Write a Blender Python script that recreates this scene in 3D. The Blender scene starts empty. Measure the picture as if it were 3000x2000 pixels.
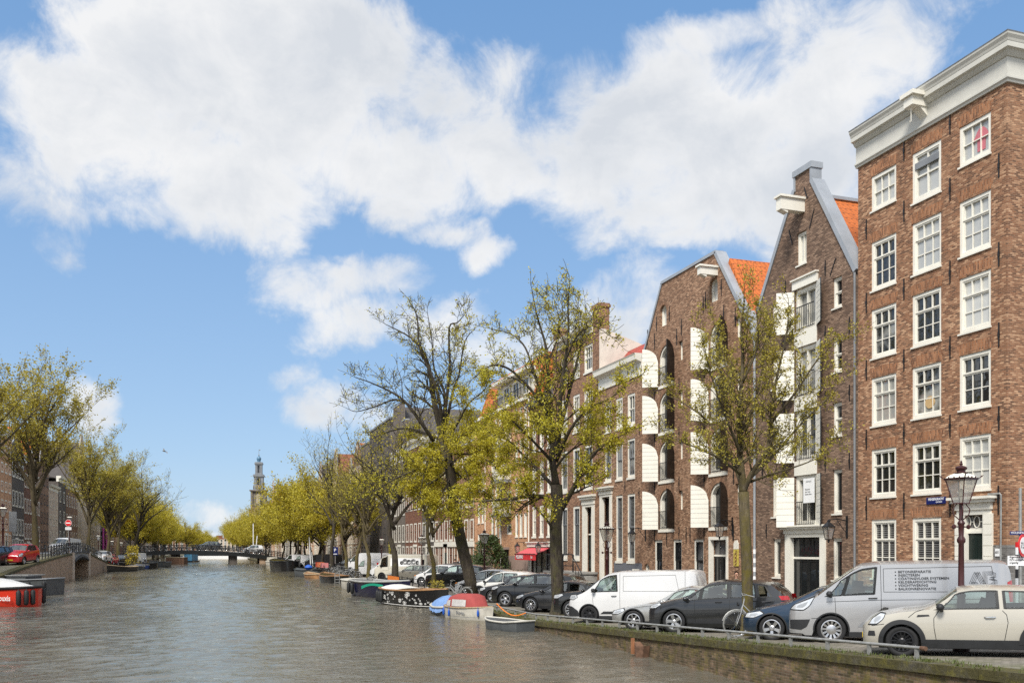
EXPOSURE, DENOISE, SUN_E, SUN_ANG, CLOUD, CLOUD_W, SKY_S, WAVE, CHOP = 0.66, False, 3.1, 16, 5.0, .92, .12, .6, .023
import bpy, bmesh, math, random
import numpy as np
from mathutils import Vector, Matrix
RG = random.Random(11)
pi = math.pi
S = bpy.context.scene
COL = S.collection
# ---------------------------------------------------------------- survey of the place (metres; canal runs along +Y, water at z = WZ)
F, HV, H = 2700.0, 1605.0, 2.85
A = math.atan(904 / 2700); SA, CA = math.sin(A), math.cos(A)
XF, XL = 23.5, -23.0          # facade planes right and left of the canal
QR, QL = 11.8, -12.3          # quay edges
WZ = -0.20                    # water level

def zr(y):                    # street level on the right bank: ramps up to the near bridge
    return 0.038 * (33.5 - y) if 5 < y < 33.5 else (0.0 if y >= 33.5 else 1.08)
LZ = [(-50, .6), (40, .6), (58, .85), (66, 1.0), (74, 1.4), (83, 1.77), (93, 2.1), (101, 2.3), (107, 2.38), (113, 2.3), (122, 1.75), (131, 1.15), (142, .5), (152, .12), (165, 0.05), (900, 0.05)]
def zl(y):                    # street level on the left bank: a humped side-canal bridge
    for (a, za), (b, zb) in zip(LZ, LZ[1:]):
        if a <= y <= b:
            return za + (zb - za) * (y - a) / (b - a)
    return .05
def ray(u, yc):               # survey sighting -> ground plan position at depth yc
    xc = (u - 1500) * yc / F
    return xc * CA + yc * SA, -xc * SA + yc * CA
def sight(u, v, yc):
    x, y = ray(u, yc)
    return Vector((x, y, H + (HV - v) * yc / F))

# ---------------------------------------------------------------- node helpers
class NT:
    def __init__(s, t): s.t = t; s.n = t.nodes; s.l = t.links
    def new(s, k, **kw):
        n = s.n.new(k)
        for a, b in kw.items(): setattr(n, a, b)
        return n
    def put(s, sock, v):
        if isinstance(v, bpy.types.NodeSocket): s.l.new(v, sock)
        elif v is not None: sock.default_value = v
    def m(s, op, a, b=None, c=None, clamp=False):
        n = s.new('ShaderNodeMath', operation=op, use_clamp=clamp)
        s.put(n.inputs[0], a)
        if b is not None: s.put(n.inputs[1], b)
        if c is not None: s.put(n.inputs[2], c)
        return n.outputs[0]
    def mix(s, f, a, b, blend='MIX'):
        n = s.new('ShaderNodeMix', data_type='RGBA', blend_type=blend)
        s.put(n.inputs[0], f); s.put(n.inputs[6], c4(a)); s.put(n.inputs[7], c4(b))
        return n.outputs[2]
    def noise(s, vec, scale, detail=4, rough=.55, dim='3D', dist=0):
        n = s.new('ShaderNodeTexNoise', noise_dimensions=dim)
        if vec is not None: s.l.new(vec, n.inputs['Vector'])
        n.inputs['Scale'].default_value = scale; n.inputs['Detail'].default_value = detail
        n.inputs['Roughness'].default_value = rough; n.inputs['Distortion'].default_value = dist
        return n.outputs['Fac']
    def ramp(s, f, stops, interp='LINEAR'):
        n = s.new('ShaderNodeValToRGB'); n.color_ramp.interpolation = interp
        e = n.color_ramp.elements
        while len(e) < len(stops): e.new(.5)
        for i, (p, c) in enumerate(stops):
            e[i].position = p; e[i].color = c4(c) if not isinstance(c, (int, float)) else (c, c, c, 1)
        s.put(n.inputs[0], f)
        return n.outputs[0]
    def mr(s, v, a, b, c=0, d=1, smooth=False):
        n = s.new('ShaderNodeMapRange', interpolation_type='SMOOTHSTEP' if smooth else 'LINEAR')
        s.put(n.inputs[0], v)
        for i, q in enumerate((a, b, c, d)): s.put(n.inputs[i + 1], q)
        return n.outputs[0]
    def pos(s): return s.new('ShaderNodeNewGeometry').outputs['Position']
    def obj(s): return s.new('ShaderNodeTexCoord').outputs['Object']
    def sep(s, v):
        n = s.new('ShaderNodeSeparateXYZ'); s.l.new(v, n.inputs[0]); return n.outputs
    def comb(s, x, y, z):
        n = s.new('ShaderNodeCombineXYZ')
        for i, q in enumerate((x, y, z)): s.put(n.inputs[i], q)
        return n.outputs[0]
    def bump(s, h, strength=.3, dist=.02):
        n = s.new('ShaderNodeBump'); n.inputs['Strength'].default_value = strength; n.inputs['Distance'].default_value = dist
        s.l.new(h, n.inputs['Height']); return n.outputs[0]
def c4(c): return c if isinstance(c, bpy.types.NodeSocket) or len(c) == 4 else (*c, 1)

def pbr(name, base=(.5, .5, .5), rough=.6, metal=0, ior=1.45, coat=0, spec=None):
    m = bpy.data.materials.new(name); m.use_nodes = True
    t = NT(m.node_tree); p = m.node_tree.nodes['Principled BSDF']
    p.inputs['Base Color'].default_value = c4(base); p.inputs['Roughness'].default_value = rough
    p.inputs['Metallic'].default_value = metal; p.inputs['IOR'].default_value = ior
    p.inputs['Coat Weight'].default_value = coat; p.inputs['Coat Roughness'].default_value = .04
    return m, t, p
def plain(name, base, rough=.6, metal=0, var=.15, scale=3., bump=0, coat=0, dirt=0, ior=1.45):
    """painted / worn plain surface: colour wanders a little with noise"""
    m, t, p = pbr(name, base, rough, metal, ior, coat)
    o = t.obj()
    if var:
        n = t.noise(o, scale, 6, .6)
        lo = tuple(max(0, c * (1 - var)) for c in base[:3]); hi = tuple(min(1, c * (1 + var)) for c in base[:3])
        c = t.ramp(n, [(.3, lo), (.7, hi)])
        if dirt:
            d = t.ramp(t.noise(o, scale * .35, 7, .7), [(.52, 0), (.75, 1)])
            c = t.mix(t.m('MULTIPLY', d, dirt), c, tuple(q * .35 for q in base[:3]))
        t.l.new(c, p.inputs['Base Color'])
        t.l.new(t.mr(t.noise(o, scale * 2.3, 3), .2, .8, max(0, rough - .08), min(1, rough + .08)), p.inputs['Roughness'])
    if bump:
        t.l.new(t.bump(t.noise(o, scale * 8, 6, .65), bump, .01), p.inputs['Normal'])
    return m
def brick(name, dark, mid, light, mortar=(.34, .31, .27), w=.185, h=.060, spread=.5, vertical=False, moss=0, blotch=.35, zoom=1.0):
    m, t, p = pbr(name, mid, .88)
    P = t.pos(); x, y, z = t.sep(P)
    a = t.m('ADD', x, y)
    v = t.comb(z, a, 0) if vertical else t.comb(a, z, 0)
    b = t.new('ShaderNodeTexBrick')
    b.inputs['Scale'].default_value = 1 / zoom; b.inputs['Brick Width'].default_value = w; b.inputs['Row Height'].default_value = h
    b.inputs['Mortar Size'].default_value = .009; b.inputs['Mortar Smooth'].default_value = .3; b.inputs['Bias'].default_value = 0
    b.inputs['Color1'].default_value = (0, 0, 0, 1); b.inputs['Color2'].default_value = (1, 1, 1, 1); b.inputs['Mortar'].default_value = (.5, .5, .5, 1)
    t.l.new(v, b.inputs['Vector'])
    q = spread * .5
    c = t.ramp(b.outputs['Color'], [(.04, dark), (.5 - q, tuple(d * .55 + k * .45 for d, k in zip(dark, mid))), (.5, mid), (.5 + q, tuple(d * .35 + k * .65 for d, k in zip(light, mid))), (.95, light)])
    big = t.noise(P, .35, 6, .65)
    c = t.mix(t.mr(big, .35, .7, 0, blotch), c, tuple(k * .55 for k in mid))
    c = t.mix(t.mr(t.noise(P, .9, 5, .6), .5, .75, 0, blotch * .7), c, tuple(min(1, k * 1.3) for k in light))
    c = t.mix(t.m('MULTIPLY', b.outputs['Fac'], .85), c, mortar)
    st = t.noise(t.comb(t.m('MULTIPLY', a, 1.6), t.m('MULTIPLY', z, .16), 0), 1.2, 6, .7)     # soot and rain streaks
    c = t.mix(t.mr(st, .52, .78, 0, .5), c, tuple(k * .35 for k in dark))
    if moss:
        g = t.mr(t.noise(t.comb(t.m('MULTIPLY', a, 2.2), t.m('MULTIPLY', z, .7), 0), 1.5, 7, .75), .38, .62)
        c = t.mix(t.m('MULTIPLY', g, moss * .85), c, (.042, .038, .010))
        g2 = t.mr(t.noise(P, 2.4, 8, .8), .5, .68)
        c = t.mix(t.m('MULTIPLY', g2, moss * .8), c, (.155, .13, .014))
    t.l.new(c, p.inputs['Base Color'])
    hgt = t.m('SUBTRACT', t.m('MULTIPLY', t.noise(P, 30, 3), .3), b.outputs['Fac'])
    t.l.new(t.bump(hgt, .5, .012), p.inputs['Normal'])
    return m

# ---------------------------------------------------------------- mesh builder
class MB:
    def __init__(s): s.v = []; s.f = []; s.mi = []; s.cur = 0
    def add(s, vs, fs):
        o = len(s.v); s.v.extend(tuple(q) for q in vs)
        for f in fs: s.f.append(tuple(i + o for i in f)); s.mi.append(s.cur)
        return s
    def box(s, x0, x1, y0, y1, z0, z1):
        return s.add([(x, y, z) for z in (z0, z1) for y in (y0, y1) for x in (x0, x1)],
                     [(0, 2, 3, 1), (4, 5, 7, 6), (0, 1, 5, 4), (2, 6, 7, 3), (0, 4, 6, 2), (1, 3, 7, 5)])
    def bar(s, a, b, w, h, up=(0, 0, 1)):
        a, b = Vector(a), Vector(b); d = (b - a).normalized(); u = Vector(up)
        if abs(d.dot(u)) > .98: u = Vector((1, 0, 0))
        r = d.cross(u).normalized() * (w / 2); u = r.cross(d).normalized() * (h / 2)
        vs = [p + i * r + j * u for p in (a, b) for j in (-1, 1) for i in (-1, 1)]
        return s.add(vs, [(0, 2, 3, 1), (4, 5, 7, 6), (0, 1, 5, 4), (2, 6, 7, 3), (0, 4, 6, 2), (1, 3, 7, 5)])
    def tube(s, pts, rad, n=6, cap=True, closed=False):
        pts = [Vector(p) for p in pts]
        if not isinstance(rad, (list, tuple)): rad = [rad] * len(pts)
        o = len(s.v); k = len(pts); ref = None
        for i, p in enumerate(pts):
            if closed: d = pts[(i + 1) % k] - pts[i - 1]
            else: d = pts[min(i + 1, k - 1)] - pts[max(i - 1, 0)]
            d = d.normalized() if d.length > 1e-9 else Vector((0, 0, 1))
            if ref is None: ref = Vector((0, 0, 1)) if abs(d.z) < .9 else Vector((1, 0, 0))
            a = ref - d * ref.dot(d); a = a.normalized() if a.length > 1e-6 else d.orthogonal().normalized()
            ref = a; b = d.cross(a)
            for j in range(n):
                t = 2 * pi * j / n
                s.v.append(tuple(p + (a * math.cos(t) + b * math.sin(t)) * rad[i]))
        for i in range(k if closed else k - 1):
            i2 = (i + 1) % k
            for j in range(n):
                s.f.append((o + i * n + j, o + i * n + (j + 1) % n, o + i2 * n + (j + 1) % n, o + i2 * n + j)); s.mi.append(s.cur)
        if cap and not closed:
            s.f.append(tuple(o + j for j in reversed(range(n)))); s.mi.append(s.cur)
            s.f.append(tuple(o + (k - 1) * n + j for j in range(n))); s.mi.append(s.cur)
        return s
    def lathe(s, prof, n=12, c=(0, 0, 0), rot=0):
        """prof: (radius, z)"""
        o = len(s.v); cx, cy, cz = c
        for r, z in prof:
            for j in range(n):
                t = 2 * pi * j / n + rot
                s.v.append((cx + r * math.cos(t), cy + r * math.sin(t), cz + z))
        for i in range(len(prof) - 1):
            for j in range(n):
                s.f.append((o + i * n + j, o + i * n + (j + 1) % n, o + (i + 1) * n + (j + 1) % n, o + (i + 1) * n + j)); s.mi.append(s.cur)
        s.f.append(tuple(o + j for j in reversed(range(n)))); s.mi.append(s.cur)
        s.f.append(tuple(o + (len(prof) - 1) * n + j for j in range(n))); s.mi.append(s.cur)
        return s
    def prism(s, poly, f0, f1):
        """poly of 2-D points; f0, f1 map a 2-D point to the two end faces"""
        n = len(poly)
        vs = [f0(p) for p in poly] + [f1(p) for p in poly]
        return s.add(vs, [tuple(range(n)), tuple(range(2 * n - 1, n - 1, -1))] + [(i, i + n, (i + 1) % n + n, (i + 1) % n) for i in range(n)])
    def grid(s, rows):
        o = len(s.v); w = len(rows[0])
        for r in rows: s.v.extend(tuple(p) for p in r)
        for i in range(len(rows) - 1):
            for j in range(w - 1):
                s.f.append((o + i * w + j, o + i * w + j + 1, o + (i + 1) * w + j + 1, o + (i + 1) * w + j)); s.mi.append(s.cur)
        return s
    def mesh(s, name, mats, smooth=False, recalc=True, bevel=0):
        me = bpy.data.meshes.new(name)
        me.from_pydata(s.v, [], s.f)
        if not isinstance(mats, (list, tuple)): mats = [mats]
        for m in mats: me.materials.append(m)
        if len(mats) > 1: me.polygons.foreach_set('material_index', s.mi)
        if recalc or bevel:
            b = bmesh.new(); b.from_mesh(me)
            if bevel:
                bmesh.ops.remove_doubles(b, verts=b.verts, dist=1e-4)
                es = [e for e in b.edges if len(e.link_faces) == 2 and e.calc_face_angle(0) > .6]
                bmesh.ops.bevel(b, geom=es, offset=bevel, segments=2, affect='EDGES', profile=.6, clamp_overlap=True)
            if recalc: bmesh.ops.recalc_face_normals(b, faces=b.faces)
            b.to_mesh(me); b.free()
        if smooth:
            me.polygons.foreach_set('use_smooth', [True] * len(me.polygons))
            if smooth != 'all': me.set_sharp_from_angle(angle=math.radians(smooth if isinstance(smooth, (int, float)) and smooth > 1 else 40))
        me.update()
        return me
    def build(s, name, mats, parent=None, smooth=False, recalc=True, bevel=0, loc=None):
        return link(name, s.mesh(name, mats, smooth, recalc, bevel), parent, loc)
def link(name, data, parent=None, loc=None):
    o = bpy.data.objects.new(name, data); COL.objects.link(o)
    if parent is not None: o.parent = parent
    if loc is not None: o.location = loc
    return o
def tag(o, label=None, cat=None, group=None, kind=None):
    for k, v in (('label', label), ('category', cat), ('group', group), ('kind', kind)):
        if v: o[k] = v
    return o
def thing(name, label, cat, loc=(0, 0, 0), rz=0, group=None):
    o = bpy.data.objects.new(name, None); COL.objects.link(o)
    o.location = loc; o.rotation_euler = (0, 0, rz); o.empty_display_size = .3
    return tag(o, label, cat, group)
KIDS = {}
def kids(o): return [c for c in bpy.data.objects if c.parent == o]
def copy_tree(o, loc=None, rz=None, label=None, group=None, scale=None):
    r = o.copy(); COL.objects.link(r)
    if loc is not None: r.location = loc
    if rz is not None: r.rotation_euler = (0, 0, rz)
    if scale is not None: r.scale = scale if isinstance(scale, (tuple, list)) else (scale,) * 3
    tag(r, label, None, group)
    if o.name not in KIDS: KIDS[o.name] = [(c, kids(c)) for c in kids(o)]
    for c, gs in KIDS[o.name]:
        d = c.copy(); COL.objects.link(d); d.parent = r
        for g in gs:
            e = g.copy(); COL.objects.link(e); e.parent = d
    return r
def text_mesh(name, body, size, mat, parent, M, align='LEFT', extrude=.002, bold=0, squeeze=1.0):
    """writing as real thin letters; M places the text's own XY plane"""
    cu = bpy.data.curves.new(name, 'FONT'); cu.body = body; cu.size = size; cu.align_x = align; cu.align_y = 'CENTER'
    cu.extrude = extrude; cu.resolution_u = 2; cu.offset = bold; cu.space_line = 1.0
    o = bpy.data.objects.new(name, cu); COL.objects.link(o)
    dg = bpy.context.evaluated_depsgraph_get()
    me = bpy.data.meshes.new_from_object(o.evaluated_get(dg)); me.name = name
    bpy.data.objects.remove(o); bpy.data.curves.remove(cu)
    me.transform(M @ Matrix.Diagonal((squeeze, 1, 1, 1))); me.materials.clear(); me.materials.append(mat)
    return link(name, me, parent)
def plane_m(o, ex, ey):
    ex, ey = Vector(ex).normalized(), Vector(ey).normalized(); ez = ex.cross(ey)
    M = Matrix((ex, ey, ez)).transposed().to_4x4(); M.translation = Vector(o); return M
# ================================================================ camera, light, sky
cam = bpy.data.cameras.new('camera'); co = bpy.data.objects.new('camera', cam); COL.objects.link(co)
cam.sensor_width = 36; cam.lens = F / 3000 * 36; cam.shift_y = (HV - 1000) / 3000; cam.clip_start = .1; cam.clip_end = 6000
co.location = (0, 0, H); co.rotation_euler = (pi / 2, 0, -A); S.camera = co
S.render.resolution_x, S.render.resolution_y = 1024, 682
S.view_settings.view_transform = 'Standard'; S.view_settings.look = 'None'; S.view_settings.exposure = EXPOSURE; S.view_settings.gamma = 1
S.cycles.max_bounces = 6; S.cycles.transparent_max_bounces = 24; S.cycles.caustics_reflective = False; S.cycles.caustics_refractive = False
S.cycles.use_denoising = DENOISE; S.cycles.sample_clamp_indirect = 6; S.cycles.use_adaptive_sampling = True; S.cycles.adaptive_threshold = .006
SUN = Vector((-.44, -.50, .78)).normalized()
sl = bpy.data.lights.new('sun', 'SUN'); so = bpy.data.objects.new('sun', sl); COL.objects.link(so)
sl.energy = SUN_E; sl.angle = math.radians(SUN_ANG); sl.color = (1, .955, .885)
so.rotation_euler = (-SUN).to_track_quat('-Z', 'Y').to_euler()

w = bpy.data.worlds.new('World'); S.world = w; w.use_nodes = True
t = NT(w.node_tree); w.node_tree.nodes.clear()
out = t.new('ShaderNodeOutputWorld'); bg = t.new('ShaderNodeBackground')
sky = t.new('ShaderNodeTexSky', sky_type='NISHITA', sun_disc=False, sun_elevation=math.asin(SUN.z), sun_rotation=math.atan2(SUN.x, SUN.y), air_density=1.0, dust_density=.6, ozone_density=2.0)
D = t.new('ShaderNodeTexCoord').outputs['Generated']
dx, dy, dz = t.sep(D)
n1 = t.noise(D, 5.0, 9, .58); n2 = t.noise(t.comb(t.m('ADD', dx, 3.1), t.m('ADD', dy, 1.7), dz), 9.0, 8, .6)
az = t.m('ADD', t.m('ARCTAN2', dx, dy), t.m('MULTIPLY', t.m('SUBTRACT', n1, .5), .15))
el = t.m('ADD', t.m('ARCSINE', dz), t.m('MULTIPLY', t.m('SUBTRACT', n2, .5), .10))
# heaps of cloud, sighted from the quay (bearing and height): u, v, half-width, half-height, density
HEAPS = [(330,110,230,190,1.6),(560,150,330,220,1.7),(110,200,120,80,1.2),(60,250,60,50,.9),(330,300,330,170,1.6),(720,250,300,200,1.6),(860,120,150,110,1.3),(880,390,230,110,1.5),(520,440,330,110,1.3),(640,520,110,70,1.1),(430,500,180,60,.9),(60,420,150,90,.7),(200,470,160,60,.8),(150,550,60,45,.45),
(1080,240,160,120,.8),(1180,170,210,60,.6),(1130,350,150,80,.9),(1420,330,260,150,1.3),(1650,280,330,150,1.3),(1850,230,200,170,1.1),(1560,440,230,110,1.2),(1800,430,220,140,1.2),(1380,230,150,60,.8),(1560,160,300,50,.5),(1700,60,230,50,.75),(1950,60,260,50,.55),(2050,150,150,100,.7),(1380,510,80,50,.6),(1440,460,90,50,.8),(1600,530,170,50,.9),
(1000,520,90,40,.8),(1090,570,70,45,.8),(640,640,90,55,.75),(840,640,140,50,.75),(740,680,110,35,.55),(810,750,110,65,1.0),(930,740,120,60,.9),(1060,720,100,50,.7),(770,930,90,55,.85),(700,850,50,35,.55),(860,960,90,40,.7),(1450,650,110,60,.8),(1400,730,160,70,.95),(230,950,70,60,1.05),(180,930,60,70,.9),(540,1165,60,30,.45),(500,1215,25,15,.5),(1250,800,200,80,.7)]
HEAPS = [(a * 1.2755, b * 1.2755, c * 1.36, d * 1.36, e_) for a, b, c, d, e_ in HEAPS]
d = None
for (u, v, ru, rv, wt) in HEAPS:
    r = math.hypot(2700, u - 1500)
    a0 = math.atan((u - 1500) / 2700) + A; e0 = math.atan((HV - v) / r)
    ra = ru / 2700 * (2700 / r) ** 2; re = rv / r
    qa = t.m('MULTIPLY', t.m('SUBTRACT', az, a0), 1 / ra); qe = t.m('MULTIPLY', t.m('SUBTRACT', el, e0), 1 / re)
    q = t.m('MULTIPLY_ADD', qa, qa, t.m('MULTIPLY', qe, qe))
    k = t.m('MULTIPLY', t.m('SUBTRACT', 1.0, q), wt)
    d = k if d is None else t.m('SMOOTH_MAX', d, k, .35)
wide = t.m('MULTIPLY_ADD', t.noise(D, 2.2, 8, .6), 3.0, -1.0)
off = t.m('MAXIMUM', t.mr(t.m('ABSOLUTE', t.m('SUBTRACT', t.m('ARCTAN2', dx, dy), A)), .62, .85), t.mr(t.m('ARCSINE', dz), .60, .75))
d = t.m('ADD', t.m('MULTIPLY', d, t.m('SUBTRACT', 1, off)), t.m('MULTIPLY', wide, off))
fine = t.noise(D, 12, 12, .64, dist=.4)
d = t.m('MULTIPLY_ADD', t.m('SUBTRACT', fine, .5), 3.6, d)
cover = t.mr(d, -.26, 1.12, 0, .93, smooth=True)
hump = t.mr(t.m('ADD', t.m('MULTIPLY', t.noise(t.comb(dx, dy, t.m('MULTIPLY', dz, 1.8)), 5.0, 8, .55), 1.0), t.m('MULTIPLY', t.mr(d, .8, 1.9), -.20)), .30, .60)
ccol = t.mix(hump, tuple(CLOUD * k for k in (.75, .78, .82)), tuple(CLOUD * k for k in (1.0, .995, .985)))
U = .92 / CLOUD_W
blue = t.ramp(dz, [(0, (.46 * U, .635 * U, .865 * U)), (.10, (.37 * U, .57 * U, .84 * U)), (.30, (.265 * U, .472 * U, .79 * U)), (.52, (.185 * U, .385 * U, .72 * U)), (1, (.10 * U, .27 * U, .62 * U))])
skyc = t.mix(.2, t.mix(1.0, blue, (CLOUD, CLOUD, CLOUD), 'MULTIPLY'), sky.outputs[0])
bright = t.m('MULTIPLY_ADD', off, .6, 1.0)            # clouds outside the view are made brighter, added as ambient fill
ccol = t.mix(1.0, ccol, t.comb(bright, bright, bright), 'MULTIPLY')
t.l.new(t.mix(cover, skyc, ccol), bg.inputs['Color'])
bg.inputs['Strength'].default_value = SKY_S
w.node_tree.links.new(bg.outputs[0], out.inputs[0])

# ================================================================ materials
M = {}
M['white'] = plain('white_paint', (.76, .73, .64), .45, var=.05, scale=2, dirt=.25)
M['cornice'] = plain('weathered_white_paint', (.56, .545, .485), .5, var=.06, scale=1.5, dirt=.25)
M['cream'] = plain('cream_paint', (.66, .62, .52), .5, var=.06, scale=2, dirt=.3)
M['black'] = plain('black_paint', (.012, .013, .013), .35, var=.3)
M['green_black'] = plain('dark_green_door', (.012, .02, .017), .3, var=.2)
M['iron'] = plain('wrought_iron', (.012, .012, .013), .5, var=.3)
M['zinc'] = plain('zinc', (.36, .38, .40), .45, metal=.3, var=.12, scale=1.5, dirt=.2)
M['lead'] = plain('lead_grey', (.2, .21, .22), .6, var=.15, scale=1.5, dirt=.3)
M['steel'] = plain('galvanised_steel', (.30, .30, .285), .55, metal=.4, var=.25, scale=6, dirt=.5)
M['rust'] = plain('rusty_steel', (.13, .07, .042), .8, var=.5, scale=5, bump=.3)
M['maroon'] = plain('maroon_lamp_paint', (.045, .012, .012), .35, var=.25, scale=5)
M['grey_plaster'] = plain('grey_plaster', (.13, .135, .15), .8, var=.1)
M['stone'] = plain('bluestone', (.26, .25, .23), .8, var=.2, scale=4, dirt=.4, bump=.2)
M['render_white'] = plain('white_render', (.62, .58, .5), .85, var=.08, dirt=.35)
M['render_dark'] = plain('dark_render', (.05, .052, .055), .8, var=.2, dirt=.3)
M['red'] = plain('red_cloth', (.55, .025, .03), .7, var=.12)
M['redpaint'] = plain('red_paint', (.6, .012, .015), .3, var=.05)
M['blue_sign'] = plain('blue_enamel', (.008, .016, .11), .3, var=.05)
M['sign_white'] = plain('white_enamel', (.8, .8, .79), .35, var=.03)
M['ink'] = plain('black_lettering', (.02, .02, .022), .5, var=0)
M['gold'] = plain('gilded_panel', (.52, .42, .08), .45, var=.35, scale=9)
M['rubber'] = plain('tyre_rubber', (.014, .014, .015), .75, var=.25, scale=8)
M['alloy'] = plain('wheel_alloy', (.55, .55, .56), .28, metal=.85, var=.06)
M['darkalloy'] = plain('dark_wheel', (.018, .018, .02), .35, metal=.3, var=.2)
M['plastic'] = plain('black_trim', (.022, .023, .025), .55, var=.2)
M['chrome'] = plain('chrome', (.7, .7, .7), .12, metal=1, var=0)
M['skin'] = plain('skin', (.45, .25, .17), .6, var=.06)
M['hair'] = plain('dark_hair', (.018, .012, .009), .6, var=.2)
M['coat'] = plain('dark_coat', (.016, .017, .022), .85, var=.2)
M['wood'] = plain('varnished_wood', (.30, .16, .07), .4, var=.3, scale=4)
M['teak'] = plain('weathered_teak', (.34, .26, .16), .7, var=.25, scale=5)
M['orange_plastic'] = plain('orange_board', (.75, .20, .02), .6, var=.08)
M['magenta'] = plain('magenta_banner', (.42, .03, .27), .7, var=.08)
M['blind'] = plain('curtain_cloth', (.55, .54, .5), .8, var=.1)
M['lamp_inside'] = plain('lantern_mantle', (.75, .72, .62), .5, var=0)
M['bark'] = plain('elm_bark', (.085, .068, .048), .95, var=.45, scale=5, bump=.9)
M['bark_moss'] = None
def bark_moss():
    m, t, p = pbr('mossy_bark', (.1, .08, .05), .95)
    o = t.pos(); x, y, z = t.sep(o)
    n = t.noise(t.comb(x, y, t.m('MULTIPLY', z, .3)), 9, 7, .7)
    c = t.ramp(n, [(.3, (.035, .028, .018)), (.55, (.10, .078, .045)), (.75, (.17, .14, .09))])
    g = t.mr(t.noise(o, 4, 7, .75), .42, .6)
    low = t.mr(z, 7, 1.5, .15, 1)
    c = t.mix(t.m('MULTIPLY', g, low), c, (.10, .08, .012))
    t.l.new(c, p.inputs['Base Color']); t.l.new(t.bump(n, .9, .03), p.inputs['Normal'])
    return m
M['bark_moss'] = bark_moss()
def bark_ridged():
    m, t, p = pbr('ridged_bark', (.1, .08, .05), .95)
    o = t.pos(); x, y, z = t.sep(o)
    n = t.noise(t.comb(x, y, t.m('MULTIPLY', z, .16)), 14, 6, .7)
    c = t.ramp(n, [(.35, (.018, .014, .010)), (.55, (.055, .043, .031)), (.75, (.115, .095, .07))])
    g = t.mr(t.noise(o, 2.5, 7, .75), .5, .68)
    c = t.mix(t.m('MULTIPLY', g, .6), c, (.085, .08, .02))
    t.l.new(c, p.inputs['Base Color']); t.l.new(t.bump(n, 1.0, .05), p.inputs['Normal'])
    return m
M['bark'] = bark_ridged()

def leafmat(name, base, trans, var=.35):
    m, t, p = pbr(name, base, .55); nt = m.node_tree
    o = t.pos(); r = t.new('ShaderNodeNewGeometry').outputs['Random Per Island']
    lo = tuple(c * (1 - var) for c in base); hi = tuple(min(1, c * (1 + var)) for c in base)
    c = t.mix(r, lo, hi)
    c = t.mix(t.mr(t.noise(o, .7, 3), .35, .7, 0, .5), c, (base[0] * .95, base[1] * .82, base[2] * .8))
    t.l.new(c, p.inputs['Base Color'])
    tr = t.new('ShaderNodeBsdfTranslucent'); t.l.new(t.mix(1.0, c, (1.5, 1.35, .7), 'MULTIPLY'), tr.inputs[0])
    mx = t.new('ShaderNodeMixShader'); mx.inputs[0].default_value = trans
    t.l.new(p.outputs[0], mx.inputs[1]); t.l.new(tr.outputs[0], mx.inputs[2])
    t.l.new(mx.outputs[0], nt.nodes['Material Output'].inputs[0])
    return m
M['leaf_young'] = leafmat('young_yellow_green_leaf', (.45, .42, .042), .4)
M['leaf_olive'] = leafmat('olive_bud_leaf', (.36, .32, .05), .35)
M['leaf_far'] = leafmat('spring_leaf', (.42, .37, .034), .35)
M['leaf_bush'] = leafmat('evergreen_leaf', (.045, .075, .018), .2)

def glass(name, dark, curtain, amount, rough=.02):
    """window pane as the street sees it: dark room or curtain behind a mirror-like, slightly wavy sheet"""
    m, t, p = pbr(name, dark, rough, 0, 1.75)
    P = t.pos(); x, y, z = t.sep(P); rnd = t.new('ShaderNodeObjectInfo').outputs['Random']
    n = t.noise(P, .8, 4, .6)
    f = t.mr(t.m('ADD', t.m('MULTIPLY', n, .7), rnd), 1.15 - amount * .75, 1.25 - amount * .75)
    c = t.mix(f, dark, curtain)
    t.l.new(c, p.inputs['Base Color'])
    t.l.new(t.bump(t.noise(P, 1.6, 2), .22, .05), p.inputs['Normal'])
    return m
M['pane'] = glass('window_glass', (.014, .016, .017), (.30, .30, .28), .22)
M['pane_dark'] = glass('dark_window_glass', (.012, .013, .014), (.1, .1, .1), .25)
M['pane_white'] = glass('curtained_glass', (.38, .39, .38), (.5, .5, .47), .5, .05)
def blinds():
    m, t, p = pbr('blinds_behind_glass', (.02, .02, .02), .05, 0, 1.7)
    x, y, z = t.sep(t.pos())
    s = t.m('FRACT', t.m('MULTIPLY', z, 13.0))
    t.l.new(t.mix(t.mr(s, .45, .6), (.01, .01, .011), (.17, .17, .165)), p.inputs['Base Color'])
    return m
M['pane_blind'] = blinds()
def clear_glass(name, tint, amount=.6):
    m = bpy.data.materials.new(name); m.use_nodes = True; nt = m.node_tree; t = NT(nt)
    nt.nodes.remove(nt.nodes['Principled BSDF'])
    tr = t.new('ShaderNodeBsdfTransparent'); tr.inputs[0].default_value = c4(tint)
    gl = t.new('ShaderNodeBsdfGlossy'); gl.inputs['Roughness'].default_value = .02; gl.inputs[0].default_value = (.95, .97, .96, 1)
    fr = t.new('ShaderNodeFresnel'); bf = t.new('ShaderNodeNewGeometry').outputs['Backfacing']; t.l.new(t.m('MULTIPLY_ADD', bf, 1 / 1.5 - 1.5, 1.5), fr.inputs[0])      # a thin sheet mirrors alike from both sides
    mx = t.new('ShaderNodeMixShader'); t.l.new(t.m('MULTIPLY_ADD', fr.outputs[0], .9, amount * .25), mx.inputs[0])
    t.l.new(tr.outputs[0], mx.inputs[1]); t.l.new(gl.outputs[0], mx.inputs[2]); t.l.new(mx.outputs[0], nt.nodes['Material Output'].inputs[0])
    return m
M['car_glass'] = clear_glass('car_glass', (.80, .91, .86), .45)
M['tint_glass'] = clear_glass('tinted_car_glass', (.10, .11, .115), .3)
M['lamp_glass'] = clear_glass('lantern_glass', (.9, .88, .84), .9)
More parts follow.
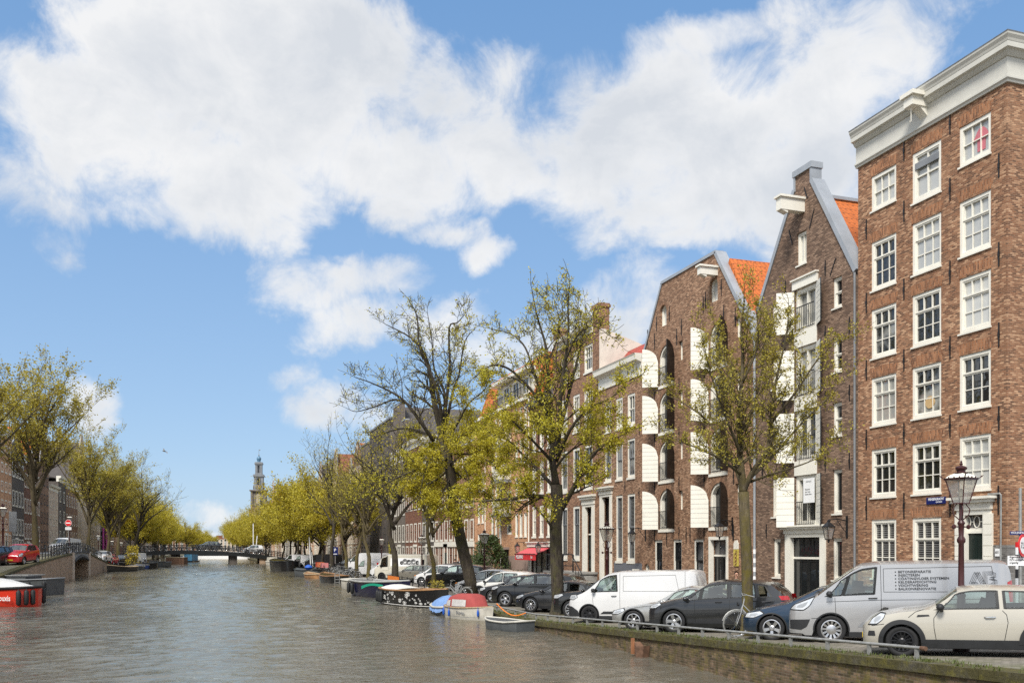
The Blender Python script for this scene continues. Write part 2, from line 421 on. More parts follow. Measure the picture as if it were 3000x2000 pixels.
M['canopy_window'] = clear_glass('clear_canopy_sheet', (.75, .75, .74), .55)
def milky(m):
    """an even white veil lightens the panes"""
    nt = m.node_tree; t = NT(nt); o = nt.nodes['Material Output']; src = o.inputs[0].links[0].from_socket
    d = t.new('ShaderNodeBsdfTranslucent'); d.inputs[0].default_value = (.8, .79, .75, 1); d2 = t.new('ShaderNodeBsdfDiffuse'); d2.inputs[0].default_value = (.7, .69, .66, 1)
    a = t.new('ShaderNodeMixShader'); a.inputs[0].default_value = .5; t.l.new(d.outputs[0], a.inputs[1]); t.l.new(d2.outputs[0], a.inputs[2])
    b = t.new('ShaderNodeMixShader'); b.inputs[0].default_value = .22; t.l.new(src, b.inputs[1]); t.l.new(a.outputs[0], b.inputs[2]); t.l.new(b.outputs[0], o.inputs[0])
milky(M['lamp_glass'])  # mixes an even white veil into the clear lantern glass
def carpaint(name, c, metal=0.0, rough=.22, flake=0):
    m, t, p = pbr(name, c, rough, metal, 1.5, .8)
    o = t.obj()
    f = t.noise(o, 1.3, 5, .6)
    t.l.new(t.ramp(f, [(.3, tuple(k * .93 for k in c)), (.7, c)]), p.inputs['Base Color'])
    x, y, z = t.sep(o)
    du = t.m('MULTIPLY', t.mr(z, .55, .15, 0, .5), t.noise(o, 7, 5, .7))       # road dust on the sills
    t.l.new(t.mix(du, t.ramp(f, [(.3, tuple(k * .93 for k in c)), (.7, c)]), (.16, .145, .12)), p.inputs['Base Color'])
    t.l.new(t.m('ADD', t.m('MULTIPLY', du, .6), rough), p.inputs['Roughness'])
    return m
def rooftile(name, base):
    m, t, p = pbr(name, base, .75)
    P = t.pos(); x, y, z = t.sep(P)
    a = t.m('FRACT', t.m('MULTIPLY', z, 3.6)); b = t.m('FRACT', t.m('MULTIPLY', t.m('ADD', x, y), 4.0))
    h = t.m('ADD', t.m('MULTIPLY', a, -.6), t.m('MULTIPLY', t.m('SINE', t.m('MULTIPLY', b, 6.283)), .5))
    n = t.noise(P, 6, 5, .6); n2 = t.noise(P, .8, 5, .6)
    c = t.ramp(t.m('ADD', t.m('MULTIPLY', n, .6), t.m('MULTIPLY', n2, .4)), [(.3, tuple(k * .62 for k in base)), (.55, base), (.75, tuple(min(1, k * 1.25) for k in base))])
    gap = t.m('MULTIPLY', t.mr(a, .8, .9), t.mr(b, .55, .7))
    t.l.new(t.mix(t.m('MULTIPLY', gap, .85), c, (.04, .015, .008)), p.inputs['Base Color'])
    t.l.new(t.bump(h, .8, .05), p.inputs['Normal'])
    return m
M['tile_orange'] = rooftile('orange_pantiles', (.52, .135, .025))
M['tile_red'] = rooftile('red_pantiles', (.38, .07, .05))
M['tile_dark'] = rooftile('grey_pantiles', (.085, .075, .07))
M['tile_brown'] = rooftile('brown_pantiles', (.24, .09, .045))
B = {}
B['corner'] = brick('corner_house_brick', (.095, .046, .026), (.275, .118, .056), (.56, .34, .20), (.28, .185, .12), spread=.52, w=.155, h=.056)
B['corner_arch'] = brick('corner_soldier_brick', (.14, .055, .026), (.33, .13, .052), (.44, .20, .095), (.30, .21, .14), spread=.5, vertical=True)
B['spout'] = brick('spout_house_brick', (.10, .062, .042), (.215, .132, .088), (.36, .24, .165), (.085, .062, .045))
B['ware'] = brick('warehouse_brick', (.15, .085, .05), (.33, .18, .105), (.52, .33, .21), (.11, .075, .05))
B['ware_arch'] = brick('warehouse_soldier_brick', (.14, .075, .042), (.32, .165, .09), (.44, .25, .145), (.15, .10, .07), vertical=True)
B['house'] = brick('brown_house_brick', (.11, .055, .032), (.27, .13, .07), (.42, .24, .14), (.24, .17, .12))
B['dark'] = brick('dark_brick', (.035, .03, .027), (.085, .07, .06), (.15, .12, .10), (.15, .135, .12))
B['cafe'] = brick('red_brown_brick', (.07, .025, .015), (.19, .065, .034), (.3, .13, .07), (.17, .12, .09))
B['modern'] = brick('orange_brick', (.30, .12, .055), (.58, .265, .115), (.66, .38, .21), (.5, .38, .27))
B['grey'] = brick('grey_brown_brick', (.06, .048, .04), (.14, .11, .088), (.22, .18, .15), (.22, .2, .17))
B['pink'] = brick('pale_brick', (.35, .25, .18), (.56, .43, .31), (.68, .55, .42), (.55, .47, .38))
B['plinth'] = brick('grey_plinth_brick', (.08, .075, .07), (.16, .15, .14), (.25, .235, .22), (.2, .19, .17))
B['quay'] = brick('mossy_quay_brick', (.04, .026, .018), (.145, .09, .056), (.26, .17, .11), (.17, .14, .10), moss=.92)
B['quay_left'] = brick('old_quay_brick', (.17, .11, .07), (.44, .28, .18), (.58, .41, .28), (.45, .35, .25), moss=.25)
def coping():
    m, t, p = pbr('mossy_coping', (.2, .19, .15), .9)
    P = t.pos(); n = t.noise(P, 1.8, 8, .75); n2 = t.noise(P, 9, 6, .7)
    c = t.ramp(n2, [(.3, (.04, .036, .026)), (.6, (.11, .098, .068)), (.8, (.22, .195, .14))])
    c = t.mix(t.mr(n, .36, .52, 0, .9), c, (.058, .050, .012))
    c = t.mix(t.mr(t.noise(P, 4.5, 8, .8), .50, .66, 0, .8), c, (.135, .118, .014))
    t.l.new(c, p.inputs['Base Color']); t.l.new(t.bump(t.noise(P, 14, 8, .75), .9, .04), p.inputs['Normal'])
    return m
M['coping'] = coping()
def paving(name, base, w, h, moss, rot=0):
    m, t, p = pbr(name, base, .85)
    P = t.pos(); x, y, z = t.sep(P)
    b = t.new('ShaderNodeTexBrick'); b.inputs['Scale'].default_value = 1
    b.inputs['Brick Width'].default_value = w; b.inputs['Row Height'].default_value = h; b.inputs['Mortar Size'].default_value = .01; b.inputs['Mortar Smooth'].default_value = .4
    b.inputs['Color1'].default_value = c4(tuple(k * .7 for k in base)); b.inputs['Color2'].default_value = c4(tuple(k * 1.3 for k in base)); b.inputs['Mortar'].default_value = c4(tuple(k * .35 for k in base))
    t.l.new(t.comb(y, x, 0) if rot else t.comb(x, y, 0), b.inputs['Vector'])
    c = t.mix(t.mr(t.noise(P, .5, 7, .7), .4, .7, 0, .45), b.outputs['Color'], tuple(k * .55 for k in base))
    if moss:
        near = t.mr(x, 14.6, 12.4, 0, 1) if moss > 0 else t.mr(x, -16, -12.5, 0, 1)
        g = t.m('MULTIPLY', t.mr(t.noise(P, 1.1, 8, .75), .42, .6), t.m('MULTIPLY', near, abs(moss)))
        c = t.mix(g, c, (.085, .095, .02))
    t.l.new(c, p.inputs['Base Color'])
    t.l.new(t.bump(t.m('SUBTRACT', t.noise(P, 25, 4), b.outputs['Fac']), .5, .012), p.inputs['Normal'])
    return m
M['clinker'] = paving('clinker_paving', (.21, .187, .155), .21, .10, .95)
M['clinker_left'] = paving('clinker_paving_left', (.23, .205, .16), .21, .10, -.8)
M['slabs'] = paving('pavement_slabs', (.21, .2, .185), .3, .3, 0)
M['kerb'] = plain('kerb_stone', (.3, .28, .25), .8, var=.25, scale=3)

def water():
    m, t, p = pbr('canal_water', (.05, .042, .026), .06, 0, 1.33)
    P = t.pos(); x, y, z = t.sep(P)
    v1 = t.comb(t.m('MULTIPLY', x, .8), t.m('MULTIPLY', y, 1.15), 0)
    a = t.noise(v1, .5, 3, .55, dist=.5); b = t.noise(v1, 1.9, 4, .6, dist=.7); c = t.noise(v1, 5.0, 3, .6, dist=.4)
    h = t.m('ADD', t.m('ADD', t.m('MULTIPLY', a, .40), t.m('MULTIPLY', b, .42)), t.m('MULTIPLY', c, .20))
    calm = t.mr(t.noise(t.comb(t.m('MULTIPLY', x, .5), t.m('MULTIPLY', y, .14), 0), .35, 3), .35, .65, .5, 1.1)
    bp = t.new('ShaderNodeBump'); bp.inputs['Distance'].default_value = .25
    t.l.new(t.m('MULTIPLY', calm, WAVE), bp.inputs['Strength']); t.l.new(h, bp.inputs['Height'])
    nt = m.node_tree; nt.nodes.remove(p)                # silty body, paled in place of white sky reflection, under warm-tinted mirror skin
    df = t.new('ShaderNodeBsdfDiffuse'); t.l.new(t.mix(t.noise(P, .2, 4), (.100, .095, .078), (.135, .128, .108)), df.inputs[0])
    gl = t.new('ShaderNodeBsdfGlossy'); gl.inputs['Roughness'].default_value = .07; gl.inputs[0].default_value = (1, .93, .82, 1)
    fr = t.new('ShaderNodeFresnel'); fr.inputs[0].default_value = 1.36
    for q in (df, gl, fr): t.l.new(bp.outputs[0], q.inputs['Normal'])
    mx = t.new('ShaderNodeMixShader'); t.l.new(fr.outputs[0], mx.inputs[0]); t.l.new(df.outputs[0], mx.inputs[1]); t.l.new(gl.outputs[0], mx.inputs[2]); t.l.new(mx.outputs[0], nt.nodes['Material Output'].inputs[0])
    return m
M['water'] = water()
M['bed'] = plain('ground_soil', (.12, .105, .08), .95, var=.3, scale=.05)

# ================================================================ ground, water, streets, quays
def struct(o, kind='structure'): o['kind'] = kind; return o
g = MB(); g.add([(-4000, -1500, -1.6), (4000, -1500, -1.6), (4000, 5000, -1.6), (-4000, 5000, -1.6)], [(0, 1, 2, 3)])
struct(g.build('ground', M['bed']))
def ripples(X, Y):
    """wind chop: many short waves, stronger in patches"""
    rg = random.Random(4); z = np.zeros_like(X)
    patch = .72 + .28 * np.sin(X * .31 + 1.3 * np.sin(Y * .11)) * np.sin(Y * .17 + .8 * np.sin(X * .23 + 2))
    for k in range(46):
        lam = .26 * (1.9 / .26) ** (k / 45); th = rg.gauss(pi / 2, .62); kx, ky = math.cos(th) * 2 * pi / lam, math.sin(th) * 2 * pi / lam
        wob = 1.1 * np.sin(X * rg.uniform(.2, .9) + Y * rg.uniform(.2, .9) + rg.uniform(0, 6))
        fade = np.clip((lam / (Y * .0042)) - 1.2, 0, 1)
        z += CHOP * lam / (2 * pi) * np.sin(kx * X + ky * Y + wob + rg.uniform(0, 6.28)) * fade
    return z * patch
nr, nc = 640, 300
yy = 16 * (190 / 16) ** (np.arange(nr) / (nr - 1)); xx = np.linspace(QL - .06, QR + .1, nc); XX, YY = np.meshgrid(xx, yy)
ZZ = ripples(XX, YY) + WZ; ZZ[-1, :] = WZ; ZZ[0, :] = WZ
g = MB(); g.v = list(map(tuple, np.stack([XX, YY, ZZ], -1).reshape(-1, 3).tolist()))
ii = (np.arange(nr - 1)[:, None] * nc + np.arange(nc - 1)[None, :]).ravel(); g.f = np.stack([ii, ii + 1, ii + nc + 1, ii + nc], -1).tolist(); g.mi = [0] * len(g.f)
g.add([(QL - .06, 190, WZ), (QR + .1, 190, WZ), (QR + .1, 720, WZ), (QL - .06, 720, WZ)], [(0, 1, 2, 3)]); g.add([(QL - .06, -60, WZ), (QR + .1, -60, WZ), (QR + .1, 16, WZ), (QL - .06, 16, WZ)], [(0, 1, 2, 3)]); g.add([(-90, 60, WZ), (QL - .06, 60, WZ), (QL - .06, 150, WZ), (-90, 150, WZ)], [(0, 1, 2, 3)])
struct(g.build('water', M['water'], smooth='all', recalc=False))
YS = sorted(set([-40, -20, 0, 5.1] + [7 + 2 * i for i in range(14)] + list(range(35, 170, 3)) + list(range(170, 740, 30))))
def strip(x0, x1, zf, dz, y0, y1, mb=None, low=None):
    """a sheet (or, with low, a solid) following the street's rise"""
    mb = mb or MB()
    ys = [y for y in YS if y0 < y < y1]; ys = [y0] + ys + [y1]
    if low is None: mb.grid([[(x0, y, zf(y) + dz), (x1, y, zf(y) + dz)] for y in ys])
    else: mb.grid([[(x0, y, low), (x0, y, zf(y) + dz), (x1, y, zf(y) + dz), (x1, y, low), (x0, y, low)] for y in ys])
    return mb
struct(strip(QR + .48, 20.8, zr, 0, -40, 730).build('street', M['clinker']))
struct(strip(20.8, XF + 14, zr, .12, -40, 22.0, low=-1.5).build('pavement', M['slabs']))
struct(strip(20.8, XF + .3, zr, .12, 22.0, 730, low=-1.5).build('pavement', M['slabs']))
struct(strip(20.6, 20.8, zr, .125, -40, 730, low=-1.5).build('kerb', M['kerb']))
struct(strip(XL - .3, QL - .48, zl, 0, 30, 730).build('street', M['clinker_left']))
g = MB(); g.prism([(QL, 330), (-4, 400), (6, 480), (7, 700), (QL, 700)], lambda p: (p[0], p[1], -1.5), lambda p: (p[0], p[1], .03)); struct(g.build('terrain', M['clinker_left']))     # the left bank where the canal bends
struct(strip(XL - .3, XL + 2.6, zl, .12, 30, 730, low=-1.5).build('pavement', M['slabs']))
def quay(name, label, x0, x1, zf, segs, bm, out):
    r = thing(name, label, 'quay wall')
    cop = MB()
    for (y0, y1) in segs:
        wb = strip(x0, x1, zf, -.06, y0, y1, low=-1.6)
        wb.build('wall_face', bm, r)
        strip(x0 - (.05 if out < 0 else 0), x1 + (.05 if out > 0 else 0), zf, .0, y0, y1, cop)
    for (y0, y1) in segs:                         # coping stones, a little uneven
        y = y0; c = MB()
        while y < y1:
            L = 1.3 if y < 120 else 12
            ye = min(y + L - .012, y1); j = RG.uniform(-.012, .012) if y < 120 else 0
            xa, xb = (x0 - .06 + j, x1) if out < 0 else (x0, x1 + .06 + j)
            za, zb = zf(y) + .09, zf(ye) + .09
            c.add([(xa, y, za - .17), (xb, y, za - .17), (xb, ye, zb - .17), (xa, ye, zb - .17), (xa, y, za), (xb, y, za), (xb, ye, zb), (xa, ye, zb)],
                  [(0, 3, 2, 1), (4, 5, 6, 7), (0, 1, 5, 4), (1, 2, 6, 5), (2, 3, 7, 6), (3, 0, 4, 7)])
            y += L
        c.build('coping', M['coping'], r)
    return r
quay('quay_wall', 'mossy brick quay wall below the pipe rail and parked cars', QR, QR + .5, zr, [(-30, 700)], B['quay'], -1)
quay('quay_wall', 'weathered brick quay wall rising to the humped bridge beyond the red boat', QL - .5, QL, zl, [(30, 101.5), (113.4, 700)], B['quay_left'], 1)
# grass tufts and weeds along the quay edge: countless blades
def tufts(name, spots, mat, hmax=.085):
    mb = MB()
    for (x, y, z) in spots:
        for k in range(5):
            a = RG.uniform(0, 2 * pi); hh = RG.uniform(.3, 1) * hmax; w_ = RG.uniform(.006, .014); l = RG.uniform(.0, .07)
            px, py = x + RG.gauss(0, .03), y + RG.gauss(0, .03)
            ca, sa = math.cos(a), math.sin(a)
            mb.add([(px - w_ * sa, py + w_ * ca, z), (px + w_ * sa, py - w_ * ca, z), (px + l * ca, py + l * sa, z + hh)], [(0, 1, 2)])
    return mb.build(name, mat, recalc=False)
M['grass'] = leafmat('grass_blade', (.085, .11, .022), .25)
sp = []
for i in range(2600):
    y = RG.uniform(9, 46); x = QR + .5 + abs(RG.gauss(0, .38))
    if math.sin(y * 1.9) + math.sin(y * .83 + 2) + RG.uniform(-1, 1) > -.1: sp.append((x, y, zr(y)))
for i in range(500):
    y = RG.uniform(9, 46); sp.append((QR - RG.uniform(-.45, .02), y, zr(y) + .085))
tag(tufts('grass', sp, M['grass']), 'short weeds and grass along the right quay edge', 'grass', kind='stuff')
# ================================================================ buildings
BOXF = [(0, 2, 3, 1), (4, 5, 7, 6), (0, 1, 5, 4), (2, 6, 7, 3), (0, 4, 6, 2), (1, 3, 7, 5)]
class House:
    def __init__(s, name, label, side, y0, y1, ztop, mat, depth=12, base=-.9, group=None, cat='house'):
        s.X = XF if side > 0 else XL; s.o = -1 if side > 0 else 1
        s.y0, s.y1, s.zt, s.dep, s.base, s.mat = y0, y1, ztop, depth, base, mat
        s.loc = Vector((s.X, (y0 + y1) / 2, 0))
        s.r = thing(name, label, cat, s.loc, 0, group); s.inv = Matrix.Translation(-s.loc)
        s.holes = []
    def P(s, d, y, z): return (s.X + s.o * d, y, z)
    def bx(s, mb, d0, d1, y0, y1, z0, z1): 
        a, b = s.X + s.o * d0, s.X + s.o * d1
        mb.box(min(a, b), max(a, b), min(y0, y1), max(y0, y1), min(z0, z1), max(z0, z1)); return mb
    def part(s, mb, name, mat, smooth=False, bevel=0):
        o = mb.build(name, mat, s.r, smooth, True, bevel); o.matrix_parent_inverse = s.inv; return o
    def put(s, name, me, loc):
        o = link(name, me, s.r, loc); o.matrix_parent_inverse = s.inv; return o
    def hole(s, ya, yb, za, zb, rise=0): s.holes.append((ya, yb, za, zb, rise))
    def arc(s, ya, yb, zb, rise, n=10):
        m, h = (ya + yb) / 2, (yb - ya) / 2
        return [(m - h * math.cos(pi * i / n), zb - rise + rise * math.sin(pi * i / n)) for i in range(n + 1)]
    def wall(s, outline=None, eaves=None, mat=None, deep=.22, back=True, stuff=None):
        """front sheet with openings and their reveals, side and rear walls"""
        y0, y1, zb, zt = s.y0, s.y1, s.base, s.zt
        ys = sorted({y0, y1, *[q for h in s.holes for q in h[:2]]}); zs = sorted({zb, zt, *[q for h in s.holes for q in h[2:4]]})
        ys = [y for y in ys if y0 <= y <= y1]; zs = [z for z in zs if zb <= z <= zt]
        mb = MB()
        for a, b in zip(ys, ys[1:]):
            for c, d in zip(zs, zs[1:]):
                m, n = (a + b) / 2, (c + d) / 2
                if any(h[0] < m < h[1] and h[2] < n < h[3] for h in s.holes): continue
                mb.add([s.P(0, a, c), s.P(0, b, c), s.P(0, b, d), s.P(0, a, d)], [(0, 1, 2, 3)])
        for (a, b, c, d, rise) in s.holes:
            if rise:
                A_ = s.arc(a, b, d, rise); n = len(A_) // 2
                for cor, pts in (((a, d), A_[:n + 1]), ((b, d), A_[n:])):
                    vs = [s.P(0, *cor)] + [s.P(0, *p) for p in pts]
                    mb.add(vs, [(0, i, i + 1) for i in range(1, len(vs) - 1)])
                ring = [(a, c)] + A_ + [(b, c)]
            else: ring = [(a, c), (a, d), (b, d), (b, c)]
            k = len(ring)
            mb.add([s.P(0, *p) for p in ring] + [s.P(-deep, *p) for p in ring], [(i, (i + 1) % k, (i + 1) % k + k, i + k) for i in range(k)])
        if outline:
            me = mb.mesh('wall', s.mat, recalc=False); b = bmesh.new(); b.from_mesh(me)
            cen = Vector(s.P(0, sum(p[0] for p in outline) / len(outline), sum(p[1] for p in outline) / len(outline)))
            for p, q in zip(outline, outline[1:]):
                a_, b_ = Vector(s.P(0, *p)), Vector(s.P(0, *q)); nrm = (b_ - a_).cross(Vector((1, 0, 0))).normalized()
                if nrm.dot(cen - a_) > 0: nrm = -nrm
                bmesh.ops.bisect_plane(b, geom=b.verts[:] + b.edges[:] + b.faces[:], plane_co=a_, plane_no=nrm, clear_outer=True)
            b.verts.ensure_lookup_table(); b.verts.index_update()
            mb = MB(); mb.add([tuple(v.co) for v in b.verts], [tuple(v.index for v in f.verts) for f in b.faces]); b.free()
            n = len(outline)          # gable thickness
            mb.add([s.P(0, *p) for p in outline] + [s.P(-.4, *p) for p in outline], [(i, i + 1, i + 1 + n, i + n) for i in range(n - 1)] + [tuple(range(2 * n - 1, n - 1, -1))])
        e = eaves if eaves else zt
        f = -.4 if outline else 0
        for y in (y0, y1): mb.add([s.P(0, y, zb), s.P(-s.dep, y, zb), s.P(-s.dep, y, e), s.P(0, y, e)], [(0, 1, 2, 3)])
        mb.add([s.P(-s.dep, y0, zb), s.P(-s.dep, y1, zb), s.P(-s.dep, y1, e), s.P(-s.dep, y0, e)], [(0, 1, 2, 3)])
        s.part(mb, 'wall', mat or s.mat)
    def window(s, ya, yb, za, zb, cols=3, rows=(1, 2), fr=.085, pane='pane', mat='white', sill=.06, rec=.03, rise=0, bar=.024, deep=.12, sash=True, name='window', cut=True, sashmat=None):
        if cut: s.hole(ya, yb, za, zb, rise)
        mb = MB(); d0, d1 = -rec - deep, -rec
        e = .004
        if rise:
            s.bx(mb, d0, d1, ya, ya + fr, za, zb - rise); s.bx(mb, d0, d1, yb - fr, yb, za, zb - rise); s.bx(mb, d0, d1 - e, ya, yb, za, za + fr)
            o_, i_ = s.arc(ya, yb, zb, rise), s.arc(ya + fr, yb - fr, zb - fr, rise - fr)
            n = len(o_)
            vs = [s.P(d1, *p) for p in o_] + [s.P(d1, *p) for p in i_] + [s.P(d0, *p) for p in i_]
            mb.add(vs, [(k, k + 1, n + k + 1, n + k) for k in range(n - 1)] + [(n + k, n + k + 1, 2 * n + k + 1, 2 * n + k) for k in range(n - 1)])
        else:
            s.bx(mb, d0, d1, ya, ya + fr, za, zb); s.bx(mb, d0, d1, yb - fr, yb, za, zb)
            s.bx(mb, d0, d1 - e, ya, yb, zb - fr * 1.1, zb); s.bx(mb, d0, d1 - e, ya, yb, za, za + fr * 1.25)
        if sashmat: mb.cur = 1
        ia, ib, ja, jb = ya + fr, yb - fr, za + fr * 1.25, zb - fr * (1 if rise else 1.1)
        tot = sum(rows); zc = jb; gd = d0 + .02
        for k, r in enumerate(rows):
            zn = jb - (jb - ja) * sum(rows[:k + 1]) / tot
            dd = d1 - .025 - .03 * k if sash else d1 - .03
            q = .05 if sash else .03
            if sash:
                s.bx(mb, gd, dd, ia, ia + q, zn, zc); s.bx(mb, gd, dd, ib - q, ib, zn, zc)
                s.bx(mb, gd, dd - e, ia, ib, zn, zn + q)
                if not (rise and k == 0): s.bx(mb, gd, dd - e, ia, ib, zc - q, zc)
            for c in range(1, cols):
                y = ia + (ib - ia) * c / cols; s.bx(mb, gd + .005, dd - .008, y - bar / 2, y + bar / 2, zn, zc - (rise * .1 if k == 0 else 0))
            for g in range(1, r):
                z = zn + (zc - zn) * g / r; s.bx(mb, gd + .005, dd - .011, ia, ib, z - bar / 2, z + bar / 2)
            zc = zn
        wo = s.part(mb, name, [M[mat], M[sashmat]] if sashmat else M[mat])
        g = MB()
        if rise:
            R_ = [(ya + .02, za + .02)] + s.arc(ya + .02, yb - .02, zb - .02, rise - .02) + [(yb - .02, za + .02)]
            g.add([s.P(gd, *p) for p in R_], [tuple(range(len(R_)))])
        else: g.add([s.P(gd, y, z) for (y, z) in ((ya + .02, za + .02), (yb - .02, za + .02), (yb - .02, zb - .02), (ya + .02, zb - .02))], [(0, 1, 2, 3)])
        g.build('pane', M[pane], wo, recalc=False)
        if sill:
            q = MB(); s.bx(q, -.1, .05, ya - .03, yb + .03, za - sill, za - .001); q.build('sill', M[mat], wo)
        return wo
    def lintel(s, ya, yb, z, mat, h=.33, flare=.12, sag=.06):
        """flat arch of bricks on end, 3 mm proud"""
        n = 6; mb = MB(); m = (ya + yb) / 2; hw = (yb - ya) / 2
        lo = [(m + hw * (2 * i / n - 1) * 1.02, z + .01 + sag * (1 - (2 * i / n - 1) ** 2)) for i in range(n + 1)]
        hi = [(m + (hw + flare) * (2 * i / n - 1), z + h + sag * (1 - (2 * i / n - 1) ** 2)) for i in range(n + 1)]
        poly = lo + hi[::-1]
        mb.add([s.P(.004, *p) for p in lo] + [s.P(.004, *p) for p in hi], [(i, i + 1, i + n + 2, i + n + 1) for i in range(n)])
        return s.part(mb, 'brick_arch', mat)
    def ringarch(s, ya, yb, zb, rise, mat, t=.24):
        a, b = s.arc(ya, yb, zb, rise, 12), s.arc(ya - t, yb + t, zb + t, rise + t, 12); n = len(a)
        mb = MB(); mb.add([s.P(.004, *p) for p in a] + [s.P(.004, *p) for p in b], [(i, i + 1, i + n + 1, i + n) for i in range(n - 1)])
        return s.part(mb, 'brick_arch', mat)
    def cornice(s, prof, y0=None, y1=None, mat='white', name='cornice'):
        """prof: (d, z) outline run along the facade"""
        mb = MB(); a = s.y0 if y0 is None else y0; b = s.y1 if y1 is None else y1
        mb.prism(prof, lambda p: s.P(p[0], a, p[1]), lambda p: s.P(p[0], b, p[1]))
        return s.part(mb, name, M[mat])
    def anchors(s, spots, L=.62):
        for (y, z) in spots:
            if L not in ANCH:
                mb = MB(); mb.box(-.016, .016, -.018, .018, -L / 2, L / 2); mb.box(-.03, .03, -.03, .03, -L * .1, L * .1); ANCH[L] = mb.mesh('wall_anchor', M['iron'])
            s.put('wall_anchor', ANCH[L], s.P(.014, y, z))
    def roof(s, z0, zr_, mat, d0=-.2, d1=None, along='x', y0=None, y1=None, over=.0):
        a = s.y0 if y0 is None else y0; b = s.y1 if y1 is None else y1; d1 = -s.dep if d1 is None else d1; m = (a + b) / 2; mb = MB()
        if along == 'x':
            mb.prism([(a - over, z0), (b + over, z0), (m, zr_)], lambda p: s.P(d0, *p), lambda p: s.P(d1, *p))
        elif along == 'y':
            mb.prism([(d0 + over, z0), (d1, z0), ((d0 + d1) / 2, zr_)], lambda p: s.P(p[0], a, p[1]), lambda p: s.P(p[0], b, p[1]))
        elif along == 'flat':
            s.bx(mb, d0, d1, a, b, z0, zr_)
        elif along == 'mansard':
            mb.prism([(d0, z0), (d1, z0), (d1 + 1.6, zr_), (d0 - 1.3, zr_)], lambda p: s.P(p[0], a, p[1]), lambda p: s.P(p[0], b, p[1]))
        return s.part(mb, 'roof', M[mat])
    def chimney(s, d, y, z0, z1, w=.9, mat=None):
        mb = MB(); s.bx(mb, d - w * .35, d + w * .35, y - w / 2, y + w / 2, z0, z1 - .25); s.bx(mb, d - w * .35 - .08, d + w * .35 + .08, y - w / 2 - .08, y + w / 2 + .08, z1 - .25, z1 - .1)
        s.bx(mb, d - w * .35 - .03, d + w * .35 + .03, y - w / 2 - .03, y + w / 2 + .03, z1 - .1, z1)
        return s.part(mb, 'chimney', mat or s.mat)
    def door(s, ya, yb, z0, z1, ztr, mat='green_black', surround='white', sw=.16, leafs=1, glazed=False, hood=None, dd=-.12, trans=True, pane='pane_dark', cut=True):
        """door leaf(s) with panels, transom light above, painted surround"""
        if cut: s.hole(ya, yb, z0, ztr)
        L = MB(); w_ = (yb - ya) / leafs
        for k in range(leafs):
            a, b = ya + k * w_, ya + (k + 1) * w_
            if glazed:
                for (p, q) in ((a + .004, a + .1), (b - .1, b - .004), ((a + b) / 2 - .03, (a + b) / 2 + .03)): s.bx(L, dd - .05, dd, p, q, z0, z1)
                s.bx(L, dd - .05, dd - .004, a, b, z0, z0 + .35); s.bx(L, dd - .05, dd - .004, a, b, z1 - .1, z1)
            else:
                s.bx(L, dd - .06, dd - .02, a + .003, b - .003, z0, z1)
                for (za, zb) in ((.08, .36), (.42, .94)):
                    hh = z1 - z0
                    for (p, q) in ((a + .08, (a + b) / 2 - .03), ((a + b) / 2 + .03, b - .08)):
                        if leafs > 1: p, q = a + .08, b - .08
                        s.bx(L, dd - .02, dd, p, q, z0 + hh * za, z0 + hh * zb); s.bx(L, dd - .001, dd + .012, p + .05, q - .05, z0 + hh * za + .05, z0 + hh * zb - .05)
        lo = s.part(L, 'door', M[mat])
        hd = MB(); s.bx(hd, dd + .012, dd + .06, ya + .1, ya + .2, (z0 + z1) / 2 - .02, (z0 + z1) / 2 + .02); hd.build('handle', M['chrome'], lo)
        if glazed:
            g = MB(); g.add([s.P(dd - .03, y, z) for (y, z) in ((ya, z0), (yb, z0), (yb, z1), (ya, z1))], [(0, 1, 2, 3)]); g.build('pane', M[pane], lo, recalc=False)
        f = MB()
        s.bx(f, dd - .05, dd + .03, ya, yb, z1 + .002, z1 + .09)
        for (a, b) in ((ya - sw, ya + .02), (yb - .02, yb + sw)): s.bx(f, -.15, .05, a, b, z0, ztr)
        s.bx(f, -.15, .054, ya - sw, yb + sw, ztr + .001, ztr + .16)
        fo = s.part(f, 'door_frame', M[surround])
        if trans:
            tm = MB(); g = MB(); s.bx(tm, dd - .03, dd + .01, ya, yb, ztr - .05, ztr)
            for c in range(1, 3):
                y = ya + (yb - ya) * c / 3; s.bx(tm, dd - .03, dd, y - .015, y + .015, z1 + .09, ztr - .05)
            to = s.part(tm, 'transom', M[surround if not glazed else mat])
            g.add([s.P(dd - .02, y, z) for (y, z) in ((ya, z1 + .05), (yb, z1 + .05), (yb, ztr), (ya, ztr))], [(0, 1, 2, 3)]); g.build('pane', M[pane], to, recalc=False)
        if hood:
            hb = MB(); z = ztr + .16
            s.bx(hb, -.05, .10, ya - sw - .04, yb + sw + .04, z + .001, z + hood * .55); s.bx(hb, -.05, .22, ya - sw - .12, yb + sw + .12, z + hood * .55, z + hood * .8); s.bx(hb, -.05, .30, ya - sw - .2, yb + sw + .2, z + hood * .8, z + hood)
            s.part(hb, 'door_hood', M[surround])
        return lo
    def shutter(s, hy, dy, za, zb, ang, rise=0, planks=9, n=1):
        """leaf hinged at hy; dy = +-width away from the opening; white inside, black outside"""
        L = abs(dy); sg = 1 if dy > 0 else -1
        ca, sa = -math.cos(math.radians(ang)) * sg, math.sin(math.radians(ang))
        nx, ny = -sa * sg, ca * sg                 # normal in (y,d): towards the outer face
        mb = MB(); H_ = zb - za
        def pt(u_, z, o): return s.P(.03 + u_ * sa - ny * 0 + o * (sg * ca), hy + u_ * ca - o * (sg * sa), z)
        def top(u_): return zb - rise + (rise * math.sqrt(max(0, 1 - (1 - u_ / L) ** 2)) if rise else 0)
        K = 8
        us = [L * i / K for i in range(K + 1)]
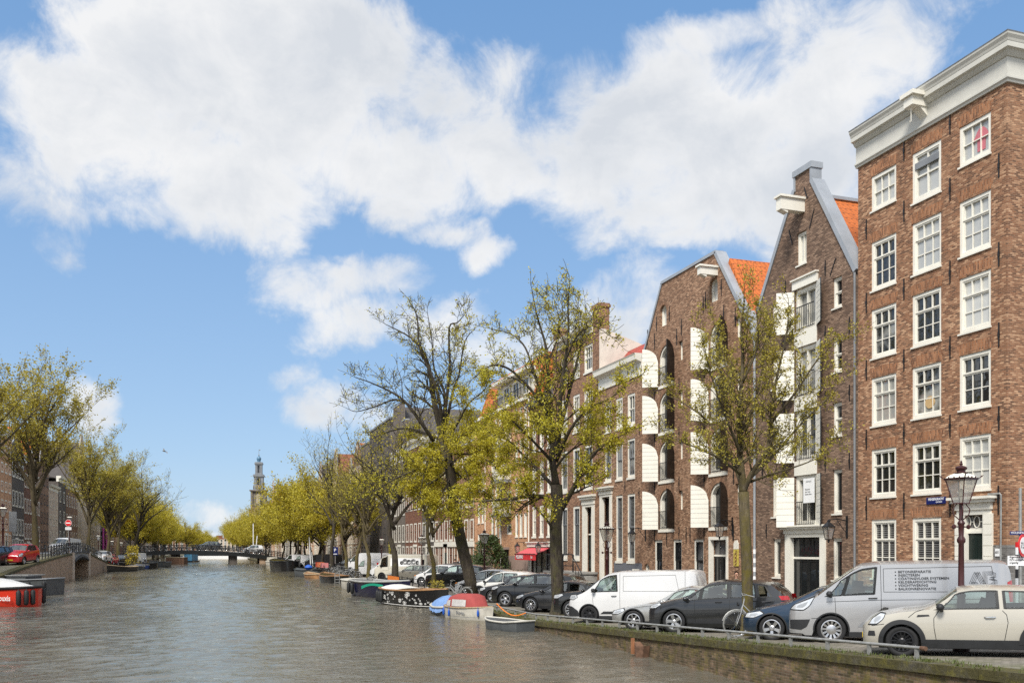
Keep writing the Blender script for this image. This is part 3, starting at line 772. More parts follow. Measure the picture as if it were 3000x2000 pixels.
        for side, o, mi in ((0, -.022, 1), (1, .022, 0)):
            mb.cur = mi
            mb.grid([[pt(u_, za, o), pt(u_, top(u_), o)] for u_ in us])
        mb.cur = 1
        edge = [(0, za), (L, za)] + [(u_, top(u_)) for u_ in us[::-1]]
        m_ = len(edge); mb.add([pt(u_, z, -.022) for u_, z in edge] + [pt(u_, z, .022) for u_, z in edge], [(i, (i + 1) % m_, (i + 1) % m_ + m_, i + m_) for i in range(m_)])
        # plank joints on the white face: thin dark strips in the grooves
        mb.cur = 2
        for k in range(1, planks):
            z = za + H_ * k / planks
            uu = [u_ for u_ in us if top(u_) > z + .02]
            if len(uu) > 1: mb.add([pt(uu[0], z - .006, .0245), pt(uu[-1], z - .006, .0245), pt(uu[-1], z + .006, .0245), pt(uu[0], z + .006, .0245)], [(0, 1, 2, 3)])
        return s.part(mb, 'shutter', [M['white'], M['black'], M['lead']], )
    def railing(s, ya, yb, z0, z1, d=.03, step=.11, name='balcony_rail'):
        mb = MB(); n = max(2, int((yb - ya) / step))
        s.bx(mb, d, d + .035, ya, yb, z1 - .035, z1); s.bx(mb, d + .004, d + .031, ya, yb, z0, z0 + .03)
        for k in range(n + 1):
            y = ya + (yb - ya) * k / n; s.bx(mb, d + .008, d + .026, y - .009, y + .009, z0 + .03, z1 - .035)
        return s.part(mb, name, M['iron'])
ANCH = {}
def slope_coping(h, pts, w=.42, t=.14, mat='zinc', front=.06):
    """lead/zinc covering along a gable edge, pts in (y,z)"""
    for p, q in zip(pts, pts[1:]):
        mb = MB(); a, b = Vector((p[0], p[1])), Vector((q[0], q[1])); d = (b - a).normalized(); n = Vector((-d.y, d.x))
        cen = Vector(((h.y0 + h.y1) / 2, h.zt * .5))
        if n.dot(a - cen) < 0: n = -n
        a2, b2 = a - d * .02, b + d * .02
        poly = [a2 - n * .05, b2 - n * .05, b2 + n * t, a2 + n * t]
        mb.prism(poly, lambda k: h.P(front, k.x, k.y), lambda k: h.P(front - w, k.x, k.y))
        h.part(mb, 'gable_coping', M[mat])
def hoist(h, y, z, L=1.15, w=.34, hh=.5):
    mb = MB(); h.bx(mb, -.2, L, y - w / 2, y + w / 2, z, z + hh); h.bx(mb, -.1, L + .07, y - w / 2 - .07, y + w / 2 + .07, z + hh + .001, z + hh + .09)
    mb.prism([(L, z), (L - .35, z - .12), (L - .35, z)], lambda p: h.P(p[0], y - w / 2 + .02, p[1]), lambda p: h.P(p[0], y + w / 2 - .02, p[1]))
    h.part(mb, 'hoist_beam', M['white'])
def wall_lantern(x, y, z, label, out=.85):
    r = thing('wall_lantern', label, 'lantern', (x, y, z), 0, 'lanterns on wall brackets')
    b = MB(); b.tube([(0, 0, .35), (-out * .5, 0, .42), (-out, 0, .38)], .022, 6); b.tube([(0, 0, -.15), (-out * .3, 0, .12), (-out * .55, 0, .38)], .016, 6); b.box(-.03, 0, -.05, .05, -.3, .55)
    for k in range(7):
        t = k / 6 * 2 * pi; 
    b.tube([(-out * .45 + .09 * math.cos(i * .6), 0, .26 + .09 * math.sin(i * .6)) for i in range(11)], .012, 5)
    b.build('bracket', M['iron'], r)
    L = MB(); c = (-out, 0, 0)
    for k in range(4):
        t = pi / 4 + k * pi / 2; L.bar((c[0] + .13 * math.cos(t), .13 * math.sin(t), -.35), (c[0] + .22 * math.cos(t), .22 * math.sin(t), .1), .02, .02)
    L.lathe([(.25, .1), (.25, .13), (.1, .26), (.05, .3), (.06, .34), (.015, .4)], 4, (c[0], 0, 0), pi / 4); L.lathe([(.14, -.38), (.14, -.35)], 4, (c[0], 0, 0), pi / 4); L.lathe([(.03, -.5), (.05, -.38)], 6, (c[0], 0, 0))
    L.build('lantern_frame', M['iron'], r)
    g = MB(); g.lathe([(.125, -.35), (.21, .1)], 4, (c[0], 0, 0), pi / 4); g.build('lantern_glass', M['lamp_glass'], r)

# ---------------------------------------------------------------- corner house with the white cornice
h = House('corner_house', 'tall red brown brick corner house with broad white cornice and six rows of sash windows', 1, 22.1, 28.92, 17.2, B['corner'], depth=13)
cols = [(26.9, 28.2), (24.78, 26.12), (22.72, 24.0)]
rowz = [(12.35, 14.15), (9.85, 11.65), (7.35, 9.13), (4.72, 6.48)]
panes = {(0, 2): 'pane_white', (1, 2): 'pane_white', (3, 2): 'pane_white', (0, 0): 'pane', (2, 2): 'pane', (0, 1): 'pane_white'}
for ri, (za, zb) in enumerate(rowz):
    for ci, (ya, yb) in enumerate(cols):
        h.window(ya, yb, za, zb, 3, (1, 2), fr=.10, pane=panes.get((ri, ci), 'pane'), bar=.03)
        h.lintel(ya, yb, zb, B['corner_arch'])
for ci, (ya, yb) in enumerate(cols):
    if ci == 1: h.window(ya, yb, 14.85, 16.6, 2, (2,), fr=.12, pane='pane_white', bar=.05)
    else: h.window(ya, yb, 15.3, 16.6, 3, (2,), fr=.12, pane='pane_white', sash=False, bar=.03)
    h.lintel(ya, yb, 16.6, B['corner_arch'])
bl = MB(); h.bx(bl, -.06, -.01, 24.9, 26.0, 16.0, 16.22); h.part(bl, 'window_blind', M['lead'])
for (ya, yb) in cols[:2]:
    h.window(ya, yb, 1.75, 3.9, 3, (1, 2), fr=.11, pane='pane_blind', bar=.035); h.lintel(ya, yb, 3.9, B['corner_arch'])
h.door(22.98, 23.76, .55, 3.33, 3.92, 'green_black', 'white', sw=.30, hood=.42, trans=False)
tr = MB(); h.bx(tr, -.16, -.1, 22.98, 23.76, 3.36, 3.50)
for cy in (22.98 + .02, 23.37, 23.76 - .02):
    tr.tube([h.P(-.1, cy + .12 * math.cos(a), 3.7 + .19 * math.sin(a)) for a in [2 * pi * k / 14 for k in range(14)]], .018, 5, closed=True)
h.bx(tr, -.11, -.09, 23.12, 23.25, 3.69, 3.715); h.bx(tr, -.11, -.09, 23.49, 23.62, 3.69, 3.715)
to = h.part(tr, 'transom', M['white']); g = MB(); g.add([h.P(-.13, y, z) for y, z in ((22.98, 3.42), (23.76, 3.42), (23.76, 3.92), (22.98, 3.92))], [(0, 1, 2, 3)]); g.build('pane', M['pane_dark'], to)
for (a, b) in ((22.62, 22.95), (23.79, 24.12)):
    rb = MB(); h.bx(rb, 0, .06, a, b, .55, 3.95)
    for k in range(10): h.bx(rb, .06, .075, a, b, .55 + k * .34 + .012, .55 + k * .34 + .33)
    h.part(rb, 'door_pilaster', M['white'])
stp = MB(); h.bx(stp, 0, .9, 22.5, 24.25, -.2, .42); h.bx(stp, 0, .55, 22.6, 24.15, .42, .55); h.part(stp, 'doorstep', M['stone'])
h.anchors([(y, z) for y in (28.45, 26.5, 24.38, 22.4) for z in (14.75, 12.0, 9.5, 6.9)] + [(26.5, 16.9), (24.38, 16.95)], .75); h.anchors([(y, 4.35) for y in (28.45, 26.5, 24.38, 22.42)], .9)
h.wall()
CY0 = h.y0
def wrap(prof, name, mat):             # cornice that turns the corner
    mb = MB(); n = len(prof)
    a = [h.P(d, 28.97 + d * .0, z) for d, z in prof]; b = [h.P(d, CY0 - d, z) for d, z in prof]; c = [(XF + 13, CY0 - d, z) for d, z in prof]
    mb.add(a + b + c, [tuple(range(n))] + [(i, (i + 1) % n, (i + 1) % n + n, i + n) for i in range(n)] + [(i + n, (i + 1) % n + n, (i + 1) % n + 2 * n, i + 2 * n) for i in range(n)])
    h.part(mb, name, M[mat])
wrap([(-.3, 17.2), (.07, 17.2), (.09, 17.26), (.13, 17.30), (.13, 17.36), (.06, 17.40), (.06, 17.98), (-.3, 17.98)], 'frieze', 'cornice')
wrap([(-.3, 17.981), (.1, 17.981), (.16, 18.05), (.2, 18.12), (.30, 18.14), (.30, 18.30), (.31, 18.31), (.33, 18.38), (.38, 18.47), (.39, 18.53), (-.3, 18.53)], 'cornice', 'cornice')
wrap([(-.3, 18.531), (.395, 18.531), (.41, 18.56), (-.3, 18.60)], 'gutter', 'zinc')
hb = MB(); h.bx(hb, .0, .72, 25.3, 25.72, 17.9, 18.22); hb.prism([(.0, 17.55), (.4, 17.9), (.0, 17.9)], lambda p: h.P(p[0], 25.34, p[1]), lambda p: h.P(p[0], 25.68, p[1])); h.bx(hb, 0, .8, 25.2, 25.82, 18.221, 18.36)
hb.tube([h.P(.6, 25.5, 17.95), h.P(.6, 25.5, 17.4), h.P(.65, 25.5, 17.35), h.P(.68, 25.5, 17.41)], .014, 5)
h.part(hb, 'hoist_beam', M['white'])
h.roof(18.0, 18.4, 'lead', -.3, -13, 'flat')
pl = MB(); h.bx(pl, 0, .03, 22.1 - .03, 22.6, -.5, 2.95); pl.box(XF, XF + 13, 22.07, 22.1, -.5, 2.95); h.part(pl, 'plinth', B['plinth'])
pp = MB(); pp.tube([h.P(.03, 22.8, 4.55), h.P(.03, 22.35, 4.55), h.P(.03, 22.3, 4.5), h.P(.06, 22.3, .3)], .03, 6); h.part(pp, 'conduit', M['steel'])
# shirt hung in the top window
sh = MB()
for pts in ([(-.16, -.34), (.16, -.34), (.17, .2), (.08, .27), (-.08, .27), (-.17, .2)], [(.172, .2), (.172, .0), (.27, -.06), (.31, .02)], [(-.172, .2), (-.172, .0), (-.27, -.06), (-.31, .02)]): sh.prism(pts, lambda p: h.P(-.118, 23.2 + p[0], 15.98 + p[1] * 1.2), lambda p: h.P(-.112, 23.2 + p[0], 15.98 + p[1] * 1.2))
tag(sh.build('shirt', plain('red_shirt', (.5, .15, .18), .8, var=.1)), 'red shirt hung behind the topmost corner house window', 'shirt')
pt = MB(); pt.lathe([(.21, 0), (.21, .03)], 20); po = pt.build('plate', plain('straw_plate', (.5, .34, .16), .7, var=.3, scale=20), None, loc=h.P(-.1, 25.4, 7.85)); po.rotation_euler = (0, pi / 2, 0)
tag(po, 'round straw coloured plate standing in a fourth floor corner house window', 'plate')
# street name plate
sgn = thing('street_sign', 'dark blue enamel street name plate on the corner house wall', 'sign', h.P(.03, 24.98, 4.46))
q = MB(); q.box(-.012, .012, -.43, .43, -.115, .115); q.build('plate', M['blue_sign'], sgn, bevel=.004)
text_mesh('lettering', 'PRINSENGRACHT', .115, M['sign_white'], sgn, plane_m((-.0135, .34, .045), (0, -1, 0), (0, 0, 1)), squeeze=.78, bold=.002)
text_mesh('lettering', 'CENTRUM', .06, M['sign_white'], sgn, plane_m((-.0135, .0, -.055), (0, -1, 0), (0, 0, 1)), bold=.001)
sgn = thing('number_plate', 'small white house number plate beside the dark green door', 'sign', h.P(.045, 22.42, 2.72))
q = MB(); q.box(-.01, .01, -.09, .09, -.12, .12); q.build('plate', M['sign_white'], sgn)
text_mesh('lettering', '681', .13, M['ink'], sgn, plane_m((-.012, .085, 0), (0, -1, 0), (0, 0, 1)), squeeze=.8)
CORNER = h

# ---------------------------------------------------------------- spout-gable house
h = House('spout_gable_house', 'narrow dark brown brick house with tall pointed spout gable and orange tiled roof', 1, 28.95, 35.68, 18.35, B['spout'], depth=13)
oy = (31.4, 32.82); fl = [3.78, 6.47, 9.10, 11.86]
for k, z in enumerate(fl):
    h.window(oy[0], oy[1], z, z + (2.08 if k < 3 else 1.75), 2, (1,), fr=.13, pane='pane', rec=.05, deep=.2, sill=0, bar=.07)
    h.railing(oy[0] + .12, oy[1] - .12, z + .05, z + 1.0)
    h.shutter(oy[1] + .04, .72, z - .05, z + (2.02 if k < 3 else 1.7), 125, planks=8); h.shutter(oy[0] - .04, -.72, z, z + (2.05 if k < 3 else 1.7), 155, planks=8)
    if k < 3:
        q = MB(); h.bx(q, -.05, .045, oy[0] - .02, oy[1] + .02, z + 2.085, fl[k + 1] - .01); h.part(q, 'door_panel', M['white'])
q = MB(); h.bx(q, -.05, .09, oy[0] - .1, oy[1] + .12, 13.62, 13.98); h.bx(q, -.05, .16, oy[0] - .14, oy[1] + .16, 13.981, 14.04); h.part(q, 'hood', M['white'])
for (za, zb) in ((12.25, 13.45), (9.74, 11.1), (7.24, 8.55), (4.2, 5.93)):
    h.window(29.86, 30.42, za, zb, 1, (1, 1) if za > 5 else (1,), fr=.075, pane='pane_dark', rec=.08); h.lintel(29.86, 30.42, zb, B['spout'], h=.24, flare=.05)
    h.window(33.95, 34.5, za, zb, 1, (1, 1) if za > 5 else (1,), fr=.075, pane='pane_dark', rec=.08)
h.window(29.86, 30.44, 1.6, 3.25, 1, (1,), fr=.075, pane='pane_dark', rec=.08); h.window(33.87, 34.42, 1.6, 3.25, 1, (1,), fr=.075, pane='pane_dark', rec=.08)
for y in (30.15, 34.15): h.lintel(y - .28, y + .28, 3.25, B['spout'], h=.24, flare=.05)
h.window(32.07, 32.73, 14.6, 15.95, 2, (1,), fr=.08, pane='pane_white', rec=.08); h.lintel(32.07, 32.73, 15.95, B['spout'], h=.24, flare=.05)
h.door(31.15, 33.15, .1, 2.4, 3.3, 'black', 'white', sw=.34, leafs=2, glazed=True, hood=.34, dd=-.16, pane='pane')
h.anchors([(y, z) for y in (29.4, 30.85, 33.6, 35.2) for z in (11.4, 8.8, 6.2)] + [(30.85, 14.0), (33.5, 13.9), (30.6, 3.6), (33.5, 3.6), (34.9, 3.6)])
for (ya, za, yb, zb) in ((33.0, 15.6, 33.25, 16.3), (31.85, 15.9, 31.55, 16.6), (32.0, 17.2, 32.2, 17.7), (30.55, 13.6, 30.2, 14.2)):
    q = MB(); q.bar(h.P(.015, ya, za), h.P(.015, yb, zb), .035, .03, (1, 0, 0)); h.part(q, 'wall_anchor', M['iron'])
OUT = [(28.95, -1), (28.95, 13.45), (29.25, 13.5), (31.72, 17.85), (31.72, 18.35), (32.88, 18.35), (32.88, 17.85), (35.38, 13.5), (35.68, 13.45), (35.68, -1)]
# the neck is narrow: clip with the convex hull, the neck itself is a separate block
h.zt = 17.75
h.wall(outline=[(28.95, 13.0), (31.72, 17.75), (32.88, 17.75), (35.68, 13.0)], eaves=13.4)
q = MB(); h.bx(q, -.4, .0, 31.80, 32.80, 17.751, 18.35); h.part(q, 'gable_neck', B['spout'])
q = MB(); h.bx(q, -.5, .08, 31.66, 32.94, 18.351, 18.6); h.bx(q, -.46, .05, 31.7, 31.8, 17.75, 18.35); h.bx(q, -.46, .05, 32.8, 32.9, 17.75, 18.35); h.part(q, 'gable_cap', M['zinc'])
slope_coping(h, [(29.1, 13.38), (31.74, 17.8)], w=.6); slope_coping(h, [(35.55, 13.38), (32.86, 17.8)], w=.6)
hoist(h, 32.35, 16.7)
h.roof(13.2, 17.45, 'tile_orange', -.3)
q = MB(); q.tube([h.P(-.3, 32.31, 17.5), h.P(-13, 32.31, 17.5)], .13, 6); h.part(q, 'ridge_cap', M['zinc'])
q = MB(); q.tube([h.P(.08, 29.02, 13.3), h.P(.08, 29.02, .2)], .045, 6); h.part(q, 'downpipe', M['lead'])
wall_lantern(XF, 29.55, 3.55, 'black lantern on an iron bracket right of the spout gable house door')
# banner in the first floor opening
bn = thing('banner', 'white hanging banner with small lettering in the first floor balcony of the spout gable house', 'banner', h.P(.12, 31.75, 5.2))
q = MB(); q.box(-.008, .008, -.36, .36, -.5, .5); q.build('sheet', M['sign_white'], bn)
text_mesh('lettering', 'OATHUY', .09, M['ink'], bn, plane_m((-.01, .2, .36), (0, -1, 0), (0, 0, 1)))
text_mesh('lettering', 'Discover\nyour new\ndream here', .10, M['ink'], bn, plane_m((-.01, .24, -.05), (0, -1, 0), (0, 0, 1)), squeeze=.9)
# striped posts at the door
for (y, lab) in ((33.62, 'red and white striped post left of the spout gable house door'), (30.7, 'red and white striped post right of the spout gable house door')):
    p = thing('striped_post', lab, 'post', (XF - .35, y, .12), 0, 'striped posts at the door'); a = MB(); b = MB()
    for k in range(8): (a if k % 2 else b).lathe([(.05, k * .14 + .001), (.05, k * .14 + .139)], 8)
    a.build('red_bands', plain('red_band', (.5, .06, .03), .5, var=.1) if 'redband' not in M else M['redband'], p); b.build('white_bands', M['sign_white'], p)

# ---------------------------------------------------------------- warehouse with arched shutters
h = House('arched_shutter_warehouse', 'wide brown brick warehouse with flat topped gable and two columns of white arched shutters', 1, 35.72, 46.98, 17.1, B['ware'], depth=14)
lv = [3.85, 6.46, 9.07, 11.6]
for (ya, yb) in ((43.3, 45.0), (38.1, 39.72)):
    for k, z in enumerate(lv):
        h.window(ya, yb, z, z + 2.15, 2, (1,), fr=.12, pane='pane_dark', rec=.06, deep=.22, rise=(yb - ya) / 2 * .95, sill=.14, bar=.05)
        h.ringarch(ya, yb, z + 2.15, (yb - ya) / 2 * .95, B['ware_arch']); h.railing(ya + .1, yb - .1, z + .06, z + 1.0)
        h.shutter(yb + .05, .86, z + .02, z + 2.1, 125, rise=.75); h.shutter(ya - .05, -.86, z + .02, z + 2.1, 125, rise=.75)
        h.anchors([(ya - .55, z - .25), (yb + .5, z - .25)], .75)
for (ya, yb) in ((44.15, 44.9), (38.97, 39.74)):
    h.window(ya, yb, 14.8, 15.95, 1, (1,), fr=.06, pane='pane_white', rec=.14, rise=.34, sill=0); h.ringarch(ya, yb, 15.95, .34, B['ware_arch'], .16); h.anchors([(ya - .35, 15.3), (yb + .35, 15.1)], .8)
for y in (42.4, 40.9, 37.0, 46.2):
    for z in lv:
        h.window(y, y + .42, z + 1.0, z + 2.0, 1, (1,), fr=.05, pane='pane_dark', rec=.14, sill=0); h.lintel(y, y + .42, z + 2.0, B['ware_arch'], h=.2, flare=.03)
for (ya, yb) in ((44.62, 45.55), (42.5, 43.45), (40.3, 41.28)):
    h.window(ya, yb, 1.1, 3.3, 1, (1, 1), fr=.12, pane='pane_dark', rec=.06, sashmat='black'); h.lintel(ya, yb, 3.3, B['ware_arch'], h=.28, flare=.05)
h.door(38.15, 39.6, .1, 2.45, 3.25, 'black', 'white', sw=.14, leafs=2, glazed=True, dd=-.2)
h.lintel(38.0, 39.8, 3.42, B['ware_arch'], h=.3)
for (ya, yb) in ((46.15, 46.75), (36.1, 36.75)):
    h.window(ya, yb, .7, 2.0, 2, (1,), fr=.07, pane='pane_dark', rec=.1, rise=.29, sill=0); h.ringarch(ya, yb, 2.0, .29, B['ware_arch'], .22)
h.anchors([(42.0, 3.5), (41.6, 3.5), (37.6, 3.6), (44.1, 3.4)], .8)
h.anchors([(45.5, 14.2), (43.0, 13.9), (42.5, 14.3), (38.4, 14.0), (37.4, 13.6), (40.3, 14.9), (46.35, 14.6)], .85)
h.zt = 17.1
h.wall(outline=[(35.72, 12.1), (39.2, 17.1), (44.6, 17.1), (46.98, 13.3)], eaves=12.4)
slope_coping(h, [(35.9, 12.45), (39.2, 17.12)], w=.6); slope_coping(h, [(46.9, 13.6), (44.65, 17.1)], w=.3, t=.1); slope_coping(h, [(39.15, 17.15), (44.7, 17.15)], w=.5, t=.1)
h.roof(12.3, 16.7, 'tile_orange', -.35, None, 'x', 35.75, 41.2); h.roof(12.3, 16.7, 'tile_orange', -.35, None, 'x', 41.25, 46.95)
hoist(h, 39.1, 15.98, L=.95, w=.3, hh=.36)
q = MB(); q.tube([h.P(.09, 35.7, 12.4), h.P(.09, 35.7, .1)], .06, 8); q.lathe([(.1, 0), (.16, .25), (.16, .4)], 6, h.P(.1, 35.7, 12.2)); h.part(q, 'downpipe', M['zinc'])
q = MB()
for k, (z, r_) in enumerate(((2.6, .066), (2.2, .066), (1.8, .067), (1.4, .066))): q.lathe([(r_, 0), (r_, .2)], 8, h.P(.09, 35.7, z))
h.part(q, 'sticker', M['sign_white'])
wall_lantern(XF, 46.6, 3.55, 'black lantern on an iron bracket at the far end of the arched warehouse'); wall_lantern(XF, 37.65, 3.75, 'black lantern on an iron bracket right of the arched warehouse door', .7)
pq = thing('plaque', 'tall gilded panel with a white top beside the arched warehouse door', 'plaque', h.P(.03, 37.3, 2.6))
q = MB(); q.box(-.015, .015, -.2, .2, -.58, .2); q.build('gilded_panel', M['gold'], pq); q = MB(); q.prism([(-.2, .21), (.2, .21), (.2, .45), (.1, .62), (-.1, .62), (-.2, .45)], lambda p: (-.015, *p), lambda p: (.015, *p)); q.build('white_top', M['white'], pq)
q = MB()
for k in range(14):
    a = k * 1.7; q.tube([(-.02, .1 * math.sin(a + j * .9), -.5 + k * .045 + .05 * math.cos(j * 1.2 + a)) for j in range(5)], .012, 4)
q.build('relief', M['wood'], pq)

# ---------------------------------------------------------------- low house with white frieze (piano nobile windows)
h = House('white_frieze_house', 'low brown brick house with broad white frieze and grey plastered basement', 1, 47.0, 52.98, 12.65, B['ware'], depth=13)
cy = [(47.95, 48.95), (49.6, 50.52), (51.2, 52.15)]
for (ya, yb) in cy:
    h.window(ya, yb, 6.95, 9.2, 2, (1, 1), fr=.12, pane='pane', sill=.12, sashmat='lead'); h.window(ya, yb, 9.98, 11.8, 2, (1, 1), fr=.12, pane='pane', sill=.12)
for (ya, yb) in cy[:2]:
    h.window(ya, yb, 2.1, 6.0, 1, (1, 1), fr=.13, pane='pane_blind', sill=.15, sashmat='lead')
h.door(51.35, 52.55, .25, 3.6, 6.0, 'cream', 'white', sw=.30, hood=.45, glazed=True, dd=-.3)
h.anchors([(49.25, 6.5), (47.4, 6.0), (47.35, 9.6)])
h.wall()
q = MB(); h.bx(q, 0, .02, 47.05, 50.75, -.5, 2.0); h.part(q, 'basement_render', M['grey_plaster'])
for (ya, yb) in ((47.95, 48.9), (49.5, 50.4)):
    q = MB(); h.bx(q, .02, .03, ya, yb, .9, 1.5); h.part(q, 'basement_window', M['pane_dark'])
h.cornice([(-.3, 12.651), (.06, 12.651), (.06, 13.35), (.2, 13.42), (.42, 13.5), (.45, 13.75), (.5, 13.85), (-.3, 13.85)])
h.roof(13.7, 15.3, 'tile_red', -.7, None, 'mansard')
q = MB(); h.bx(q, .02, .3, 47.35, 47.7, 1.55, 1.66); q.lathe([(.05, 0), (.05, .1)], 8, h.P(.32, 47.55, 1.55)); h.part(q, 'security_camera', M['white'])

# ---------------------------------------------------------------- tall house with two chimneys and stoop
h = House('tall_chimney_house', 'tall brown brick house with chimneys on both sides and a railed stone stoop', 1, 53.0, 61.0, 16.6, B['house'], depth=12)
cy = [(54.05, 55.4), (56.15, 57.3), (58.3, 59.45)]
for (ya, yb) in cy:
    h.window(ya, yb, 14.2, 15.95, 3, (1, 1), fr=.13, sill=.12); h.window(ya, yb, 10.6, 13.05, 3, (1, 1), fr=.14, sill=.15); h.window(ya, yb, 6.75, 9.5, 2, (1, 1), fr=.15, sill=.18, sashmat='lead')
for (ya, yb) in cy[1:]: h.window(ya, yb, 2.15, 5.65, 2, (1, 2), fr=.16, sill=.15, sashmat='lead')
h.door(54.1, 55.2, 1.35, 3.7, 5.5, 'green_black', 'white', sw=.42, hood=.6, dd=-.25)
h.wall(eaves=12.6)
h.cornice([(-.3, 16.601), (.06, 16.601), (.06, 16.95), (.35, 17.02), (.4, 17.2), (-.3, 17.2)], 54.0, 60.2)
h.chimney(-.37, 53.56, 16.0, 18.25, 1.0); h.chimney(-.35, 60.6, 16.0, 18.25, .9); h.chimney(-4.5, 60.5, 16.0, 18.0, .8)
q = MB(); q.prism([(-.4, 16.55), (-11.5, 13.1), (-12, 12.0), (-.4, 12.0)], lambda p: h.P(p[0], 53.0, p[1]), lambda p: h.P(p[0], 61.0, p[1])); h.part(q, 'roof', M['tile_dark'])
q = MB(); q.add([h.P(-.005, 52.985, 12.6), h.P(-11.5, 52.985, 12.6), h.P(-11.5, 52.985, 13.2), h.P(-.4, 52.985, 16.6), h.P(-.005, 52.985, 16.6)], [(0, 1, 2, 3, 4)]); h.part(q, 'rendered_gable', M['render_white'])
q = MB(); h.bx(q, 0, 1.7, 53.3, 58.2, -.4, 1.22); h.bx(q, 0, 1.78, 53.2, 58.3, 1.221, 1.35)
for k in range(6): h.bx(q, .5, 1.6, 52.95 - .28 * k - .28, 53.25 - .28 * k, -.4, 1.12 - .2 * k)
h.part(q, 'stoop', M['stone'])
q = MB()
for y in (58.1, 57.6, 55.6, 55.1, 53.4): q.lathe([(.05, 1.35), (.045, 1.5), (.07, 1.55), (.05, 1.65), (.04, 2.25), (.07, 2.35), (.06, 2.45)], 8, h.P(1.6, y, 0))
for z in (2.45, 1.75): q.tube([h.P(1.6, 58.1, z), h.P(1.6, 53.4, z)], .03, 6)
q.tube([h.P(1.6, 53.4, 2.3), h.P(1.6, 51.6, 1.0), h.P(1.6, 51.5, .1)], .03, 6); q.tube([h.P(1.6, 58.1, 2.45), h.P(0, 58.1, 2.45)], .03, 6)
for y in (53.0, 52.5, 52.0): q.tube([h.P(1.6, y, 2.0 - (53.4 - y) * .72 + .1), h.P(1.6, y, .1)], .02, 5)
h.part(q, 'stoop_railing', M['iron'])

# ---------------------------------------------------------------- cafe house
h = House('cafe_house', 'dark red brown brick cafe house with grey roof above a red awning', 1, 61.02, 65.88, 13.4, B['cafe'], depth=11)
cy = [(61.4, 62.25), (62.95, 63.8), (64.55, 65.4)]
for (ya, yb) in cy:
    h.window(ya, yb, 3.72, 6.0, 2, (1, 1), fr=.12, sill=.12); h.window(ya, yb, 6.9, 9.25, 2, (1, 1), fr=.12, sill=.12); h.window(ya, yb, 10.1, 12.2, 2, (1, 1), fr=.12, sill=.12)
h.hole(61.3, 65.5, .1, 2.9); 
q = MB(); g = MB()
for y in (61.3, 62.3, 62.4, 63.5, 64.6, 65.42): h.bx(q, -.14, -.04, y, y + .08, .1, 2.9)
h.bx(q, -.14, -.045, 61.3, 65.5, .1, .4); h.bx(q, -.14, -.045, 61.3, 65.5, 2.8, 2.9); so_ = h.part(q, 'shop_front', M['black'])
g.add([h.P(-.1, y, z) for y, z in ((61.3, .1), (65.5, .1), (65.5, 2.9), (61.3, 2.9))], [(0, 1, 2, 3)]); g.build('pane', M['pane'], so_)
q = MB(); h.bx(q, 0, .06, 61.06, 61.3, .1, 2.95); h.bx(q, 0, .06, 65.5, 65.84, .1, 2.95); h.bx(q, -.05, .3, 61.1, 65.8, 2.95, 3.25); h.bx(q, -.05, .4, 61.05, 65.85, 3.25, 3.33); h.part(q, 'shop_cornice', M['white'])
h.wall()
h.cornice([(-.3, 13.401), (.05, 13.401), (.3, 13.6), (.35, 13.8), (-.3, 13.8)], mat='lead'); h.roof(13.5, 15.6, 'tile_dark', -.3, None, 'mansard')
aw = thing('awning', 'red cafe awning with white lettering above the shop front', 'awning', h.P(0, 63.4, 0))
q = MB(); q.add([(0, -2.3, 2.98), (0, 2.3, 2.98), (-1.25, 2.3, 2.42), (-1.25, -2.3, 2.42)], [(0, 1, 2, 3)]); q.add([(0, -2.3, 2.94), (0, 2.3, 2.94), (-1.25, 2.3, 2.38), (-1.25, -2.3, 2.38)], [(3, 2, 1, 0)]); q.build('canopy', plain('faded_red_cloth', (.55, .09, .10), .75, var=.1), aw)
q = MB(); q.grid([[(-1.26 + .015 * math.sin(k * 1.7), -2.3 + k * .23, 2.42), (-1.27, -2.3 + k * .23, 1.98 + (.03 if k % 2 else 0))] for k in range(21)]); q.build('valance', M['red'], aw)
q = MB()
for k in range(16): q.lathe([(.035, -.05), (.05, 0), (.02, .05)], 6, (-1.31, -2.2 + k * .293, 2.43))
q.build('string_lights', M['iron'], aw)
text_mesh('lettering', 'MOLENPAD', .36, M['sign_white'], aw, plane_m((-1.295, 2.0, 2.2), (0, -1, 0), (0, 0, 1)), squeeze=.85, bold=.01); text_mesh('lettering', 'Bar', .3, M['sign_white'], aw, plane_m((-1.295, -1.25, 2.2), (0, -1, 0), (0, 0, 1)))
wall_lantern(XF, 65.95, 2.9, 'large lantern at the left end of the red awning', 1.0); wall_lantern(XF - .2, 61.1, 2.9, 'large lantern at the right end of the red awning', .9)

# ---------------------------------------------------------------- modern orange brick block
h = House('modern_brick_block', 'wide orange brick block with white bay column and an orange tiled roof', 1, 65.9, 80.9, 14.2, B['modern'], depth=12)
for z in (3.72, 6.6, 9.45, 12.0):
    for y0 in (66.6, 73.0):
        for k in range(3): h.window(y0 + k * 1.05, y0 + k * 1.05 + .72, z, z + 1.85, 1, (1,), fr=.09, pane='pane' if (k + int(z)) % 3 else 'pane_white', sill=.05)
for z in (2.3, 5.07, 7.9, 10.7):
    for k in range(2): h.window(78.0 + k * 1.2, 78.0 + k * 1.2 + .75, z, z + 1.8, 1, (1,), fr=.09, pane='pane', sill=.05)
for z in (4.3, 7.0): h.window(70.3, 71.6, z - .35, z + .5, 1, (1,), fr=.1, pane='pane_dark', sill=0)
h.hole(71.0, 75.4, -.5, 2.75)
h.wall(deep=.9)
q = MB(); h.bx(q, -.95, -.9, 71.0, 75.4, -.5, 2.75); h.part(q, 'garage_door', M['render_dark'])
q = MB()
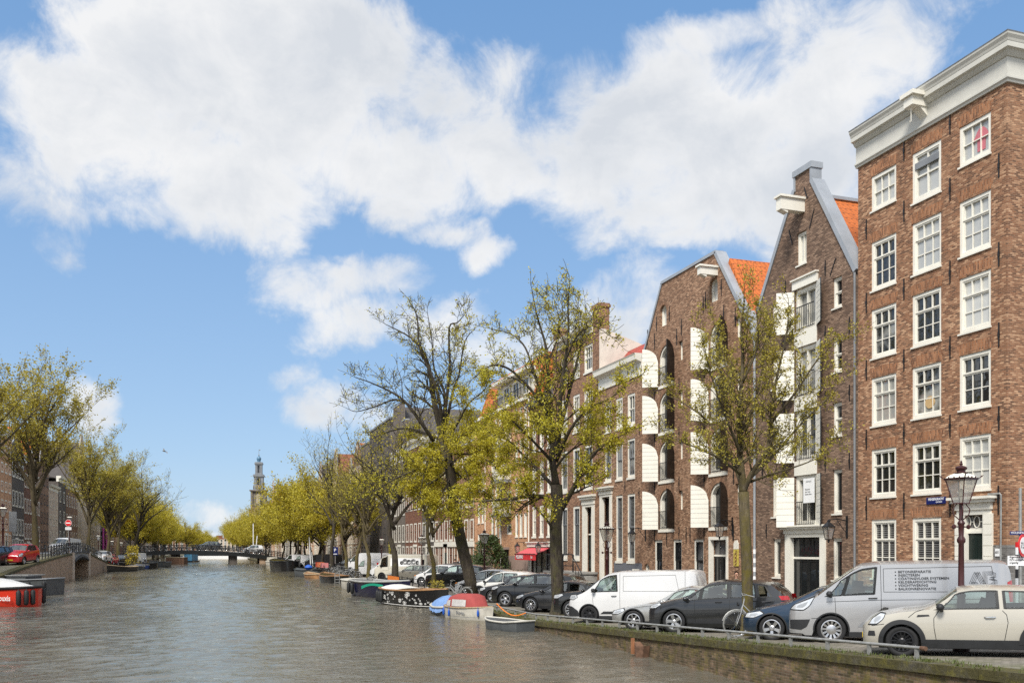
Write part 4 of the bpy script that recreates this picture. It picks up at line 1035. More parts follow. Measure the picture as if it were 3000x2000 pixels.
for (a, b) in ((65.9, 71.0), (75.4, 80.9)): h.bx(q, 0, .02, a, b, -.5, 2.25)
h.bx(q, 0, .03, 70.8, 75.6, 2.75, 2.95); h.part(q, 'base_render', plain('pinkish_render', (.30, .21, .17), .85, var=.12, dirt=.3))
for z in (5.65, 8.4, 11.2): 
    q = MB(); h.bx(q, 0, .9, 70.4, 72.6, z, z + 1.2); h.part(q, 'bay_panel', M['cream']); q = MB(); h.bx(q, 0, 1.0, 70.3, 72.7, z - .25, z - .001); h.part(q, 'bay_slab', M['lead'])
q = MB(); h.bx(q, -.5, .25, 66.0, 80.8, 14.2, 14.45); h.part(q, 'roof_edge', M['white'])
q = MB(); h.bx(q, -2.2, -.45, 66.2, 75.5, 14.45, 16.5); h.part(q, 'roof_storey', M['cream'])
for k in range(3): h.window(67 + k * 2.4, 68.6 + k * 2.4, 14.8, 16.2, 2, (1,), fr=.08, pane='pane', sill=0, cut=False, rec=.3)
q = MB(); h.bx(q, -.5, .25, 66.0, 75.7, 16.5, 16.75); h.part(q, 'roof_edge', M['white']); h.railing(67, 75, 14.45, 15.35, .1)
h.roof(14.3, 17.9, 'tile_orange', -.25, None, 'mansard', 66, 80.85)
for y in (66.0, 72.9, 77.4):
    q = MB(); q.tube([h.P(.06, y, 14.2), h.P(.06, y, .2)], .05, 6); h.part(q, 'downpipe', M['white'])

# ---------------------------------------------------------------- the long rows further off
WMESH = {}
def far_window(h, y, z, w_, hh, mat='white', lod=0):
    key = (h.o, round(w_, 2), round(hh, 2), mat, lod)
    if key not in WMESH:
        mb = MB(); o = h.o
        def bx(d0, d1, a, b, c, e): mb.box(min(o * d0, o * d1), max(o * d0, o * d1), a, b, c, e)
        f = .14
        bx(-.1, .03, -w_ / 2, -w_ / 2 + f, 0, hh); bx(-.1, .03, w_ / 2 - f, w_ / 2, 0, hh); bx(-.1, .026, -w_ / 2, w_ / 2, hh - f, hh); bx(-.1, .05, -w_ / 2, w_ / 2, -.06, f)
        bx(-.1, .0, -w_ / 2, w_ / 2, hh * .52, hh * .52 + .07)
        if lod < 2: bx(-.1, -.01, -.025, .025, f, hh - f)
        if lod == 0: bx(-.1, -.013, -w_ / 2, w_ / 2, hh * .26, hh * .26 + .035)
        g = MB(); g.add([(-.02 * o, a, b) for a, b in ((-w_ / 2 + .03, .03), (w_ / 2 - .03, .03), (w_ / 2 - .03, hh - .03), (-w_ / 2 + .03, hh - .03))], [(0, 1, 2, 3)])
        WMESH[key] = (mb.mesh('window', M[mat]), g.mesh('pane', M['pane'], recalc=False))
    a, b = WMESH[key]
    o = h.put('window', a, h.P(.0, y, z)); p = link('pane', b, o); return o
def row_house(side, y0, y1, zt, bm, top, label, lod=1, group=None, floors=None, ncol=None, wm='white', shop=None, roofm='tile_dark', hgt=None, gap=0, zs=None):
    z0 = zr(y0) if side > 0 else zl((y0 + y1) / 2)
    h = House('canal_house', label, side, y0 + .02, y1 - .02, zt, bm, depth=11, base=-1.5, group=group)
    wid = y1 - y0; n = ncol or max(2, round(wid / 2.1)); fl = floors or max(3, round((zt - z0) / 3.3))
    sh = (zt - z0 - 3.4) / (fl - 1)
    for f in range(fl):
        z = z0 + (1.0 if f == 0 else 3.6 + (f - 1) * sh); hh = (2.1 if f == 0 else min(2.3, sh * .68) * (1 - .06 * f))
        for k in range(n):
            y = y0 + wid * (k + .5) / n
            if f == 0 and k == n // 2 - (n > 3): 
                q = MB(); h.bx(q, -.05, .03, y - .55, y + .55, z0, z0 + 2.4); h.part(q, 'door', M[RG.choice(['green_black', 'black', 'render_dark'])])
                q = MB(); h.bx(q, -.05, .09, y - .75, y - .55, z0, z0 + 3.0); h.bx(q, -.05, .09, y + .55, y + .75, z0, z0 + 3.0); h.bx(q, -.05, .12, y - .85, y + .85, z0 + 3.0, z0 + 3.3); h.part(q, 'door_frame', M[wm]); continue
            far_window(h, y, z, min(1.35, wid / n * .68), round(hh, 2), wm, lod)
    if top == 'cornice':
        h.wall(back=False); h.cornice([(-.3, zt + .001), (.05, zt + .001), (.05, zt + .5), (.35, zt + .6), (.45, zt + .95), (-.3, zt + .95)], mat=wm); h.roof(zt + .6, zt + (hgt or 2.4), roofm, -.5, None, 'y')
    elif top == 'tiled': h.wall()
    elif top == 'flat':
        h.wall(); h.cornice([(-.3, zt + .001), (.1, zt + .001), (.12, zt + .25), (-.3, zt + .25)], mat='lead'); h.roof(zt, zt + .2, 'lead', -.3, None, 'flat')
    elif top == 'mansard':
        h.wall(); h.cornice([(-.3, zt + .001), (.2, zt + .001), (.3, zt + .3), (-.3, zt + .3)], mat=wm); h.roof(zt + .25, zt + (hgt or 3.0), roofm, -.1, None, 'mansard'); h.chimney(-5, y1 - .8, zt, zt + (hgt or 3) + 1.2)
    elif top in ('spout', 'neck', 'step'):
        m = (y0 + y1) / 2; H_ = hgt or wid * .75; g = MB(); nw = .8
        if top == 'step':
            k = 5; poly = [(y0 + .05, zt)]
            for i in range(k):
                a = y0 + .05 + (wid / 2 - .5) * i / k; poly += [(a, zt + H_ * (i + .6) / k), (a + (wid / 2 - .5) / k, zt + H_ * (i + .6) / k)]
            poly += [(m - .5, zt + H_)]; poly = poly + [(2 * m - a, b) for a, b in poly[::-1]]
        elif top == 'neck':
            poly = [(y0 + .05, zt), (y0 + .3, zt + .25), (m - wid * .22, zt + H_ * .35), (m - wid * .2, zt + H_ * .85), (m, zt + H_ * 1.05), (m + wid * .2, zt + H_ * .85), (m + wid * .22, zt + H_ * .35), (y1 - .3, zt + .25), (y1 - .05, zt)]
        else: poly = [(y0 + .05, zt), (m - nw / 2, zt + H_), (m - nw / 2, zt + H_ + .7), (m + nw / 2, zt + H_ + .7), (m + nw / 2, zt + H_), (y1 - .05, zt)]
        h.wall(); g.prism(poly, lambda p: h.P(0, *p), lambda p: h.P(-.35, *p)); h.part(g, 'gable', bm)
        g = MB()
        for p, q in zip(poly, poly[1:]): g.bar(h.P(-.13, *p), h.P(-.13, *q), .5, .13, (1, 0, 0)) if abs(p[0] - q[0]) > .01 or abs(p[1] - q[1]) > .01 else None
        h.part(g, 'gable_coping', M['zinc' if wm == 'white' else 'lead']); far_window(h, m, zt + H_ * .18, .9, 1.4, wm, lod); h.roof(zt - .05, zt + H_ * .92, roofm, -.36)
    if shop:
        q = MB(); h.bx(q, .0, .12, y0 + .1, y1 - .1, z0 + 3.0, z0 + 3.5); h.part(q, 'shop_fascia', M[shop])
    return h
RB = B
row_house(1, 80.92, 88.4, 12.6, B['house'], 'cornice', 'brown brick house with two stacked shop windows behind the leaning tree', 0, ncol=4, shop='white', hgt=2.6)
row_house(1, 88.42, 96.2, 13.2, B['cafe'], 'cornice', 'red brown house with crowded white windows over a white shop front', 0, ncol=4, shop='white', hgt=3)
row_house(1, 96.22, 102.3, 14.0, B['dark'], 'cornice', 'narrow dark house with a white porch left of the white shop front', 0, ncol=3, wm='white', hgt=3)
row_house(1, 102.32, 111.4, 14.6, B['cafe'], 'cornice', 'dark red house with pairs of tall white windows and white cornice', 0, ncol=4, hgt=2.5)
h1 = row_house(1, 111.42, 121.0, 16.8, B['grey'], 'tiled', 'tall grey brown block with dark tiled roof and end wall', 0, ncol=4, floors=5, wm='white')
h1.roof(16.7, 20.9, 'tile_dark', -.4); q = MB(); h1.bx(q, -.4, 0, 111.42, 121.0, 16.8, 18.6); h1.bx(q, -.4, 0, 113.5, 119, 18.6, 21.0); h1.part(q, 'parapet', B['grey']); q = MB(); h1.bx(q, -.5, .05, 113.4, 119.1, 21.0, 21.2); h1.bx(q, -.5, .05, 111.4, 113.4, 18.6, 18.75); h1.part(q, 'coping', M['zinc'])
h2 = row_house(1, 121.02, 137.0, 20.0, B['dark'], 'flat', 'tall dark grey warehouse block with a flat roof line', 1, ncol=6, floors=6, wm='render_dark')
row_house(1, 137.02, 145.0, 18.6, B['grey'], 'flat', 'tall grey brick warehouse with two narrow window columns', 1, ncol=3, wm='render_dark')
row_house(1, 145.02, 152.5, 17.6, B['ware'], 'step', 'stepped brick house with a small chimney and orange roof', 1, ncol=3, roofm='tile_orange', hgt=2.4)
row_house(1, 152.52, 160.0, 12.6, B['pink'], 'spout', 'pale house with a steep orange roof among the far right bank trees', 1, roofm='tile_orange', hgt=4.6)
kinds = ['cornice', 'neck', 'spout', 'cornice', 'step', 'mansard', 'cornice', 'flat']
cols_ = ['pink', 'house', 'dark', 'cafe', 'ware', 'grey', 'house', 'modern']; colw = {'pink': 'pale', 'house': 'brown', 'dark': 'near black', 'cafe': 'red brown', 'ware': 'brown grey', 'grey': 'grey', 'modern': 'orange brick'}
topw = {'cornice': 'flat corniced', 'neck': 'neck gabled', 'spout': 'spout gabled', 'step': 'step gabled', 'mansard': 'mansard roofed', 'flat': 'flat roofed'}
y = 160.02; i = 0; seen = {}
while y < 470:
    wd = RG.choice([6.2, 7.0, 7.8, 9.0, 10.5]); 
    if y > 260: wd *= 1.5
    c, k = RG.choice(cols_), kinds[i % 8]; z = RG.uniform(11.5, 15)
    lab = '%s %s canal house in the far right bank row behind the trees' % (colw[c], topw[k])
    row_house(1, y, y + wd, z, B[c], k, lab, 2 if y > 230 else 1, 'canal houses along the far right bank', ncol=3, floors=4, roofm=RG.choice(['tile_dark', 'tile_orange', 'tile_brown'])); y += wd + .02; i += 1
# left bank
for k, (ya, yb, bm_, tp) in enumerate(((34, 44, 'house', 'cornice'), (44.02, 52, 'pink', 'neck'), (52.02, 62, 'dark', 'cornice'), (62.02, 71, 'ware', 'spout'), (71.02, 82, 'modern', 'cornice'), (82.02, 94, 'cafe', 'neck'), (94.02, 107.9, 'pink', 'cornice'))):
    row_house(-1, ya, yb, 13.5, B[bm_], tp, ('brown', 'pale gabled', 'dark', 'brown grey spout gabled', 'orange brick', 'red brown gabled', 'broad pale')[k] + ' house on the near left bank, reflected in the windows opposite', 2, roofm='tile_orange')
row_house(-1, 108, 123.5, 15.5, B['modern'], 'cornice', 'brick house at the left edge partly hidden by trees', 0, roofm='tile_orange', hgt=4.6, ncol=4)
row_house(-1, 123.52, 130.6, 16.5, B['modern'], 'cornice', 'orange brick apartment house with grey balcony panels at the left edge', 0, roofm='tile_orange', hgt=4.0, ncol=3, floors=6)
row_house(-1, 130.62, 139.0, 15.5, B['dark'], 'neck', 'black painted house with white windows next to the orange brick apartments', 0, ncol=4, roofm='tile_orange', hgt=3.5)
row_house(-1, 139.02, 145.2, 14.5, B['cafe'], 'cornice', 'brown house with tall white windows and dark red door left of the big tree', 0, ncol=3, roofm='tile_orange')
row_house(-1, 145.22, 152.0, 15.0, B['house'], 'spout', 'brown brick house directly behind the big left bank tree', 0, ncol=3, roofm='tile_orange')
row_house(-1, 152.02, 160.0, 15.0, B['ware'], 'spout', 'dark brown warehouse with small arched windows right of the big left tree', 0, ncol=3, wm='render_dark', roofm='tile_brown')
row_house(-1, 160.02, 170.0, 12.0, B['pink'], 'cornice', 'cream house with narrow cream windows on the left bank', 0, ncol=3, wm='cream')
row_house(-1, 170.02, 179.0, 14.0, B['dark'], 'cornice', 'dark grey house with wide white windows behind the white bus', 0, ncol=2)
row_house(-1, 179.02, 195.0, 13.5, B['house'], 'cornice', 'wide brown brick house behind the no entry sign', 0, ncol=5, shop='white')
row_house(-1, 195.02, 211.0, 13.0, B['pink'], 'neck', 'pale cream gabled house right of the no entry sign', 1, ncol=4, wm='cream')
hm = row_house(-1, 211.02, 236.0, 13.0, B['pink'], 'cornice', 'broad cream house behind the second left bank tree', 1, ncol=6)
hm = row_house(-1, 236.02, 259.0, 13.0, B['dark'], 'cornice', 'dark house with magenta banners on its front', 1, ncol=5)
for k in range(3):
    b = thing('banner', 'magenta banner hung on the dark left bank house, %s' % ('nearest of three', 'middle of three', 'farthest of three')[k], 'banner', (XL + .3, 240 + k * 7.5, 5.2), 0, 'magenta banners'); q = MB(); q.box(0, .06, -1.9, 1.9, -2.6, 2.6); q.build('cloth', M['magenta'], b); q = MB(); q.tube([(.03, -2.1, 2.65), (.03, 2.1, 2.65)], .05, 6); q.build('pole', M['iron'], b)
y = 259.02
while y < 520:
    wd = RG.choice([9, 11, 13, 15]); c, k = RG.choice(cols_), kinds[i % 8]
    lab = '%s %s canal house in the far left bank row behind the trees' % (colw[c], topw[k])
    row_house(-1, y, y + wd, RG.uniform(11, 14.5), B[c], k, lab, 2, 'canal houses along the far left bank', ncol=3, floors=4, roofm=RG.choice(['tile_dark', 'tile_orange', 'tile_brown'])); y += wd + .02; i += 1
# houses closing the canal's far end, where it bends
def end_house(x0, x1, y, zt, bm, rm, label, zrf):
    r = thing('canal_house', label, 'house', ((x0 + x1) / 2, y, 0), 0, 'houses closing the end of the canal')
    w_ = (x1 - x0) / 2
    q = MB(); q.box(-w_, w_, 0, 10, -1, zt); q.build('wall', bm, r)
    q = MB(); q.prism([(-w_, zt), (w_, zt), (w_ * .7, zrf), (-w_ * .7, zrf)], lambda p: (p[0], -.1, p[1]), lambda p: (p[0], 10, p[1])); q.build('roof', M[rm], r)
    n = max(2, int(w_ * 2 / 3.2))
    for f in range(4):
        for k in range(n):
            x = -w_ + 2 * w_ * (k + .5) / n; z = 1.2 + f * (zt - 1) / 4
            q = MB(); q.box(x - .8, x + .8, -.14, -.02, z, z + 2.0); wo = q.build('window', M['white'], r)
            q = MB(); q.box(x - .6, x + .6, -.17, -.15, z + .15, z + 1.85); q.build('pane', M['pane'], wo)
end_house(8, 13.5, 690, 9, B['pink'], 'tile_brown', 'pale house left of the orange roof at the end of the canal', 12)
end_house(13.5, 18.6, 690, 9.5, B['pink'], 'tile_brown', 'house with a brownish orange roof at the end of the canal', 12.8)
end_house(18.6, 24, 690, 8.5, B['pink'], 'tile_dark', 'grey roofed white house at the end of the canal', 11.6); end_house(-30, 8, 690, 8, B['house'], 'tile_dark', 'brown house farthest left at the end of the canal', 11); end_house(24, 46, 690, 8, B['house'], 'tile_dark', 'brown house farthest right at the end of the canal', 11)
# church tower
CX_, CY_ = ray(758.5, 766)
tw = thing('church_tower', 'slender stone church tower with clock and blue crown dome above the trees', 'church tower', (CX_, CY_, 0), -A * .5)
ts = plain('tower_stone', (.17, .145, .12), .85, var=.25, scale=.3, dirt=.3); tl = plain('tower_lead', (.19, .2, .21), .6, var=.2, scale=.4); tb = plain('tower_blue_dome', (.08, .17, .26), .4, var=.15, scale=.5)
def tz(v): return H + (HV - v) * 766 / F
q = MB(); q.box(-6, 6, -6, 6, -1, tz(1482)); q.box(-7.2, 7.2, -7.2, 7.2, -1, tz(1492)); q.build('brick_shaft', plain('tower_brick', (.19, .13, .085), .9, var=.3, scale=.4), tw)
q = MB(); q.box(-5, 5, -5, 5, tz(1482), tz(1438)); q.box(-6, 6, -6, 6, tz(1484), tz(1481)); q.box(-6.9, 6.9, -6.9, 6.9, tz(1439), tz(1435.5))
for sx in (-1, 1):
    for sy in (-1, 1): q.box(sx * 5.2 - .8, sx * 5.2 + .8, sy * 5.2 - .8, sy * 5.2 + .8, tz(1484), tz(1439))
q.build('lower_stage', ts, tw)
q = MB(); q.prism([(-1.6, tz(1475)), (1.6, tz(1475)), (1.6, tz(1452))] + [(1.6 * math.cos(a), tz(1452) + 1.6 * math.sin(a)) for a in (.5, 1, 1.57, 2.1, 2.6)] + [(-1.6, tz(1452))], lambda p: (p[0], -5.05, p[1]), lambda p: (p[0], -5.15, p[1])); q.build('niche', plain('pale_stone', (.35, .3, .22), .8, var=.2), tw)
def stage(r, z0, z1, n=4, open_=True, mat=ts):
    q = MB(); pw = r * .26
    for sx in (-1, 1):
        for sy in (-1, 1): q.box(sx * (r - pw) - pw, sx * (r - pw) + pw, sy * (r - pw) - pw, sy * (r - pw) + pw, z0, z1)
    for a in range(4):
        for s_ in (-.33, .33):
            c, s2 = math.cos(a * pi / 2), math.sin(a * pi / 2); q.tube([(c * (r - .3) - s2 * s_ * r, s2 * (r - .3) + c * s_ * r, z0), (c * (r - .3) - s2 * s_ * r, s2 * (r - .3) + c * s_ * r, z1)], r * .09, 6)
    q.box(-r * 1.02, r * 1.02, -r * 1.02, r * 1.02, z1 - (z1 - z0) * .12, z1)
    q.box(-r * 1.22, r * 1.22, -r * 1.22, r * 1.22, z1, z1 + 1.0); q.box(-r * 1.1, r * 1.1, -r * 1.1, r * 1.1, z1 + 1.0, z1 + 1.8); q.box(-r * 1.05, r * 1.05, -r * 1.05, r * 1.05, z0 - .6, z0 + .4)
    q.box(-r * .35, r * .35, -r * .35, r * .35, z0, z1)
    return q
stage(3.7, tz(1434), tz(1396), mat=tl).build('bell_stage', tl, tw)
stage(2.7, tz(1387), tz(1360)).build('upper_stage', tl, tw)
q = MB(); q.lathe([(2.9, tz(1357)), (1.6, tz(1354)), (1.3, tz(1350)), (1.7, tz(1347)), (1.9, tz(1343)), (1.6, tz(1339.5)), (.8, tz(1337)), (.3, tz(1335))], 14); q.build('crown_dome', tb, tw, smooth=True)
q = MB(); q.lathe([(.35, tz(1335)), (.7, tz(1333.5)), (.35, tz(1332)), (.16, tz(1330)), (.1, tz(1316))], 8); q.box(-.1, 1.2, -.05, .05, tz(1319), tz(1316.5)); q.build('spire', tl, tw)
for a in range(4):
    c, s_ = math.cos(a * pi / 2), math.sin(a * pi / 2)
    k = MB(); k.lathe([(1.9, 0), (1.9, .2)], 20); d = k.build('clock_face', plain('clock_blue', (.13, .12, .11), .5, var=0), tw, loc=(c * 4.2, s_ * 4.2, tz(1427))); d.rotation_euler = (pi / 2, 0, a * pi / 2 + pi / 2)
    k = MB(); k.box(-.16, .16, -.2, 1.5, .22, .3); k.box(-.2, 1.1, -.16, .16, .22, .3); k.tube([(1.7 * math.cos(t_ * pi / 8), 1.7 * math.sin(t_ * pi / 8), .2) for t_ in range(16)], .12, 4, closed=True); k.build('clock_hands', plain('clock_gold', (.55, .4, .12), .4, var=0) if a == 0 else bpy.data.materials['clock_gold'], d)
# ================================================================ vehicles
def lerp_pts(pts):
    xs = [p[0] for p in pts]; zs = [p[1] for p in pts]
    return lambda x: float(np.interp(x, xs, zs))
def smooth_fn(f, r=.05):
    return lambda x: (f(x - r) + 2 * f(x) + f(x + r)) / 4
def ribbon(mb, pts, w_):
    """flat strip through 3-D pts, widened in the side plane (x,z)"""
    k = len(pts); L_, R_ = [], []
    for i, p in enumerate(pts):
        a, b = Vector(pts[max(i - 1, 0)]), Vector(pts[min(i + 1, k - 1)]); d = Vector((b.x - a.x, 0, b.z - a.z)); d = d.normalized() if d.length > 1e-7 else Vector((1, 0, 0))
        n = Vector((-d.z, 0, d.x)) * (w_ / 2); p = Vector(p); L_.append(p + n); R_.append(p - n)
    mb.grid([L_, R_])
SIL = {  # top line and belt line, both in fractions of length and height
    'hatch': ([(0, .40), (.012, .49), (.06, .57), (.18, .65), (.27, .70), (.44, .955), (.52, 1), (.72, .985), (.87, .93), (.93, .80), (.975, .62), (1, .45)],
              [(0, .39), (.012, .45), (.09, .53), (.23, .61), (.55, .645), (.85, .67), (.94, .655), (.98, .56), (1, .44)]),
    'coupe': ([(0, .36), (.012, .45), (.09, .53), (.26, .63), (.335, .665), (.48, .945), (.56, 1), (.66, .985), (.76, .915), (.88, .735), (.97, .69), (1, .5)],
              [(0, .35), (.012, .42), (.1, .5), (.26, .60), (.5, .625), (.8, .655), (.9, .665), (.97, .66), (1, .48)]),
    'fast': ([(0, .38), (.01, .46), (.07, .56), (.2, .66), (.26, .70), (.44, .95), (.54, 1), (.66, .975), (.8, .87), (.92, .74), (.98, .70), (1, .5)],
             [(0, .37), (.01, .43), (.1, .54), (.24, .63), (.55, .655), (.8, .68), (.92, .69), (.98, .67), (1, .48)]),
    'suv': ([(0, .44), (.01, .53), (.04, .60), (.2, .655), (.265, .685), (.41, .95), (.5, 1), (.75, .985), (.9, .94), (.955, .78), (.985, .62), (1, .45)],
            [(0, .43), (.01, .50), (.07, .585), (.23, .635), (.55, .655), (.86, .675), (.95, .66), (.985, .58), (1, .44)]),
    'mpv': ([(0, .38), (.012, .46), (.06, .53), (.15, .61), (.22, .66), (.41, .94), (.52, 1), (.75, .985), (.92, .92), (.965, .75), (.99, .55), (1, .42)],
            [(0, .37), (.012, .43), (.09, .51), (.2, .585), (.5, .61), (.86, .635), (.955, .62), (.99, .52), (1, .41)]),
    'wagon': ([(0, .40), (.01, .49), (.07, .57), (.23, .66), (.29, .69), (.43, .955), (.52, 1), (.78, .985), (.92, .93), (.965, .75), (.99, .6), (1, .45)],
              [(0, .39), (.01, .45), (.09, .54), (.25, .625), (.55, .645), (.88, .665), (.965, .65), (.99, .56), (1, .44)]),
    'mini': ([(0, .42), (.018, .52), (.07, .60), (.19, .665), (.30, .69), (.345, .735), (.46, .965), (.52, .995), (.6, 1), (.86, .975), (.925, .92), (.965, .74), (.99, .58), (1, .48)],
             [(0, .41), (.018, .49), (.09, .58), (.2, .635), (.32, .665), (.6, .67), (.92, .68), (.965, .66), (.99, .56), (1, .47)]),
    'transit': ([(0, .36), (.008, .44), (.03, .49), (.13, .60), (.165, .67), (.30, .92), (.345, .975), (.42, 1), (.93, .995), (.975, .975), (.992, .9), (1, .4)],
                [(0, .35), (.008, .42), (.03, .47), (.11, .545), (.16, .575), (.42, .59), (.96, .60), (.992, .6), (1, .39)]),
    'jumpy': ([(0, .34), (.008, .42), (.03, .50), (.13, .62), (.17, .68), (.29, .92), (.34, .975), (.42, 1), (.93, 1), (.975, .98), (.992, .9), (1, .35)],
              [(0, .33), (.008, .40), (.03, .47), (.11, .565), (.17, .595), (.42, .60), (.96, .605), (.992, .6), (1, .34)]),
    'caddy': ([(0, .34), (.01, .42), (.05, .50), (.19, .58), (.25, .62), (.39, .93), (.46, .985), (.55, 1), (.93, .985), (.97, .95), (.99, .8), (1, .35)],
              [(0, .33), (.01, .40), (.08, .48), (.22, .555), (.5, .575), (.96, .585), (.99, .58), (1, .34)]),
    'oldvan': ([(0, .30), (.004, .42), (.02, .47), (.07, .53), (.11, .60), (.15, .84), (.19, .92), (.25, .95), (.27, 1), (.97, 1), (.99, .985), (1, .25)],
               [(0, .29), (.004, .38), (.02, .43), (.07, .48), (.12, .5), (.3, .52), (.97, .53), (.99, .52), (1, .24)]),
}
WM = {}
def wheel_mesh(R, style):
    key = (round(R, 3), style)
    if key in WM: return WM[key]
    w_ = .20; r = R * .69
    t = MB(); prof = [(r, -w_ * .42), (r + .02, -w_ * .5), (R * .93, -w_ * .5), (R * .985, -w_ * .42), (R, -w_ * .2), (R, w_ * .2), (R * .985, w_ * .42), (R * .93, w_ * .5), (r + .02, w_ * .5), (r, w_ * .42), (r - .03, w_ * .1), (r - .03, -w_ * .1)]
    n = 32
    o = []
    for i, (a, b) in enumerate(prof): o.append([(a * math.cos(2 * pi * j / n), b, a * math.sin(2 * pi * j / n)) for j in range(n + 1)])
    o.append(o[0]); t.grid(o)
    f = MB()     # outer face towards -y
    def P(a, rad, y): return (rad * math.cos(a), y, rad * math.sin(a))
    face = -w_ * .40
    rim = [[P(2 * pi * j / n, q, y) for j in range(n + 1)] for q, y in ((r + .012, face - .005), (r - .02, face - .012), (r - .035, face + .01), (r - .045, face + .09))]; f.grid(rim)
    ns, sw, hub = {'five': (5, .085, .07), 'star': (5, .10, .06), 'ten': (10, .04, .06), 'multi': (14, .028, .07), 'cover': (12, .05, .12), 'seven': (7, .055, .06), 'steel': (8, .10, .09)}[style]
    for k in range(ns):
        a = 2 * pi * k / ns + .3
        a0, a1 = sw / hub / 2.2, sw / r / 1.7
        tw = .06 if style in ('star', 'ten') else 0
        in_, out_ = hub * .8, r - .02
        vs = [P(a - a0, in_, face + .015), P(a + a0, in_, face + .015), P(a + a1 + tw, out_, face - .004), P(a - a1 + tw, out_, face - .004)]
        vs += [(x, y + .03, z) for x, y, z in vs]
        f.add(vs, [(0, 1, 2, 3), (0, 4, 5, 1), (1, 5, 6, 2), (2, 6, 7, 3), (3, 7, 4, 0)])
    f.add([P(2 * pi * j / 14, hub, face + .012) for j in range(14)] + [P(2 * pi * j / 14, hub * .6, face - .004) for j in range(14)], [tuple(range(14, 28))] + [(j, (j + 1) % 14, (j + 1) % 14 + 14, j + 14) for j in range(14)])
    f.cur = 1
    f.add([P(2 * pi * j / 24, r - .03, face + .095) for j in range(24)], [tuple(range(24))])
    f.add([P(2 * pi * j / 20, r * .62, face + .06) for j in range(20)], [tuple(range(20))])
    rm = M['darkalloy'] if style in ('multi', 'steel') else M['alloy']
    WM[key] = (t.mesh('wheel', M['rubber'], smooth=50), f.mesh('rim', [rm, M['plastic']], smooth=30, recalc=False))
    return WM[key]
def car(name, label, cat, sil, L, W, Ht, R, xf, xr, paint, wins, wheel='five', group=None, sill=.21, tumble=.30, cladding=False, lights=None, tail=None, doors=(), detail=True, extra=None, roofmat=None, glassmat='car_glass', van=False, trim=True, screen=None, rear_screen=None, plan_c=.5, pillar=True, dark_low=0):
    """nose at x=0, near side at -y. wins: (front bottom, front top, rear bottom, rear top) in metres along the car"""
    r = thing(name, label, cat, (0, 0, 0), 0, group)
    top = smooth_fn(lerp_pts([(a * L, b * Ht) for a, b in SIL[sil][0]]), .05); belt = smooth_fn(lerp_pts([(a * L, b * Ht) for a, b in SIL[sil][1]]), .05)
    ar = R * 1.16
    def plan(x):
        s1 = min(x, L - x); c = plan_c if x < L / 2 else plan_c * .7
        return 1 if s1 >= c else .66 + .34 * math.sqrt(max(0, 1 - (1 - s1 / c) ** 2))
    def bot(x):
        z = sill if .35 < x < L - .35 else sill + .04
        for xc in (xf, xr):
            if abs(x - xc) < ar: z = max(z, R + math.sqrt(ar * ar - (x - xc) ** 2))
        return min(z, belt(x) - .04)
    hw = W / 2
    def S_(x, z):
        zb_ = belt(x); h_ = hw * plan(x)
        if z <= zb_:
            t_ = (z - sill) / max(.05, zb_ - sill)
            return h_ * (1 - (.16 if not van else .07) * (max(0, .5 - t_)) ** 2 * 1.2 - (.20 if not van else .10) * max(0, t_ - .62) ** 2 * 1.6)
        y0 = h_ * (1 - (.20 if not van else .10) * .38 ** 2 * 1.6)
        return max(y0 - tumble * (z - zb_), .2)
    def T_(x, y):
        zt_ = top(x); yr = S_(x, zt_ - .02); q = min(1, abs(y) / yr); return zt_ - (.035 if not van else .05) * q * q - .03 * q ** 8
    xs = sorted(set([round(v, 3) for v in np.arange(.0, L + .001, .055)] + [L] + [round(xc + ar * math.cos(a), 3) for xc in (xf, xr) for a in np.linspace(0, pi, 19)]))
    xs = [x for x in xs if 0 <= x <= L]
    lows = [0, .12, .3, .5, .66, .8, .9, .96, 1]; ups = [.0, .07, .25, .45, .65, .8, .9, 1.0]; tops = [1, .985, .95, .85, .6, .3, 0]
    rings = []; meta = []
    for x in xs:
        b_, be, tp = bot(x), belt(x), top(x); ring = []; mt = []
        ze = T_(x, S_(x, tp - .02)); ze = max(ze, be + .004)
        for t_ in lows: z = b_ + (be - b_) * t_; ring.append((x, -S_(x, z), z)); mt.append(('l', t_))
        for t_ in ups[1:]: z = be + (ze - be) * t_; ring.append((x, -S_(x, z), z)); mt.append(('u', t_))
        yr = S_(x, ze)
        for q in tops[1:]: ring.append((x, -yr * q, max(T_(x, yr * q), ze))); mt.append(('t', q))
        ring += [(a, -b, c) for a, b, c in ring[-2::-1]]
        rings.append(ring)
    half = len(lows) + len(ups) - 1 + len(tops) - 1; n = len(rings[0])
    def in_win(x, t_):
        for (a, b, c, d) in wins:
            if a + (b - a) * t_ < x < c + (d - c) * t_ and .07 < t_ < .9: return True
        return False
    mb = MB(); mb.v = [p for q in rings for p in q]
    nl, nu = len(lows), len(ups) - 1
    for i in range(len(xs) - 1):
        xm = (xs[i] + xs[i + 1]) / 2
        for j in range(n - 1):
            jj = j if j < half - 1 else n - 2 - j
            skip = False
            if nl - 1 <= jj < nl + nu - 1 and wins:
                k = jj - (nl - 1); skip = in_win(xm, (ups[k] + ups[k + 1]) / 2)
            elif jj >= nl + nu and screen and screen[0] < xm < screen[1]: skip = True
            elif jj >= nl + nu and rear_screen and rear_screen[0] < xm < rear_screen[1]: skip = True
            if skip: continue
            mb.f.append((i * n + j, i * n + j + 1, (i + 1) * n + j + 1, (i + 1) * n + j))
            z_ = rings[i][j][2]
            mb.mi.append(1 if roofmat and jj >= nl + nu - 1 and top(xm) > Ht * .9 else (2 if dark_low and z_ < dark_low else 0))
    for k in (0, len(xs) - 1):
        mb.f.append(tuple(k * n + j for j in range(n))); mb.mi.append(0)
